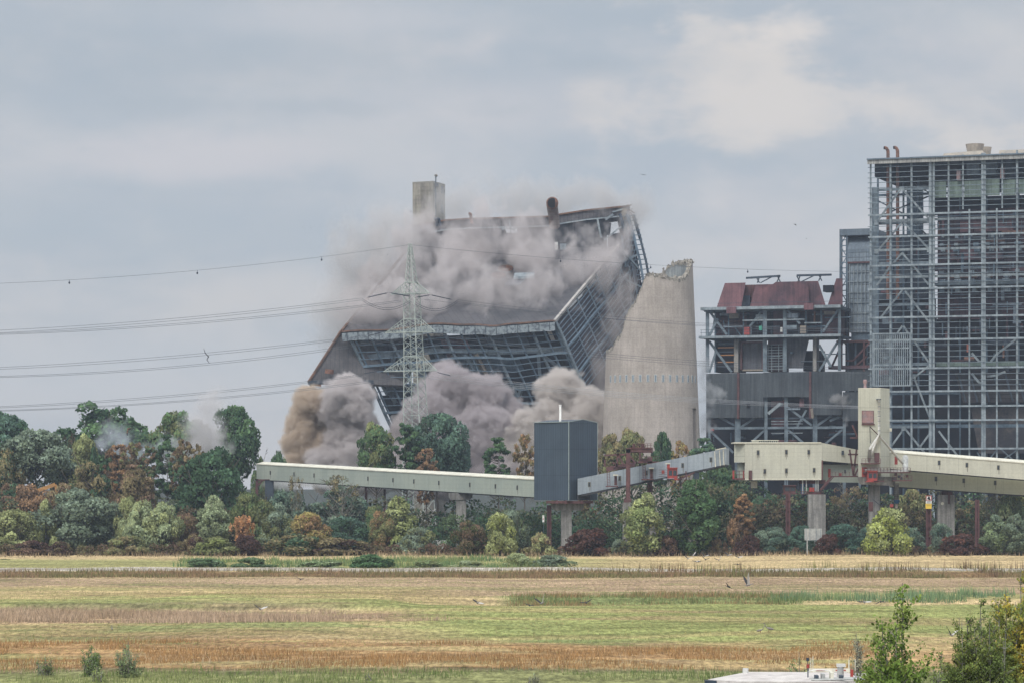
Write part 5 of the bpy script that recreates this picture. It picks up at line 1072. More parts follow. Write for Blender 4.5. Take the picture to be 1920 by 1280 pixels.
string_('dark insulator string at the middle left arm tip', (718, 622), (690, 630), .12); string_('dark insulator string at the middle right arm tip', (818, 624), (842, 632), .12)
string_('dark insulator string at the lower left arm tip', (713, 694), (682, 700), .12); string_('dark insulator string at the lower right arm tip', (819, 697), (846, 704), .12)
def jumper(label, pts, r=.05):
    W = []; n = 24; (x0, y0), (x1, y1), dip = pts
    for i in range(n + 1): t = i / n; W.append(P(x0 + (x1 - x0) * t, y0 + (y1 - y0) * t + dip * 4 * t * (1 - t), 688.5))
    tag(MB().tube(W, r, 5).build('jumper_loop', insm), label, 'wire', 'jumper loops under the pylon arms')
for o_, dy in (('upper', 0), ('lower', 3.5)):
    jumper(f'{o_} jumper loop hanging below the upper left arm', ((678, 559 + dy), (771, 562 + dy), 17)); jumper(f'{o_} jumper loop hanging below the upper right arm', ((778, 566 + dy), (858, 563 + dy), 15))
    jumper(f'{o_} jumper loop hanging below the middle left arm', ((694, 631 + dy), (760, 636 + dy), 12)); jumper(f'{o_} jumper loop hanging below the middle right arm', ((785, 638 + dy), (842, 633 + dy), 10))
def marker(x, y, d, label):
    q = P(x, y, d); T = thing('wire_marker', label, 'marker', tuple(q), 'markers hanging on the wires'); MB().beam(q, q + Vector((0, 0, -.35)), .07).build('clamp', insm, T); MB().tube([q + Vector((0, 0, -.35)), q + Vector((0, 0, -.6)), q + Vector((0, 0, -.85))], [.1, .22, .1], 8).build('weight', insm, T)
for x, y, d, l in ((130, 525, 650, 'small dark marker on the earth wire near the picture edge'), (370, 507, 664, 'small dark marker midway on the earth wire left of the pylon'), (603, 482, 678, 'small dark marker on the earth wire close to the pylon'), (1220, 497, 715, 'small dark marker on the wire above the chimney notch'), (1402, 505, 724, 'small dark marker on the wire above the red ducts'), (1051, 485, 705, 'small dark marker on the wire before the falling roof')): marker(x, y, d, l)
# ------------------------------------------------------------------ plants: prototypes built once, then copied with their own size and colours
def crown_mesh(name, lobes, n, leaf, seed, skin=.82, droop=.0, lean_up=.35, hollow=True, kite=False):
    """leaf-sized faces spread over many overlapping lobes; lobes = [(cx,cy,cz,rx,ry,rz)]"""
    r = np.random.default_rng(seed); Lb = np.array(lobes, float); wts = (Lb[:, 3] * Lb[:, 5] + Lb[:, 3] * Lb[:, 4]); k = r.choice(len(Lb), n, p=wts / wts.sum())
    d = r.normal(0, 1, (n, 3)); d /= np.linalg.norm(d, axis=1)[:, None]; d[:, 2] = np.where((d[:, 2] < -.3) & (r.random(n) < .6), -d[:, 2], d[:, 2])
    rad = r.uniform(skin, 1.06, n) ** 1.0 if hollow else r.random(n) ** .45
    bump = 1 + .16 * np.sin(d[:, 0] * 7 + k * 1.7) * np.sin(d[:, 2] * 8 + k) + .10 * np.sin(d[:, 1] * 13 + k)
    p = Lb[k, :3] + d * Lb[k, 3:] * (rad * bump)[:, None]
    keep = np.ones(n, bool)
    for i in range(len(Lb)):
        q = np.linalg.norm((p - Lb[i, :3]) / Lb[i, 3:], axis=1); keep &= ~((q < .66) & (k != i) & hollow)
    keep &= p[:, 2] > .02; p, d, k = p[keep], d[keep], k[keep]; n = len(p)
    cen = Lb[:, :3].mean(0); gl = p - cen; gl /= np.linalg.norm(gl, axis=1)[:, None] + 1e-6
    nr = d * .75 + gl * .45 + r.normal(0, .46, (n, 3)); nr[:, 2] += .16; nr /= np.linalg.norm(nr, axis=1)[:, None]
    face = nr * .5 + r.normal(0, .8, (n, 3)); face /= np.linalg.norm(face, axis=1)[:, None]
    a = np.cross(face, r.normal(0, 1, (n, 3)) + np.array([0, 0, lean_up * 4])); a /= np.linalg.norm(a, axis=1)[:, None] + 1e-6; b = np.cross(face, a)
    s = leaf * r.uniform(.55, 1.25, n)[:, None]; asp = r.uniform(.5, .9, n)[:, None]
    if kite: V = np.stack([p - b * s * .7, p + a * s * .42, p + b * s * .75, p - a * s * .42], 1)
    else: V = np.stack([p - a * s * asp - b * s * .3, p + a * s * .3 - b * s * asp, p + a * s * asp + b * s * .35, p - a * s * .3 + b * s * asp], 1)
    me = fast_mesh(name, V.reshape(-1, 3), 4, np.arange(n * 4).reshape(n, 4))
    clump = r.normal(0, .13, len(Lb))[k]; set_tint(me, np.clip(.42 + clump * 1.2 + r.normal(0, .21, n), 0, 1), np.clip(.5 + r.normal(0, .16, len(Lb))[k] + r.normal(0, .10, n), 0, 1), 4)
    me.normals_split_custom_set_from_vertices(np.repeat(nr, 4, 0).tolist()); me.materials.append(leafm); return me
def rlobes(r, n, w, h, z0, shape='round', size=.27, squash=.85):
    out = []
    for i in range(n):
        t = r.random(); a = r.uniform(0, 6.283)
        if shape == 'round': z = z0 + (h - z0) * (.08 + .86 * t); f = math.sqrt(max(.12, 1 - abs(2 * (t - .46)) ** 2.6))
        elif shape == 'dome': z = z0 + (h - z0) * .88 * t; f = math.sqrt(max(.02, 1 - t ** 2))
        elif shape == 'cone': z = z0 + (h - z0) * .93 * t; f = (1 - t) ** .75 * .95 + .04
        elif shape == 'column': z = z0 + (h - z0) * .93 * t; f = (.55 + .45 * math.sin(min(1, t * 1.3) * 2.6)) * (1 if t < .8 else .5)
        elif shape == 'vase': z = z0 + (h - z0) * .92 * t; f = .35 + .65 * t
        q = math.sqrt(r.uniform(.1, 1)) * f * w / 2 * .82; s = size * w * r.uniform(.55, 1.15) * (.55 + .45 * f); s = min(s, h * .3)
        out.append((q * math.cos(a), q * math.sin(a), max(z, s * .5), s, s, s * squash))
    return out
barkm = mat('bark', (.115, .095, .075), (.07, .06, .05), 2, .95); barkl = mat('pale_bark', (.26, .25, .21), (.15, .14, .12), 2, .95)
def branches(r, h, w, n=14, r0=.28, fork=3, zlo=.25, up=.9, trunk=True):
    mb = MB(); top = Vector((r.uniform(-.05, .05) * w, r.uniform(-.05, .05) * w, h * .86))
    if trunk: mb.tube([Vector((0, 0, -.6)), Vector((.1, 0, h * .3)), top * .6 + Vector((0, 0, h * .05)), top], [r0, r0 * .8, r0 * .45, r0 * .12], 7)
    for i in range(n):
        z = h * r.uniform(zlo, .8); a = r.uniform(0, 6.283); ln = w * .5 * r.uniform(.55, .95) * (1.1 - .6 * z / h); b = Vector((0, 0, z)) if trunk else Vector((r.uniform(-.4, .4), r.uniform(-.4, .4), 0))
        e = b + Vector((math.cos(a) * ln, math.sin(a) * ln, ln * up * r.uniform(.6, 1.2) if trunk else h * r.uniform(.6, .95))); m_ = (b + e) / 2 + Vector((0, 0, -.06 * ln if trunk else .1)); mb.tube([b, m_, e], [r0 * .38, r0 * .22, r0 * .06], 5, False)
        for k in range(fork):
            s = m_.lerp(e, r.uniform(0, .8)); t_ = s + Vector((r.uniform(-1, 1), r.uniform(-1, 1), r.uniform(.2, 1))).normalized() * ln * r.uniform(.2, .45); mb.tube([s, t_], [r0 * .16, r0 * .04], 4, False)
    return mb
PROTO = {}
def proto(kind, seed):
    key = (kind, seed)
    if key in PROTO: return PROTO[key]
    r = random.Random(seed * 31 + len(kind)); K = dict(bush=('bush', 'stems'), tree=('tree', 'trunk'))
    if kind == 'broad':   h, w = 15, 14; me = crown_mesh('crown', rlobes(r, 46, w, h, 2.4, 'round', .15), 15000, .30, seed); tr = branches(r, h, w, 16)
    elif kind == 'tallbroad': h, w = 26, 20; me = crown_mesh('crown', rlobes(r, 70, w, h, 4, 'round', .125), 20000, .42, seed); tr = branches(r, h, w, 20, .45)
    elif kind == 'high': h, w = 22, 15; me = crown_mesh('crown', rlobes(r, 60, w, h, 10.5, 'round', .14, .8), 17000, .32, seed); tr = branches(r, h, w, 22, .35, zlo=.4)
    elif kind == 'highpine': h, w = 20, 9; me = crown_mesh('crown', rlobes(r, 90, w, h, 8, 'cone' if seed == 3 else 'round', .13, .36), 10500, .26, seed, .2, hollow=False); tr = branches(r, h, w, 20, .28, zlo=.38, up=.35)
    elif kind == 'highsparse': h, w = 20, 10; me = crown_mesh('crown', rlobes(r, 110, w, h, 7.5, 'round', .085, .7), 6500, .28, seed, .2, hollow=False); tr = branches(r, h, w, 24, .25, zlo=.35)
    elif kind == 'oak':   h, w = 14, 16; me = crown_mesh('crown', rlobes(r, 58, w, h, 1.2, 'dome', .13), 17000, .30, seed); tr = branches(r, h, w, 16, .4)
    elif kind == 'dome':  h, w = 8, 12; me = crown_mesh('crown', rlobes(r, 44, w, h, .3, 'dome', .14), 16000, .20, seed); tr = branches(r, h, w, 14, .2, zlo=.05, trunk=False)
    elif kind == 'upright': h, w = 11, 7; me = crown_mesh('crown', rlobes(r, 46, w, h, .6, 'column', .17, 1.15), 13000, .21, seed); tr = branches(r, h, w, 14, .2, zlo=.1, up=1.4)
    elif kind == 'cone':  h, w = 8, 8; me = crown_mesh('crown', rlobes(r, 44, w, h, .5, 'cone', .15, 1.0), 11000, .19, seed); tr = branches(r, h, w, 14, .18, zlo=.1, up=1.2)
    elif kind == 'sparse': h, w = 13, 8; me = crown_mesh('crown', rlobes(r, 110, w, h, 3, 'round', .085, .7), 5200, .25, seed, .2, hollow=False); tr = branches(r, h, w, 16, .22, zlo=.25)
    elif kind == 'pine':  h, w = 11, 7; me = crown_mesh('crown', rlobes(r, 80, w, h, 2.2, 'round', .12, .38), 9500, .22, seed, .2, hollow=False); tr = branches(r, h, w, 14, .2, zlo=.3, up=.3)
    elif kind == 'bush':  h, w = 3.4, 5.5; me = crown_mesh('crown', rlobes(r, 26, w, h, .1, 'dome', .17), 7000, .15, seed); tr = branches(r, h, w, 8, .08, zlo=.05, trunk=False)
    elif kind == 'spiky': h, w = 6, 5; me = crown_mesh('crown', [(r.gauss(0, w * .17), r.gauss(0, w * .17), z_, .33, .33, 1.0) for z_ in [r.uniform(.6, h * .86) for _ in range(40)]], 6000, .15, seed, .3, hollow=False); tr = branches(r, h, w, 14, .1, trunk=False)
    elif kind == 'bare':  h, w = 9, 7; me = crown_mesh('crown', rlobes(r, 30, w, h, 2, 'vase', .11), 1300, .13, seed, .2, hollow=False); tr = branches(r, h, w, 34, .16, 6, .15, 1.1)
    crown_first = me; tm = tr.build('trunk', barkl if kind in ('bare', 'upright') else barkm); tmesh = tm.data; bpy.data.objects.remove(tm)
    PROTO[key] = (crown_first, tmesh, h, w); return PROTO[key]
prng = random.Random(77)
def plant(kind, seed, x, ytop, wpx, d, c1, c2, label, group=None, name=None, cat=None, rz=None, hmin=None):
    me, tm, h, w = proto(kind, seed); X = (x - 960) * d / F; gz = float(ground_z(X, d)); H = CH + (HZ - ytop) * d / F - gz; W = wpx * d / F * 1.22
    nm = name or ('bush' if kind in ('bush', 'spiky', 'dome') and H < 9 else 'tree'); T = thing(nm, label, cat or nm, (X, d, gz), group); T.scale = (W / w, W / w, H / h); T.rotation_euler.z = prng.uniform(0, 6.28) if rz is None else rz
    co = bpy.data.objects.new('crown', me); COL.objects.link(co); co.parent = T; co.color = c4([.88 * v * 1.5 + .12 * (sum(c1) / 2.2) for v in c1]); co['colour_two'] = [.88 * v * 1.5 + .12 * (sum(c2) / 2.2) for v in c2]
    to = bpy.data.objects.new('trunk' if nm == 'tree' else 'stem', tm); COL.objects.link(to); to.parent = T; return T
# foliage colours
DG, MG, BG, GG, OG = (.050, .098, .052), (.082, .145, .062), (.078, .135, .100), (.14, .18, .115), (.17, .185, .075)
YG, LG, YO, OR, RB = (.30, .33, .14), (.28, .34, .19), (.31, .26, .085), (.29, .17, .085), (.17, .11, .07)
OB, MB_, WG = (.19, .155, .075), (.075, .042, .036), (.165, .215, .155)
G1, G2, G3 = 'tall trees behind the meadow', 'bushes along the far field edge', 'trees around the power station'
for row in [
 # kind seed x ytop width dist colour1 colour2 label group
 ('high', 2, 12, 776, 100, 672, BG, DG, 'blue green tall tree cut by the picture edge', G1),
 ('tallbroad', 2, 195, 752, 188, 668, DG, MG, 'tallest dark green tree with thin smoke drifting before it', G1),
 ('high', 3, 440, 762, 95, 668, MG, DG, 'tall rounded green tree with smoke rising on its left side', G1), ('high', 1, 335, 772, 105, 664, MG, OG, 'yellowish green tall tree left of the rising smoke', G1),
 ('high', 1, 72, 806, 125, 610, WG, GG, 'silvery green tree with pale trunk near the picture edge', G1), ('broad', 2, 8, 842, 70, 606, OB, DG, 'dark brown green tree at the very edge', G1),
 ('broad', 2, 128, 815, 50, 630, (.085, .062, .045), DG, 'dark brown tree between the silvery and the yellow one', G1), ('high', 2, 160, 818, 50, 625, OG, YG, 'yellow olive round tree under the tallest tree', G1), ('cone', 1, 176, 832, 34, 618, DG, DG, 'small dark conical tree beside the yellow olive one', G1),
 ('highsparse', 1, 222, 826, 60, 622, OR, RB, 'thin orange brown tree with gaps', G1), ('highsparse', 2, 252, 824, 60, 616, RB, OG, 'reddish brown loose tree beside the thin orange one', G1), ('highpine', 1, 282, 830, 45, 612, MG, RB, 'dark green loose tree with brown patches', G1),
 ('highpine', 2, 313, 808, 38, 610, DG, MG, 'slender dark green tree with bare lower trunk', G1), ('highsparse', 3, 345, 818, 52, 606, OB, RB, 'olive brown thin tree next to the dark oak', G1), ('sparse', 1, 372, 824, 40, 604, OB, RB, 'small brownish tree crown rising behind the dark oak', G1),
 ('oak', 1, 400, 834, 165, 590, DG, (.05, .095, .045), 'big dark green oak left of the gallery end', G1), ('oak', 2, 168, 856, 105, 596, OB, DG, 'olive brown wide tree behind the willow dome', G1), ('broad', 3, 255, 878, 80, 592, RB, OB, 'reddish brown tree beside the dark oak', G1),
 ('broad', 1, 55, 905, 90, 585, RB, OR, 'rust brown bushy tree above the pale willow', G1), ('broad', 2, 118, 905, 60, 586, OB, RB, 'brownish tree just left of the willow dome', G1), ('oak', 3, 20, 900, 90, 592, DG, RB, 'dark tree under the silvery one', G1),
 ('dome', 1, 150, 912, 170, 566, WG, GG, 'large grey green willow dome', G2), ('dome', 2, 25, 952, 108, 556, OG, YG, 'olive yellow rounded bush at the picture edge', G2), ('cone', 2, 85, 935, 55, 564, YG, OG, 'yellow green bush squeezed beside the willow dome', G2), ('dome', 3, 240, 928, 60, 562, OG, YG, 'small olive willow between dome and pale bush', G2),
 ('dome', 3, 262, 935, 80, 556, LG, YG, 'pale yellow green bush with feathery top', G2), ('dome', 1, 305, 938, 80, 557, YG, LG, 'pale green feathery bush, second of the pale pair', G2), ('upright', 1, 400, 928, 58, 555, LG, (.22, .26, .14), 'light green upright bush with spiky top', G2), ('dome', 2, 345, 960, 70, 560, RB, OB, 'brownish thicket bush under the dark oak', G2),
 ('spiky', 1, 455, 966, 52, 546, (.50, .25, .11), OR, 'bright orange bush among green and maroon ones', G2), ('bush', 1, 462, 1002, 52, 543, MB_, MB_, 'dark maroon bush at the foot of the orange one', G2), ('dome', 1, 470, 918, 95, 574, (.09, .13, .05), OG, 'green rounded bush behind the orange bush', G2), ('bush', 2, 235, 1003, 80, 548, OG, OB, 'low olive bush in front of the pale dry grass', G2),
 ('bush', 3, 405, 1005, 85, 545, OG, (.16, .19, .06), 'low green bush left of the orange one', G2), ('bush', 1, 365, 1000, 40, 547, MB_, OB, 'dark maroon low bush under the spiky light green one', G2), ('bush', 2, 60, 1012, 70, 548, MB_, RB, 'dark low bramble bush near the picture edge', G2), ('bush', 3, 110, 1014, 50, 549, MB_, OB, 'smaller dark low bramble bush next to it', G2),
 ('dome', 3, 525, 955, 75, 552, OG, WG, 'olive green bush left of the yellow orange bush', G2), ('dome', 2, 577, 957, 84, 548, YO, OR, 'yellow bush speckled with orange', G2), ('bush', 1, 560, 1000, 110, 544, DG, OB, 'dark bramble mound under the yellow orange bush', G2), ('bush', 2, 640, 1008, 120, 545, OB, MB_, 'brown green bramble mound right of the yellow bush', G2),
 ('dome', 1, 540, 915, 110, 580, WG, BG, 'grey green willow under the gallery end', G2), ('oak', 2, 640, 905, 130, 582, BG, WG, 'large bluish green willow under the long gallery', G2), ('bare', 1, 640, 885, 80, 577, OB, GG, 'half bare brown twiggy tree before the gallery', G2), ('bare', 2, 555, 884, 34, 577, OB, OB, 'small bare twiggy tree before the gallery end', G2),
 ('dome', 3, 700, 945, 70, 570, MG, OG, 'mid green bush under the middle of the gallery', G2), ('dome', 2, 650, 965, 90, 560, BG, DG, 'dark bluish bush right of the yellow orange one', G2), ('cone', 2, 747, 929, 92, 560, (.19, .22, .075), YG, 'yellow green pointed tree left of the T pier', G2), ('upright', 2, 715, 955, 40, 557, OG, OR, 'brownish yellow bush side of the pointed tree', G2), ('bush', 3, 782, 988, 66, 552, WG, OG, 'pale grey green bush left of the white van', G2),
 ('dome', 1, 880, 972, 66, 546, (.065, .085, .03), RB, 'dark olive rounded bush in front of the T pier', G2), ('dome', 2, 938, 958, 62, 547, YG, (.22, .25, .06), 'bright yellow green willow bush', G2), ('dome', 3, 962, 952, 66, 552, (.15, .19, .09), WG, 'grey green willow bush behind the bright one', G2), ('bush', 2, 1010, 998, 52, 546, OB, YG, 'olive brown low bush beside the dark tower pole', G2),
 ('bush', 1, 1103, 990, 84, 545, MB_, (.08, .035, .025), 'broad dark maroon bush before the dark tower pier', G2), ('upright', 3, 1206, 922, 76, 545, (.20, .25, .09), YG, 'light green upright tree before the grey gallery pier', G2), ('upright', 1, 1302, 900, 84, 545, (.065, .125, .05), MG, 'dense dark green upright tree', G2), ('bush', 2, 1253, 1003, 48, 545, MB_, RB, 'dark maroon bush between the two upright trees', G2),
 ('spiky', 2, 1378, 972, 42, 550, RB, OR, 'rust brown spiky bush', G2), ('bush', 3, 1403, 1002, 48, 545, MB_, (.08, .035, .025), 'dark maroon bush left of the dark red pole', G2), ('bush', 1, 1553, 1000, 46, 543, MB_, (.08, .035, .025), 'dark maroon bush right of the sign board', G2), ('bush', 2, 1798, 1000, 80, 545, (.10, .045, .032), MB_, 'brownish maroon wide bush beside the sign pole', G2),
 ('dome', 1, 1447, 985, 70, 552, BG, WG, 'bluish green willow bush left of the dark red pole', G2), ('dome', 3, 1500, 983, 60, 553, BG, (.07, .14, .10), 'bluish green willow bush behind the sign board', G2), ('dome', 2, 1580, 980, 90, 554, (.06, .12, .09), BG, 'bluish green wide willow bush right of the concrete pier', G2), ('dome', 1, 1710, 985, 50, 552, BG, WG, 'bluish green bush right of the bright yellow green one', G2), ('dome', 2, 1765, 978, 50, 553, WG, BG, 'grey green bush before the wide pier', G2),
 ('dome', 3, 1665, 949, 96, 545, (.27, .31, .06), YG, 'bright yellow green bush below the chute tower', G2), ('upright', 2, 1866, 962, 46, 546, (.19, .25, .12), WG, 'pale green upright bush near the picture edge', G2), ('upright', 3, 1903, 962, 50, 545, WG, (.14, .18, .11), 'grey green upright bush at the picture edge', G2), ('dome', 3, 1900, 900, 80, 575, (.13, .18, .10), YG, 'pale willow under the lower gallery at the edge', G2), ('spiky', 3, 1345, 1008, 30, 545, OB, RB, 'small brown bush beside the dense upright tree', G2),
 ('dome', 1, 1225, 975, 60, 560, BG, MG, 'bluish bush behind the light green upright tree', G2), ('pine', 2, 1393, 922, 40, 568, OR, (.36, .2, .09), 'small orange tree behind the bushes', G2),
 ('high', 2, 706, 797, 66, 640, MG, OG, 'green tree with yellowish top left of the pylon foot', G3), ('highpine', 1, 762, 786, 52, 636, DG, MG, 'dark green tree right in front of the pylon foot', G3), ('high', 3, 820, 776, 100, 640, BG, (.08, .14, .09), 'bluish green spreading tree right of the pylon', G3), ('high', 1, 850, 808, 56, 641, BG, BG, 'smaller bluish green tree leaning right of the spreading one', G3),
 ('highsparse', 1, 800, 834, 50, 632, OR, RB, 'rust orange thin tree before the gallery, below the spreading one', G3), ('highpine', 2, 934, 814, 50, 630, DG, MG, 'dark pine standing before the dust left of the dark tower', G3), ('highsparse', 2, 984, 808, 46, 628, OB, OR, 'brown orange loose tree hidden partly by the dark tower', G3),
 ('high', 1, 1148, 814, 62, 650, OB, OG, 'olive brown tree between dark tower and chimney', G3), ('high', 2, 1185, 808, 60, 656, OG, OB, 'yellowish olive tree before the chimney foot', G3), ('high', 3, 1240, 810, 36, 650, DG, MG, 'dark green small tree before the chimney', G3), ('highsparse', 3, 1276, 820, 42, 650, OR, YO, 'pale orange tree before the chimney', G3), ('highpine', 2, 1322, 815, 56, 652, MG, BG, 'green loose tree at the chimney doorway', G3),
 ('sparse', 1, 1105, 850, 50, 640, OB, OR, 'brownish tree behind the rusty portal', G3), ('broad', 2, 1350, 868, 90, 612, (.06, .09, .035), DG, 'dark olive tree behind the free gallery end', G3), ('broad', 3, 1385, 905, 70, 605, DG, OB, 'dark tree under the cream house wing', G3),
 ('broad', 1, 1325, 905, 90, 600, (.06, .085, .035), DG, 'dark ivy covered tree behind the dense upright tree', G3), ('bare', 2, 1590, 905, 80, 590, RB, OB, 'bare brown twiggy tree between the two concrete piers', G3), ('bare', 1, 1575, 925, 60, 588, OB, RB, 'smaller bare twiggy tree before the bigger one', G3), ('broad', 2, 1710, 915, 60, 600, OG, OB, 'olive tree behind the hanging chute', G3), ('bare', 3, 1860, 918, 50, 575, OB, GG, 'whitish bare twiggy tree under the lower gallery', G3),
 ('broad', 3, 1450, 925, 60, 600, DG, RB, 'dark brown green tree behind the dark red cabin', G3), ('broad', 1, 1830, 935, 60, 600, OB, DG, 'olive brown tree behind the plain pole', G3), ('oak', 1, 520, 842, 60, 720, MG, DG, 'green tree peeping over the end of the long gallery', G3), ('oak', 2, 488, 850, 45, 715, MG, OG, 'small green tree behind the gallery end', G3), ('bush', 3, 8, 1047, 22, 520, DG, DG, 'tiny dark bush at the far field edge', G2),
 ('bush', 2, 1165, 1010, 40, 552, WG, OG, 'low pale bush by the grey gallery pier', G2), ('dome', 3, 1630, 985, 50, 558, BG, BG, 'bluish bush between pier and yellow green bush', G2)]:
    plant(*row)
for k_, (x, yt, wp, d, c1, c2, lab) in enumerate([(385, 1046, 76, 459, (.13, .19, .10), MG, 'low bluish green reed clump, the one nearest the left border'), (475, 1044, 72, 460, (.12, .18, .09), MG, 'low green reed clump with a dark small head on its left end'), (697, 1038, 80, 461, (.08, .16, .07), MG, 'tallest dense green reed clump in the meadow'), (605, 1050, 90, 459, (.13, .19, .08), LG, 'long low reed clump left of the tallest one'), (800, 1050, 70, 459, (.15, .20, .09), OG, 'low pale reed clump right of the tallest one'), (1035, 1039, 66, 474, (.16, .21, .12), WG, 'greyish green reed clump beyond the track'), (970, 1036, 50, 474, YG, LG, 'yellowish weed clump beside the greyish reeds'), (880, 1050, 60, 464, LG, YG, 'low yellow green weed clump midway along the track')]):
    plant('bush', 1 + k_ % 3, x, yt, wp, d, c1, c2, lab, 'reed clumps beside the track', 'reed_clump', 'reeds')
# thicket behind the bushes and the bramble belt in front of them
def thicket(name, label, spans, c1, c2, seed, leaf):
    r = random.Random(seed); lobes = []
    for (x0, x1, yt0, yt1, d0, d1, step) in spans:
        x = x0
        while x < x1:
            d = r.uniform(d0, d1); yt = r.uniform(yt0, yt1); X = (x - 960) * d / F; H = CH + (HZ - yt) * d / F; s = min(H * .45, r.uniform(1.2, 2.6))
            z = H - s
            while z > -.3: lobes.append((X + r.uniform(-1, 1), d + r.uniform(-1.5, 1.5), z, s, s, s * .8)); z -= s * 1.2
            x += step
    n = int(min(70000, len(lobes) * 240)); me = crown_mesh(name, lobes, n, leaf, seed, .8)
    o = bpy.data.objects.new(name, me); COL.objects.link(o); o.color = c4(c1); o['colour_two'] = list(c2); tag(o, label, kind='stuff')
thicket('undergrowth', 'dark green thicket under the galleries', [(660, 1180, 925, 968, 590, 612, 9), (1120, 1960, 905, 965, 592, 625, 9), (1180, 1440, 885, 930, 600, 622, 12)], (.075, .135, .08), (.14, .135, .08), 5, .30)
thicket('undergrowth_brown', 'brownish thicket behind the willow bushes', [(-60, 520, 925, 965, 578, 598, 9), (1380, 1960, 940, 985, 572, 590, 11)], (.17, .135, .09), (.12, .15, .09), 6, .28)
thicket('bright_undergrowth', 'fresh green bushes mass between the piers', [(800, 1180, 955, 995, 572, 586, 13), (500, 700, 975, 1000, 560, 568, 14)], (.085, .17, .095), (.14, .20, .10), 8, .24)
thicket('bramble_belt', 'purplish brown bramble belt along the far field edge', [(-60, 1000, 1016, 1028, 546, 562, 5), (1000, 1980, 1021, 1031, 546, 562, 5)], (.17, .11, .08), (.18, .175, .085), 7, .17)
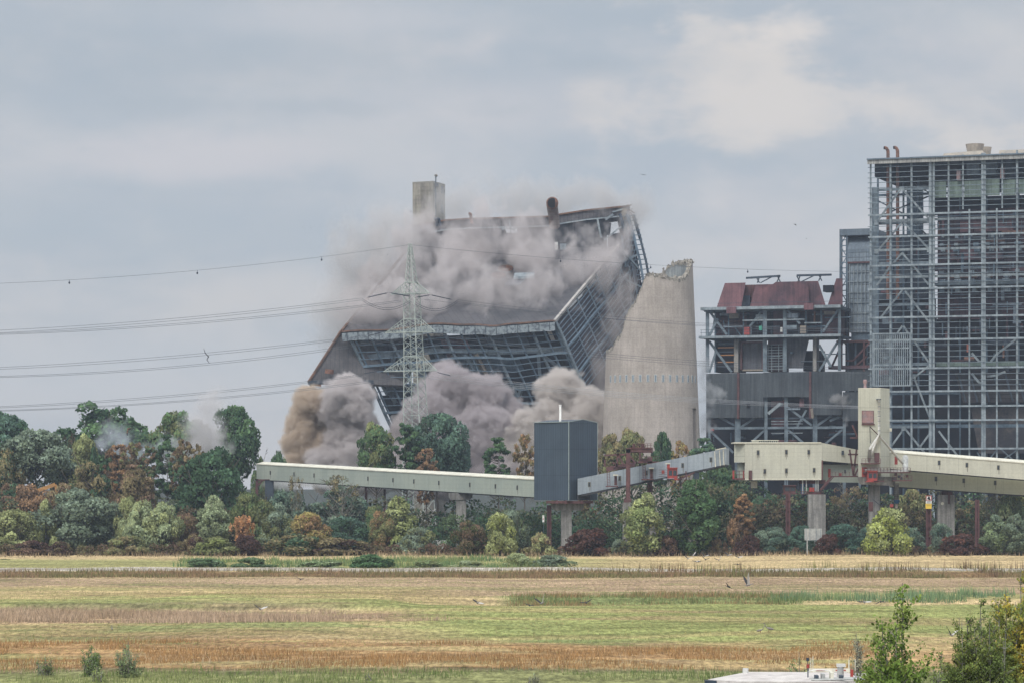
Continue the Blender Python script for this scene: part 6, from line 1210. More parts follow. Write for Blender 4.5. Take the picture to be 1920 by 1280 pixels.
# ------------------------------------------------------------------ wheelhouse of a vessel on the river, its pale flat roof
def wheelhouse():
    d = 100.0; S = d / F; T = thing('river_vessel', 'moored vessel whose pale flat wheelhouse roof carries rails and aerials', 'boat', (P(1470, HZ, d + 2).x, d + 2, -1.6)); up = Vector((0, 0, 1))
    rw = mat('pale_roof_paint', (.62, .58, .54), (.50, .46, .43), 1.2, .6, streak=.05); hull = mat('dark_hull_paint', (.05, .06, .08), (.04, .045, .06), .5, .5); glassg = mat('greenish_glass', (.16, .24, .22), (.12, .19, .18), 1.2, .15, spec=.7, fine=0)
    z0 = CH - 6.35 - .24; L_ = P(1328, 1260, d).x; R_ = P(1618, 1258, d).x
    prof = [(L_, d), (L_ + .9, d - 1.1), (R_ - 1.2, d - 1.3), (R_, d - .3), (R_ - .1, d + 3.8), (L_ + 1.6, d + 4.0)]
    n = len(prof); V = [(x, y, z0 + .0) for x, y in prof] + [(x, y, z0 + .14) for x, y in prof]; cx, cyy = (L_ + R_) / 2, d + 1.4; V.append((cx, cyy, z0 + .24))
    MB().add(V, [tuple(reversed(range(n)))] + [(i, (i + 1) % n, n + (i + 1) % n, n + i) for i in range(n)] + [(n + i, n + (i + 1) % n, 2 * n) for i in range(n)]).build('roof', rw, T)
    ins = lambda k: [(cx + (x - cx) * k, cyy + (y - cyy) * k) for x, y in prof]
    q = ins(.93); MB().add([(x, y, z0 - 2.4) for x, y in q] + [(x, y, z0 - 1.35) for x, y in q], [(i, (i + 1) % n, n + (i + 1) % n, n + i) for i in range(n)]).build('lower_wall', whitem, T)
    q = ins(.925); MB().add([(x, y, z0 - 1.35) for x, y in q] + [(x, y, z0 - .02) for x, y in q], [(i, (i + 1) % n, n + (i + 1) % n, n + i) for i in range(n)]).build('window_band', glassg, T)
    for (x, y) in ins(.935) + [(cx - .9, d - 1.05), (cx - .3, d - 1.05), (cx + .8, d - 1.05)]: MB().box(x - .06, x + .06, y - .06, y + .06, z0 - 1.35, z0 - .01).build('window_post', whitem, T)
    MB().box(cx - .8, cx - .35, d - 1.1, d - 1.0, z0 - 1.0, z0 - .25).build('dark_side_window', windowm, T)
    MB().box(L_ - .12, L_ + .25, d - .35, d + .1, z0 - .12, z0 + .12).build('camera_box', steel_d, T)
    MB().hexa([(-3 + cx - 4, d - 4, -1.9), (cx + 12, d - 4, -1.9), (cx + 12, d + 8, -1.9), (cx - 7, d + 8, -1.9)], [(cx - 8, d - 4.4, .6), (cx + 13, d - 4.4, .6), (cx + 13, d + 8.4, .6), (cx - 8, d + 8.4, .6)]).build('hull', hull, T)
    MB().box(cx - 5, cx + 9, d - 3, d + 7, .6, z0 - 2.4).build('deck_house', whitem, T)
    def rod(a, b, r_=.03, m_=whitem, nm='rail'): MB().tube([a, b], r_, 8).build(nm, m_, T)
    X = lambda px: P(px, 0, d).x; zt = z0 + .2
    y1 = d + 3.2
    MB().box(X(1535), X(1614), y1, y1 + .08, zt - .02, zt + .10).build('light_bar', trimc, T)
    for a, b in ((1548, 1566), (1586, 1606)): MB().box(X(a), X(b), y1 - .02, y1, zt + .025, zt + .06).build('red_stripe', redcab, T)
    for px in (1538, 1612): rod((X(px), y1, zt - .3), (X(px), y1, zt + .4 if px == 1612 else zt + .1), .02, trimc, 'bar_post')
    for px, h in ((1540, .45), (1544, .5), (1626, .4)): rod((X(px), y1 + .3, zt), (X(px), y1 + .3, zt + h), .012, trimc, 'aerial')
    rod((X(1519), d + .8, zt - .1), (X(1519), d + .8, zt + .55), .014, steel_d, 'aerial'); MB().tube([(X(1519), d + .8, zt + .5), (X(1519), d + .8, zt + .6)], .05, 10).build('aerial_head', steel_d, T)
    rod((X(1516), d + .2, zt - .1), (X(1516), d + .2, zt + .35), .02, steel_d, 'lamp_post'); MB().tube([(X(1516), d + .2, zt + .3), (X(1516), d + .2, zt + .42)], .05, 10).build('red_lamp', redcab, T)
    rod((X(1445), d + 1, zt), (X(1498), d + 1.3, zt), .025, steel_l, 'wiper_arm'); MB().tube([(X(1411), d + 3, zt - .1), (X(1411), d + 3, zt + .12)], .1, 12).build('roof_vent', whitem, T)
    for yy in (d - .9, d - .3): rod((X(1516), yy, zt - .02), (X(1634), yy, zt + .02), .035, galv, 'side_rail')
    for k, px in enumerate((1524, 1536, 1552, 1570, 1600, 1612)): MB().box(X(px), X(px + 6), d - .9, d - .4, zt, zt + .12 + .05 * (k % 3)).build('deck_fitting', (steel_d, galv, trimc)[k % 3], T)
    MB().tube([(X(1577), d + .2, zt), (X(1577), d + .2, zt + .35)], [.12, .1], 12).build('radar_base', galv, T); MB().box(X(1570), X(1586), d + .1, d + .3, zt + .34, zt + .44).build('radar_bar', whitem, T)
    MB().box(X(1595), X(1600), d, d + .15, zt + .02, zt + .26).build('red_box', redcab, T)
    MB().tube([(X(1539) + math.sin(a) * .5, d + .4, zt + .05 + abs(math.cos(a)) * .18) for a in np.linspace(-1.5, 1.5, 12)], .02, 6).build('hoop_rail', whitem, T)
wheelhouse()

# ------------------------------------------------------------------ near poplar and shrub at the right edge, single leaves
def near_shrub(name, label, px, d, ytop, wpx, stems, nleaf, leaf, c1, c2, seed, cat='tree', vis=4.2, spread=.30):
    r = random.Random(seed); g = np.random.default_rng(seed); S = d / F; X = (px - 960) * S; gz = float(ground_z(X, d)); H = CH + (HZ - ytop) * S - gz; W = wpx * S
    T = thing(name, label, cat, (X, d, gz)); st = MB(); pts = []
    for k in range(stems):
        a = r.uniform(0, 6.283); sp = W * .5 * r.uniform(.0 if k == 0 else .25, .95 if k else .05); hh = H - (0 if k == 0 else r.uniform(.05, .42) * vis + .35 * sp)
        base = Vector((X + r.uniform(-.3, .3), d + r.uniform(-.3, .3), gz - .3)); top = Vector((X + math.cos(a) * sp, d + math.sin(a) * sp, gz + hh)); mid = base.lerp(top, .5) + Vector((math.cos(a) * sp * .2, math.sin(a) * sp * .2, -hh * .02))
        ctr = [base.lerp(mid, t) if t < 1 else mid.lerp(top, t - 1) for t in (0, .5, 1, 1.4, 1.75, 2)]; st.tube(ctr, [.075, .06, .045, .03, .018, .008], 6, False)
        nb = 64 if stems < 8 else 34
        for q in range(nb):
            dn = vis * r.random() ** .8; t = 1 - dn / hh; p = base.lerp(mid, t * 2) if t < .5 else mid.lerp(top, t * 2 - 1); b = r.uniform(0, 6.283); ln = (.14 + spread * dn) * r.uniform(.35, 1.15); e = p + Vector((math.cos(b) * ln, math.sin(b) * ln, ln * r.uniform(.5, 1.2)))
            st.tube([p, (p + e) / 2 - Vector((0, 0, .03)), e], [.013, .009, .003], 4, False); pts.append((p, e))
    st.build('stem', barkl, T)
    A = np.array([p for p, e in pts]); B = np.array([e for p, e in pts]); ln_ = np.linalg.norm(B - A, axis=1) + .12; k = g.choice(len(pts), nleaf, p=ln_ / ln_.sum()); t = g.random(nleaf)[:, None] ** .6
    p = A[k] * (1 - t) + B[k] * t + g.normal(0, leaf * .75, (nleaf, 3)); n = nleaf
    f = g.normal(0, 1, (n, 3)) * [1, 1, .7] + [0, -.5, .35]; f /= np.linalg.norm(f, axis=1)[:, None]; a = np.cross(f, g.normal(0, 1, (n, 3)) + [0, 0, 1.2]); a /= np.linalg.norm(a, axis=1)[:, None]; b = np.cross(f, a); s = leaf * g.uniform(.6, 1.15, n)[:, None]
    V = np.stack([p - b * s * .55, p + a * s * .45 - b * s * .1, p + a * s * .28 + b * s * .3, p + b * s * .65, p - a * s * .28 + b * s * .3, p - a * s * .45 - b * s * .1], 1) - np.array([X, d, gz])
    me = fast_mesh('crown', V.reshape(-1, 3), 6, np.arange(n * 6).reshape(n, 6)); ctr_ = np.array([X, d, gz + H * .55]); nr = (p - ctr_); nr /= np.linalg.norm(nr, axis=1)[:, None]; nr = nr * .5 + f * .6 + [0, 0, .3]; nr /= np.linalg.norm(nr, axis=1)[:, None]
    set_tint(me, np.clip(g.normal(.45, .2, n), 0, 1), np.clip(vnoise(p[:, 0] * 3, p[:, 2] * 3, 1.2, seed) * .6 + g.random(n) * .32, 0, 1), 6); me.normals_split_custom_set_from_vertices(np.repeat(nr, 6, 0).tolist()); me.materials.append(leafm)
    o = bpy.data.objects.new('crown', me); COL.objects.link(o); o.parent = T; o.color = c4(c1); o['colour_two'] = list(c2)
near_shrub('poplar_sapling', 'young green poplar with separate round leaves before the meadow', 1692, 80, 1092, 84, 4, 9500, .085, (.13, .20, .045), (.22, .28, .07), 31, vis=4.4, spread=.34)
near_shrub('leafy_shrub', 'tall dense green shrub beside the poplar sapling', 1838, 82, 1132, 128, 26, 42000, .05, (.14, .19, .06), (.22, .25, .07), 32, vis=2.7, spread=.26)
near_shrub('yellowing_shrub', 'green shrub with yellow leaves at the picture edge', 1915, 84, 1070, 130, 22, 36000, .055, (.22, .26, .07), (.50, .38, .07), 33, vis=2.9, spread=.24)
near_shrub('leafy_weed', 'low leafy green weed behind the wheelhouse roof', 1500, 118, 1222, 130, 16, 7000, .06, (.20, .26, .11), (.29, .32, .14), 34, 'weed', vis=2.2, spread=.25)
near_shrub('feathery_weed', 'pale feathery dry weed stem above the wheelhouse', 1606, 120, 1186, 30, 4, 1800, .05, (.38, .37, .26), (.30, .31, .19), 35, 'weed', vis=2.4, spread=.18)
near_shrub('low_green_shrub', 'low green shrub at the foot of the poplar sapling', 1645, 84, 1224, 70, 9, 6000, .065, (.17, .23, .07), (.24, .28, .10), 36, vis=2, spread=.3)
near_shrub('leafy_weed', 'green weed between the poplar sapling and the dense shrub', 1765, 88, 1222, 80, 10, 6000, .06, (.19, .25, .08), (.26, .30, .10), 37, 'weed', vis=2, spread=.3)

for x_, yt_, w_, d_, n_, c_, lab_ in ((172, 1208, 56, 203, 5200, (.13, .20, .06), 'rounded green bush in the near meadow, darker of two'), (240, 1200, 54, 201, 4800, (.23, .29, .14), 'pale grey green bush in the near meadow with feathery tips'), (182, 1250, 28, 197, 1400, (.26, .31, .10), 'small light green weed near the bottom edge'), (85, 1230, 34, 205, 1600, (.20, .25, .10), 'small green weed close to the picture border'), (1002, 1262, 22, 197, 700, (.36, .36, .22), 'small pale weed at the bottom edge'), (690, 1262, 20, 198, 500, (.30, .32, .14), 'tiny pale green weed in the brown grass')):
    near_shrub('weed_bush', lab_, x_, d_, yt_, w_, 10, n_, .085, c_, LG, 40 + int(x_), 'weed', vis=(905 + CH * F / d_ - yt_) * d_ / F * .95, spread=.30)
# ------------------------------------------------------------------ birds, debris, van, fence
goosem = mat('goose_grey', (.26, .235, .21), (.16, .145, .135), 6, .9, fine=.2); goosel = mat('goose_light', (.60, .58, .55), (.42, .4, .38), 6, .9); gooseb = mat('goose_dark', (.035, .035, .038), None, rough=.9)
def bird(x, y, d, span, roll, yaw, label, flying=True, flap=.4, group='geese over the meadow', dark=False, name='goose'):
    if flying and y > HZ + 60: d = min(d, .93 * CH * F / (y - HZ)); span *= .9
    c = P(x, y, d); gz = float(ground_z(c.x, d)); T = thing(name, label, 'bird', tuple(c), group); s = span / 1.6
    def place(p): return Vector(p) * s
    mb = MB(); L = [(-.42, 0, .0, .02), (-.3, 0, 0, .075), (-.1, 0, -.01, .12), (.12, 0, 0, .105), (.26, 0, .02, .05), (.42, 0, .04 if flying else .16, .035), (.52, 0, .05 if flying else .32, .032), (.58, 0, .055 if flying else .36, .045), (.64, 0, .05 if flying else .35, .03), (.72, 0, .04 if flying else .33, .008)]
    mb.tube([place(p[:3]) for p in L], [p[3] * s for p in L], 8)
    o = mb.build('body', gooseb if dark else goosem); o.parent = T
    if flying:
        for sd in (-1, 1):
            pts = [(.14, .08, .04), (.16, .42, .06 + flap * .42), (.06, .8, .02 + flap * .8), (-.10, .62, flap * .58), (-.16, .34, flap * .32), (-.12, .08, .02)]
            V = [place((a, b * sd, c_)) for a, b, c_ in pts]; V2 = [v + Vector((0, 0, -.025 * s)) for v in V]; m_ = MB().add(V + V2, [(0, 1, 4, 5), (1, 2, 3, 4), (11, 10, 7, 6), (10, 9, 8, 7)] + [(i, (i + 1) % 6, 6 + (i + 1) % 6, 6 + i) for i in range(6)])
            w_ = m_.build('wing', gooseb if dark or sd > 0 else goosel); w_.parent = T
    else:
        for sd in (-1, 1): l_ = MB().tube([place((.02, .04 * sd, -.1)), place((.02, .04 * sd, -.30))], .014 * s, 6).build('leg', redcab); l_.parent = T
        T.location.z = gz + .30 * s
    T.rotation_euler = (R(roll), R(-8) if flying else R(-12), R(yaw))
for b_ in [(1290, 1046, 560, 1.6, 15, 70, 'goose gliding low beyond the track, first of the flock by the maroon bush', True, .5), (1299, 1041, 570, 1.5, -10, 100, 'goose with raised wings before the bramble belt near the dense upright tree', True, .9), (1321, 1042, 570, 1.6, 20, 60, 'goose with wings spread high beside the dense upright tree foot', True, .7), (1305, 1052, 545, 1.5, 0, 110, 'goose skimming the straw field, lowest on the near side of its flock', True, .2), (1323, 1048, 555, 1.5, 10, 80, 'dark goose flapping in the middle of the far flock', True, .6, 'geese over the meadow', True), (1348, 1049, 550, 1.5, -20, 80, 'pale goose turning above the straw field', True, .8), (1365, 1040, 565, 1.6, 15, 50, 'goose flying just before the rust brown bush', True, .5), (1385, 1044, 560, 1.6, 5, 90, 'goose flying lowest of the pair under the maroon bush', True, .3),
           (1310, 1052, 540, 1.4, 0, 30, 'small dark goose at the centre of the far flock', True, .1, 'geese over the meadow', True), (1383, 1057, 520, 1.4, 0, 90, 'dark goose close over the field track', True, .1, 'geese over the meadow', True),
           (1366, 1099, 390, 1.5, 35, 130, 'dark goose banking over the stubble', True, .2, 'geese over the meadow', True), (1403, 1096, 390, 1.9, -15, 20, 'pale goose with one wing raised tall over the stubble', True, 1.6), (1314, 1106, 380, .6, 0, 60, 'tiny dark bird low over the stubble', True, .3, 'geese over the meadow', True),
           (1016, 1130, 330, 1.5, -20, 60, 'goose landing with raised wings at the ditch', True, 1.2), (993, 1134, 328, 1.2, 10, 100, 'dark goose beside the landing one at the ditch', True, .2, 'geese over the meadow', True), (1099, 1129, 330, 1.4, -15, 95, 'dark goose flying over the ditch weeds', True, .3, 'geese over the meadow', True),
           (1621, 1128, 330, 1.7, 0, 95, 'pale goose with flat spread wings over the green meadow', True, .05), (1651, 1127, 330, 1.3, -10, 80, 'dark goose with bent wings next to the flat winged one', True, -.3, 'geese over the meadow', True),
           (896, 1129, 332, 1.5, 20, 70, 'pale goose gliding before the green ditch start', True, .2), (488, 1141, 315, 1.6, 10, 110, 'grey goose flying above the reed strip', True, .5), (563, 1085, 420, 1.2, 10, 110, 'small dark goose over the stubble far off', True, .3, 'geese over the meadow', True),
           (1425, 1184, 262, 1.3, 0, 10, 'goose standing on the green meadow, facing away', False), (1443, 1182, 264, 1.5, 0, 170, 'goose standing with dark head, second of the standing pair', False), (1784, 1190, 250, 1.4, 10, 110, 'grey goose with raised wings beside the dense shrub', True, 1.1),
           (210, 1178, 268, 1.0, 0, 100, 'small pale bird sitting at the edge of the reed strip', False), (811, 957, 560, 1.4, 5, 80, 'white gull flying before the green thicket', True, .7, 'single birds in the sky'), (1206, 328, 500, 1.0, 10, 95, 'dark bird high in the sky above the chimney', True, .1, 'single birds in the sky', True), (1491, 421, 500, .9, 20, 140, 'small dark bird in the sky beside the steel frame', True, -.2, 'single birds in the sky', True)]: bird(*b_)
def debris():
    r = random.Random(4); dm = mat('flying_debris', (.035, .035, .04), None, rough=.9, fine=0)
    pr = None
    P0 = [(546, 425, 1.6), (568, 427, 2.2), (583, 427, 1.6), (363, 457, 1.6), (771, 397, 3.0), (704, 391, 1.5), (717, 393, 1.5), (719, 399, 1.5), (717, 411, 1.6), (719, 419, 1.4), (698, 427, 1.4), (695, 401, 1.5), (725, 391, 1.4), (730, 400, 1.4), (721, 405, 1.3), (719, 474, 1.6), (726, 478, 1.8), (742, 478, 1.4), (541, 771, 2.2), (546, 808, 1.6), (860, 547, 2.0), (873, 451, 1.6), (1512, 448, 1.8), (888, 402, 1.5), (910, 406, 1.5), (1128, 378, 1.5), (1185, 392, 1.8), (1320, 803, 2.0), (460, 770, 1.6), (698, 420, 1.3), (1111, 712, 2.4), (1150, 560, 1.6), (640, 560, 1.3), (1012, 405, 1.8), (935, 380, 1.4)]
    for i, (x, y, s) in enumerate(P0):
        sz = s * .115; mb = MB(); V = [Vector((r.uniform(-1, 1), r.uniform(-1, 1), r.uniform(-1, 1))).normalized() * sz * r.uniform(.4, 1) for _ in range(6)]; V.sort(key=lambda v: v.z)
        mb.add(V, [(0, 1, 2), (0, 2, 3), (0, 3, 1), (1, 2, 4), (2, 3, 4), (3, 1, 4), (1, 2, 5), (2, 3, 5), (3, 1, 5)]); o = mb.build('debris_piece', dm); o.location = P(x, y, 760)
        tag(o, 'small dark fragment flung through the air by the blast', 'debris', 'fragments flying through the air')
    q = mat('torn_strip', (.035, .035, .04), None, rough=.9); T = thing('torn_strip', 'thin dark strip twisting in the sky over the wires', 'debris', tuple(P(387, 668, 560))); MB().tube([P(x, y, 560) for x, y in ((382, 653), (385, 662), (391, 668), (388, 674), (393, 681))], [.03, .09, .12, .07, .03], 6).build('strip', q, T)
    T = thing('torn_strip', 'brown and black torn scrap before the tallest dark tree', 'debris', tuple(P(240, 808, 560))); MB().tube([P(x, y, 560) for x, y in ((246, 801), (240, 803), (238, 812))], [.05, .14, .1], 6).build('strip', pipem, T); MB().tube([P(x, y, 559.8) for x, y in ((238, 811), (239, 816))], [.09, .03], 6).build('strip', sootm, T)
debris()
T = thing('parked_van', 'small white van half hidden behind the bramble belt', 'van', (P(823, HZ, 574).x, 574, 0)); a, b = P(810, 1025, 574), P(837, 1014.5, 574)
MB().box(a.x, b.x, 574, 576, .5, 2.2).box(a.x - .6, a.x, 574, 576, .5, 1.4).build('body', whitem, T)
for q in (a.x + .2, b.x - .4): MB().tube([(q, 573.95, .35), (q, 574.2, .35)], .35, 14).build('wheel', sootm, T)
MB().box(a.x + .15, a.x + .8, 573.96, 574, 1.35, 1.9).build('window', windowm, T)
mb = None
T = thing('mesh_fence', 'grey wire fence on thin posts left of the white van', 'fence', (P(730, HZ, 572).x, 572, 0))
for k, x in enumerate(range(692, 776, 14)): q = P(x, HZ, 572); MB().box(q.x - .07, q.x + .07, 572, 572.15, -.2, 1.9).build('post', galv, T)
for z in (.5, 1.1, 1.8): MB().beam((P(692, HZ, 572).x, 572.05, z), (P(770, HZ, 572).x, 572.05, z), .04).build('rail', galv, T)
T = thing('site_digger', 'orange digger half hidden behind the rust brown tree', 'excavator', (P(48, HZ, 600).x, 600, 0)); a = P(30, 913, 600); om = mat('digger_orange', (.50, .26, .09), (.36, .20, .08), 1, .6)
MB().box(a.x, a.x + 4, 600, 603, 1.2, a.z - .3).build('body', om, T); MB().beam((a.x + 3, 601.5, a.z - 1), (a.x + 7.5, 601.5, a.z + .6), .7).beam((a.x + 7.5, 601.5, a.z + .6), (a.x + 8.5, 601.5, a.z - 3), .5).build('boom', om, T); MB().box(a.x - .4, a.x + 4.4, 599.6, 603.4, 0, 1.2).build('track', sootm, T)
# ------------------------------------------------------------------ dust clouds: volumes grown from overlapping puffs with billowing noise
def smoke_mat(name, col, dens, aniso=.1):
    m = bpy.data.materials.new(name); m.use_nodes = True; t = m.node_tree; t.nodes.clear(); N = NT(t)
    a = N.n('ShaderNodeAttribute', attribute_name='density')
    v = N.n('ShaderNodeVolumePrincipled'); v.inputs['Color'].default_value = c4(col); v.inputs['Anisotropy'].default_value = aniso
    v.inputs['Density Attribute'].default_value = ''; N.put(v.inputs['Density'], N.math('MULTIPLY', a.outputs['Fac'], dens))
    o = N.n('ShaderNodeOutputMaterial'); N.put(o.inputs['Volume'], v.outputs[0]); return m
def dust(name, label, puffs, col, dens, voxel=.4, billow=.30, bscale=.16, warp=2.0, wscale=.06, wisp=0.0, gain=5.0, pad=2.5, seed=0.0, bias=0.0, fscale=.12, stretch=(1, 1, 1)):
    """puffs: (px, row, distance, radius px across, radius px up, depth radius in metres)"""
    Q = [(P(x, y, d), (rx * d / F, rd, ry * d / F)) for (x, y, d, rx, ry, rd) in puffs]
    lo = [min(c[i] - r[i] for c, r in Q) - pad for i in range(3)]; hi = [max(c[i] + r[i] for c, r in Q) + pad for i in range(3)]
    base = Vector(((lo[0] + hi[0]) / 2, (lo[1] + hi[1]) / 2, lo[2]))
    g = bpy.data.node_groups.new(name, 'GeometryNodeTree'); g.interface.new_socket('Geometry', in_out='OUTPUT', socket_type='NodeSocketGeometry')
    N = NT(g); pos = N.n('GeometryNodeInputPosition').outputs[0]; wpos = N.vec('ADD', pos, (base.x + seed, base.y, base.z))
    wn = N.noise(wpos, wscale, 3, .55, out='Color')
    p2 = N.vec('ADD', pos, N.vec('SCALE', N.vec('SUBTRACT', wn, (.5, .5, .5)), warp * 2)); S = None
    wn2 = N.noise(wpos, wscale * 4, 2, .5, out='Color'); p2 = N.vec('ADD', p2, N.vec('SCALE', N.vec('SUBTRACT', wn2, (.5, .5, .5)), warp * .8))
    for c, r in Q:
        c = c - base; q = N.vec('MULTIPLY', N.vec('SUBTRACT', p2, tuple(c)), (1 / r[0], 1 / r[1], 1 / r[2])); s = N.math('SUBTRACT', 1.0, N.vec('LENGTH', q))
        if S is None: S = s
        else:
            m = N.n('ShaderNodeMath', operation='SMOOTH_MAX'); N.put(m.inputs[0], S); N.put(m.inputs[1], s); m.inputs[2].default_value = .06; S = m.outputs[0]
    if billow:
        vo = N.n('ShaderNodeTexVoronoi', feature='F1'); N.put(vo.inputs['Vector'], wpos); vo.inputs['Scale'].default_value = bscale; vo.normalize = False
        v2 = N.n('ShaderNodeTexVoronoi', feature='F1'); N.put(v2.inputs['Vector'], N.vec('ADD', wpos, N.vec('SCALE', wn2, 2.0))); v2.inputs['Scale'].default_value = bscale * 2.3
        v3 = N.n('ShaderNodeTexVoronoi', feature='F1'); N.put(v3.inputs['Vector'], N.vec('ADD', wpos, N.vec('SCALE', wn2, 1.0))); v3.inputs['Scale'].default_value = bscale * 5.2
        bb = N.math('ADD', N.math('SUBTRACT', vo.outputs['Distance'], .5), N.math('ADD', N.math('MULTIPLY', N.math('SUBTRACT', v2.outputs['Distance'], .5), .55), N.math('MULTIPLY', N.math('SUBTRACT', v3.outputs['Distance'], .5), .34)))
        fn_ = N.math('MULTIPLY', N.math('SUBTRACT', N.noise(wpos, bscale * 4, 5, .68), .5), 1.15)
        S = N.math('SUBTRACT', S, N.math('MULTIPLY', N.math('ADD', bb, fn_), billow))
    if wisp:
        f = N.noise(N.vec('MULTIPLY', wpos, stretch), fscale, 7, .62, dist=.6)
        S = N.math('SUBTRACT', S, N.math('MULTIPLY', N.math('SUBTRACT', .5, f), -wisp) if False else N.math('MULTIPLY', N.math('SUBTRACT', .5, f), wisp))
    D = N.math('MULTIPLY', N.math('ADD', S, bias), gain, clamp=True)
    # drop a hair so that empty space stays empty
    vc = N.n('GeometryNodeVolumeCube'); N.put(vc.inputs['Density'], D); vc.inputs['Background'].default_value = 0
    vc.inputs['Min'].default_value = [lo[i] - base[i] for i in range(3)]; vc.inputs['Max'].default_value = [hi[i] - base[i] for i in range(3)]
    for i, k in enumerate(('Resolution X', 'Resolution Y', 'Resolution Z')): vc.inputs[k].default_value = max(8, int((hi[i] - lo[i]) / voxel))
    sm = N.n('GeometryNodeSetMaterial'); N.put(sm.inputs['Geometry'], vc.outputs[0]); M = smoke_mat(name, col, dens); sm.inputs['Material'].default_value = M
    go = N.n('NodeGroupOutput'); N.put(go.inputs[0], sm.outputs[0])
    vd = bpy.data.volumes.new(name); vd.materials.append(M); o = bpy.data.objects.new(name, vd); COL.objects.link(o); o.location = base
    md = o.modifiers.new('puffs', 'NODES'); md.node_group = g
    return tag(o, label, kind='stuff')
GREY, MAUVE, OCHRE, PALE = (.80, .755, .745), (.73, .68, .69), (.80, .69, .575), (.87, .82, .78)
dust('ochre_dust_cloud', 'ochre brown dust column at the left foot of the falling house', [(582, 758, 764, 34, 40, 5), (572, 795, 765, 36, 50, 5), (566, 845, 764, 36, 60, 5), (600, 860, 765, 50, 60, 6), (604, 790, 768, 26, 70, 5)], OCHRE, 1.2, .27, .50, .18, 1.4, .12, gain=3.6, bias=.06)
dust('grey_dust_column', 'tall grey dust column pouring from under the annex roof', [(652, 738, 760, 50, 36, 6), (640, 770, 761, 40, 50, 6), (668, 772, 760, 34, 46, 6), (645, 825, 762, 40, 70, 6), (668, 850, 760, 42, 70, 6), (625, 875, 760, 50, 50, 6), (690, 815, 766, 24, 44, 4), (700, 890, 760, 60, 40, 6), (755, 870, 760, 60, 50, 6), (760, 820, 764, 34, 46, 5)], GREY, 1.2, .27, .50, .16, 1.6, .10, gain=3.6, bias=.06)
dust('mauve_dust_cloud', 'billowing mauve grey dust before the falling front', [(838, 695, 766, 26, 26, 4), (850, 735, 762, 64, 50, 6), (900, 748, 762, 56, 50, 7), (945, 785, 763, 44, 40, 6), (815, 780, 760, 56, 56, 6), (870, 800, 764, 80, 60, 6), (915, 825, 757, 64, 66, 7), (870, 860, 757, 90, 60, 6), (945, 870, 757, 70, 60, 7), (830, 890, 758, 100, 46, 7), (780, 850, 762, 60, 60, 6)], MAUVE, 1.2, .28, .55, .135, 2.0, .09, gain=3.0, seed=20, bias=.05)
dust('pale_dust_cloud', 'pale dust billows behind the dark transfer tower', [(1050, 735, 762, 46, 42, 6), (1030, 775, 760, 36, 40, 6), (1090, 765, 762, 60, 50, 7), (1060, 800, 760, 90, 50, 7), (985, 815, 755, 44, 44, 6), (990, 840, 756, 66, 70, 7), (1105, 800, 758, 54, 70, 6), (1040, 870, 756, 140, 60, 8)], PALE, 1.2, .28, .55, .14, 1.9, .10, gain=3.0, seed=47, bias=.05)
dust('roof_dust_veil', 'brown grey dust drifting over the sloping roof', [(800, 455, 812, 70, 60, 9), (735, 520, 800, 80, 70, 9), (850, 500, 803, 110, 70, 9), (930, 460, 812, 100, 66, 9), (1000, 485, 808, 95, 52, 8), (900, 565, 785, 150, 56, 8), (780, 580, 781, 140, 56, 8), (1000, 545, 792, 130, 66, 9), (1080, 500, 805, 66, 50, 8), (1140, 470, 812, 44, 50, 7), (690, 590, 778, 80, 46, 6), (1130, 520, 803, 40, 50, 6), (770, 435, 818, 46, 36, 7)], (.80, .755, .745), (.18), .32, .60, .12, 5.0, .045, wisp=6.0, gain=2.6, seed=5, bias=-.19, fscale=.10, stretch=(1, 1, .75), pad=4)
dust('sky_dust_wisps', 'faint dust wisps rising above the roof into the sky', [(960, 385, 834, 130, 50, 7), (880, 380, 834, 80, 44, 6), (1060, 372, 834, 80, 40, 6), (1150, 385, 826, 70, 44, 6), (680, 520, 800, 70, 100, 8), (715, 450, 808, 70, 66, 8), (1185, 400, 822, 40, 50, 6), (640, 590, 780, 46, 70, 6)], (.78, .76, .75), .15, .5, .0, .2, 5.0, .05, wisp=4.0, gain=1.5, seed=60, bias=.0, fscale=.11, stretch=(1, 1, .6), pad=4)
dust('side_dust', 'brownish dust hanging between the falling house and the chimney', [(1125, 700, 782, 36, 70, 6), (1155, 620, 797, 34, 80, 6), (1115, 780, 768, 50, 70, 6), (1180, 550, 808, 26, 60, 5)], (.76, .69, .66), .10, .42, .15, .14, 3.0, .07, wisp=3.0, gain=1.6, seed=90, bias=.0, fscale=.12)
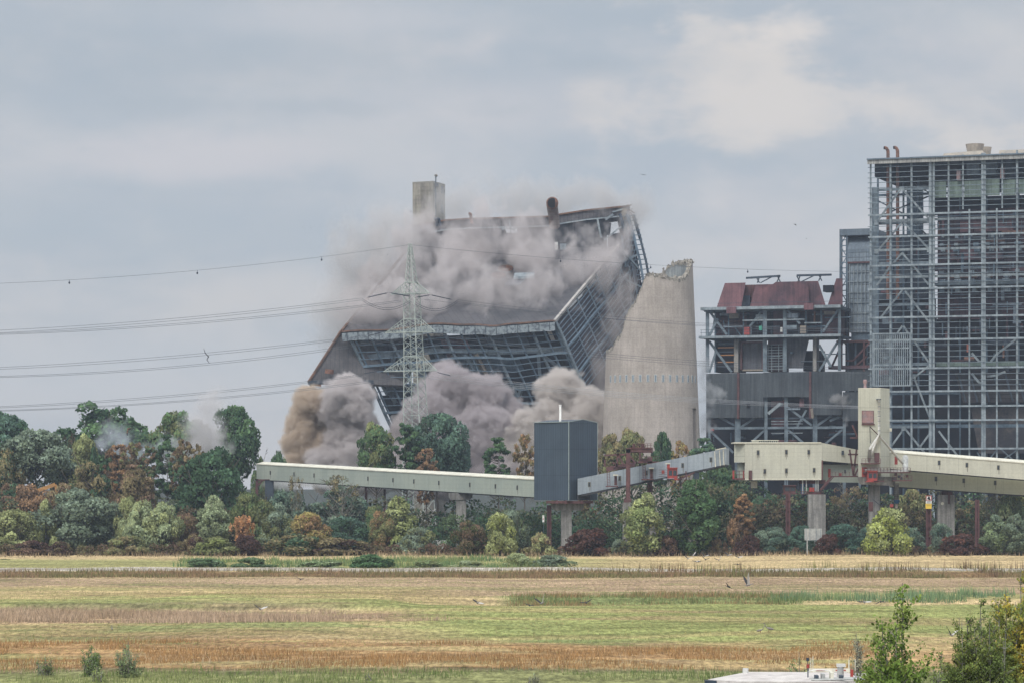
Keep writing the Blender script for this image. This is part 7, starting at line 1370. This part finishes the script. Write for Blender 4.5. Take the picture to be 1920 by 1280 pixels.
dust('chimney_side_smoke', 'white smoke puff at the right foot of the chimney', [(1325, 745, 755, 20, 30, 3), (1322, 790, 757, 16, 40, 3), (1318, 690, 760, 12, 50, 3), (1345, 735, 755, 12, 14, 2)], (.86, .87, .88), .30, .28, .0, .3, 3.2, .16, wisp=4.0, gain=1.4, seed=110, fscale=.2, bias=-.05)
dust('tree_smoke', 'grey smoke rising between the two tall trees', [(385, 800, 645, 46, 36, 4), (375, 835, 645, 50, 30, 4), (395, 765, 646, 30, 30, 3), (395, 742, 646, 24, 16, 3)], (.83, .81, .81), .34, .32, .15, .25, 3.0, .12, wisp=3.4, gain=1.7, seed=130, fscale=.16)
dust('thin_tree_smoke', 'thin bluish smoke before the tallest dark tree', [(225, 815, 640, 46, 24, 3), (250, 840, 640, 50, 22, 3), (300, 850, 640, 50, 26, 3), (195, 830, 640, 24, 20, 3)], (.80, .84, .90), .17, .32, .0, .3, 3.0, .12, wisp=3.6, gain=1.5, seed=150, fscale=.16)
dust('grey_steam', 'small steam puff before the grey sheet skirt', [(1568, 745, 785, 12, 12, 2), (1580, 760, 785, 10, 16, 2), (1584, 785, 785, 6, 16, 1.5)], (.85, .84, .84), .30, .24, .0, .3, 2.4, .22, wisp=4.0, gain=1.4, seed=170, fscale=.3)
dust('low_gallery_dust', 'pale dust lying under the far end of the long gallery', [(540, 905, 662, 60, 14, 3), (620, 905, 664, 60, 16, 3), (590, 890, 680, 90, 22, 4)], (.88, .87, .86), .35, .4, .0, .3, 1.6, .12, wisp=1.2, gain=2, seed=190, fscale=.16)
# ------------------------------------------------------------------ haze: one closed box of thin even air
hb = MB().box(-1600, 1600, -60, 1750, -6, 190).v
hm = bpy.data.materials.new('haze'); hm.use_nodes = True; hm.node_tree.nodes.clear(); N = NT(hm.node_tree)
v = N.n('ShaderNodeVolumePrincipled'); v.inputs['Color'].default_value = (.66, .78, 1, 1); v.inputs['Density'].default_value = .00012; v.inputs['Density Attribute'].default_value = ''; v.inputs['Anisotropy'].default_value = .25
o = N.n('ShaderNodeOutputMaterial'); N.put(o.inputs['Volume'], v.outputs[0])
HAZE = tag(MB().box(-1600, 1600, -60, 1750, -6, 190).build('haze', hm), 'thin bluish summer haze over the whole place', kind='stuff')
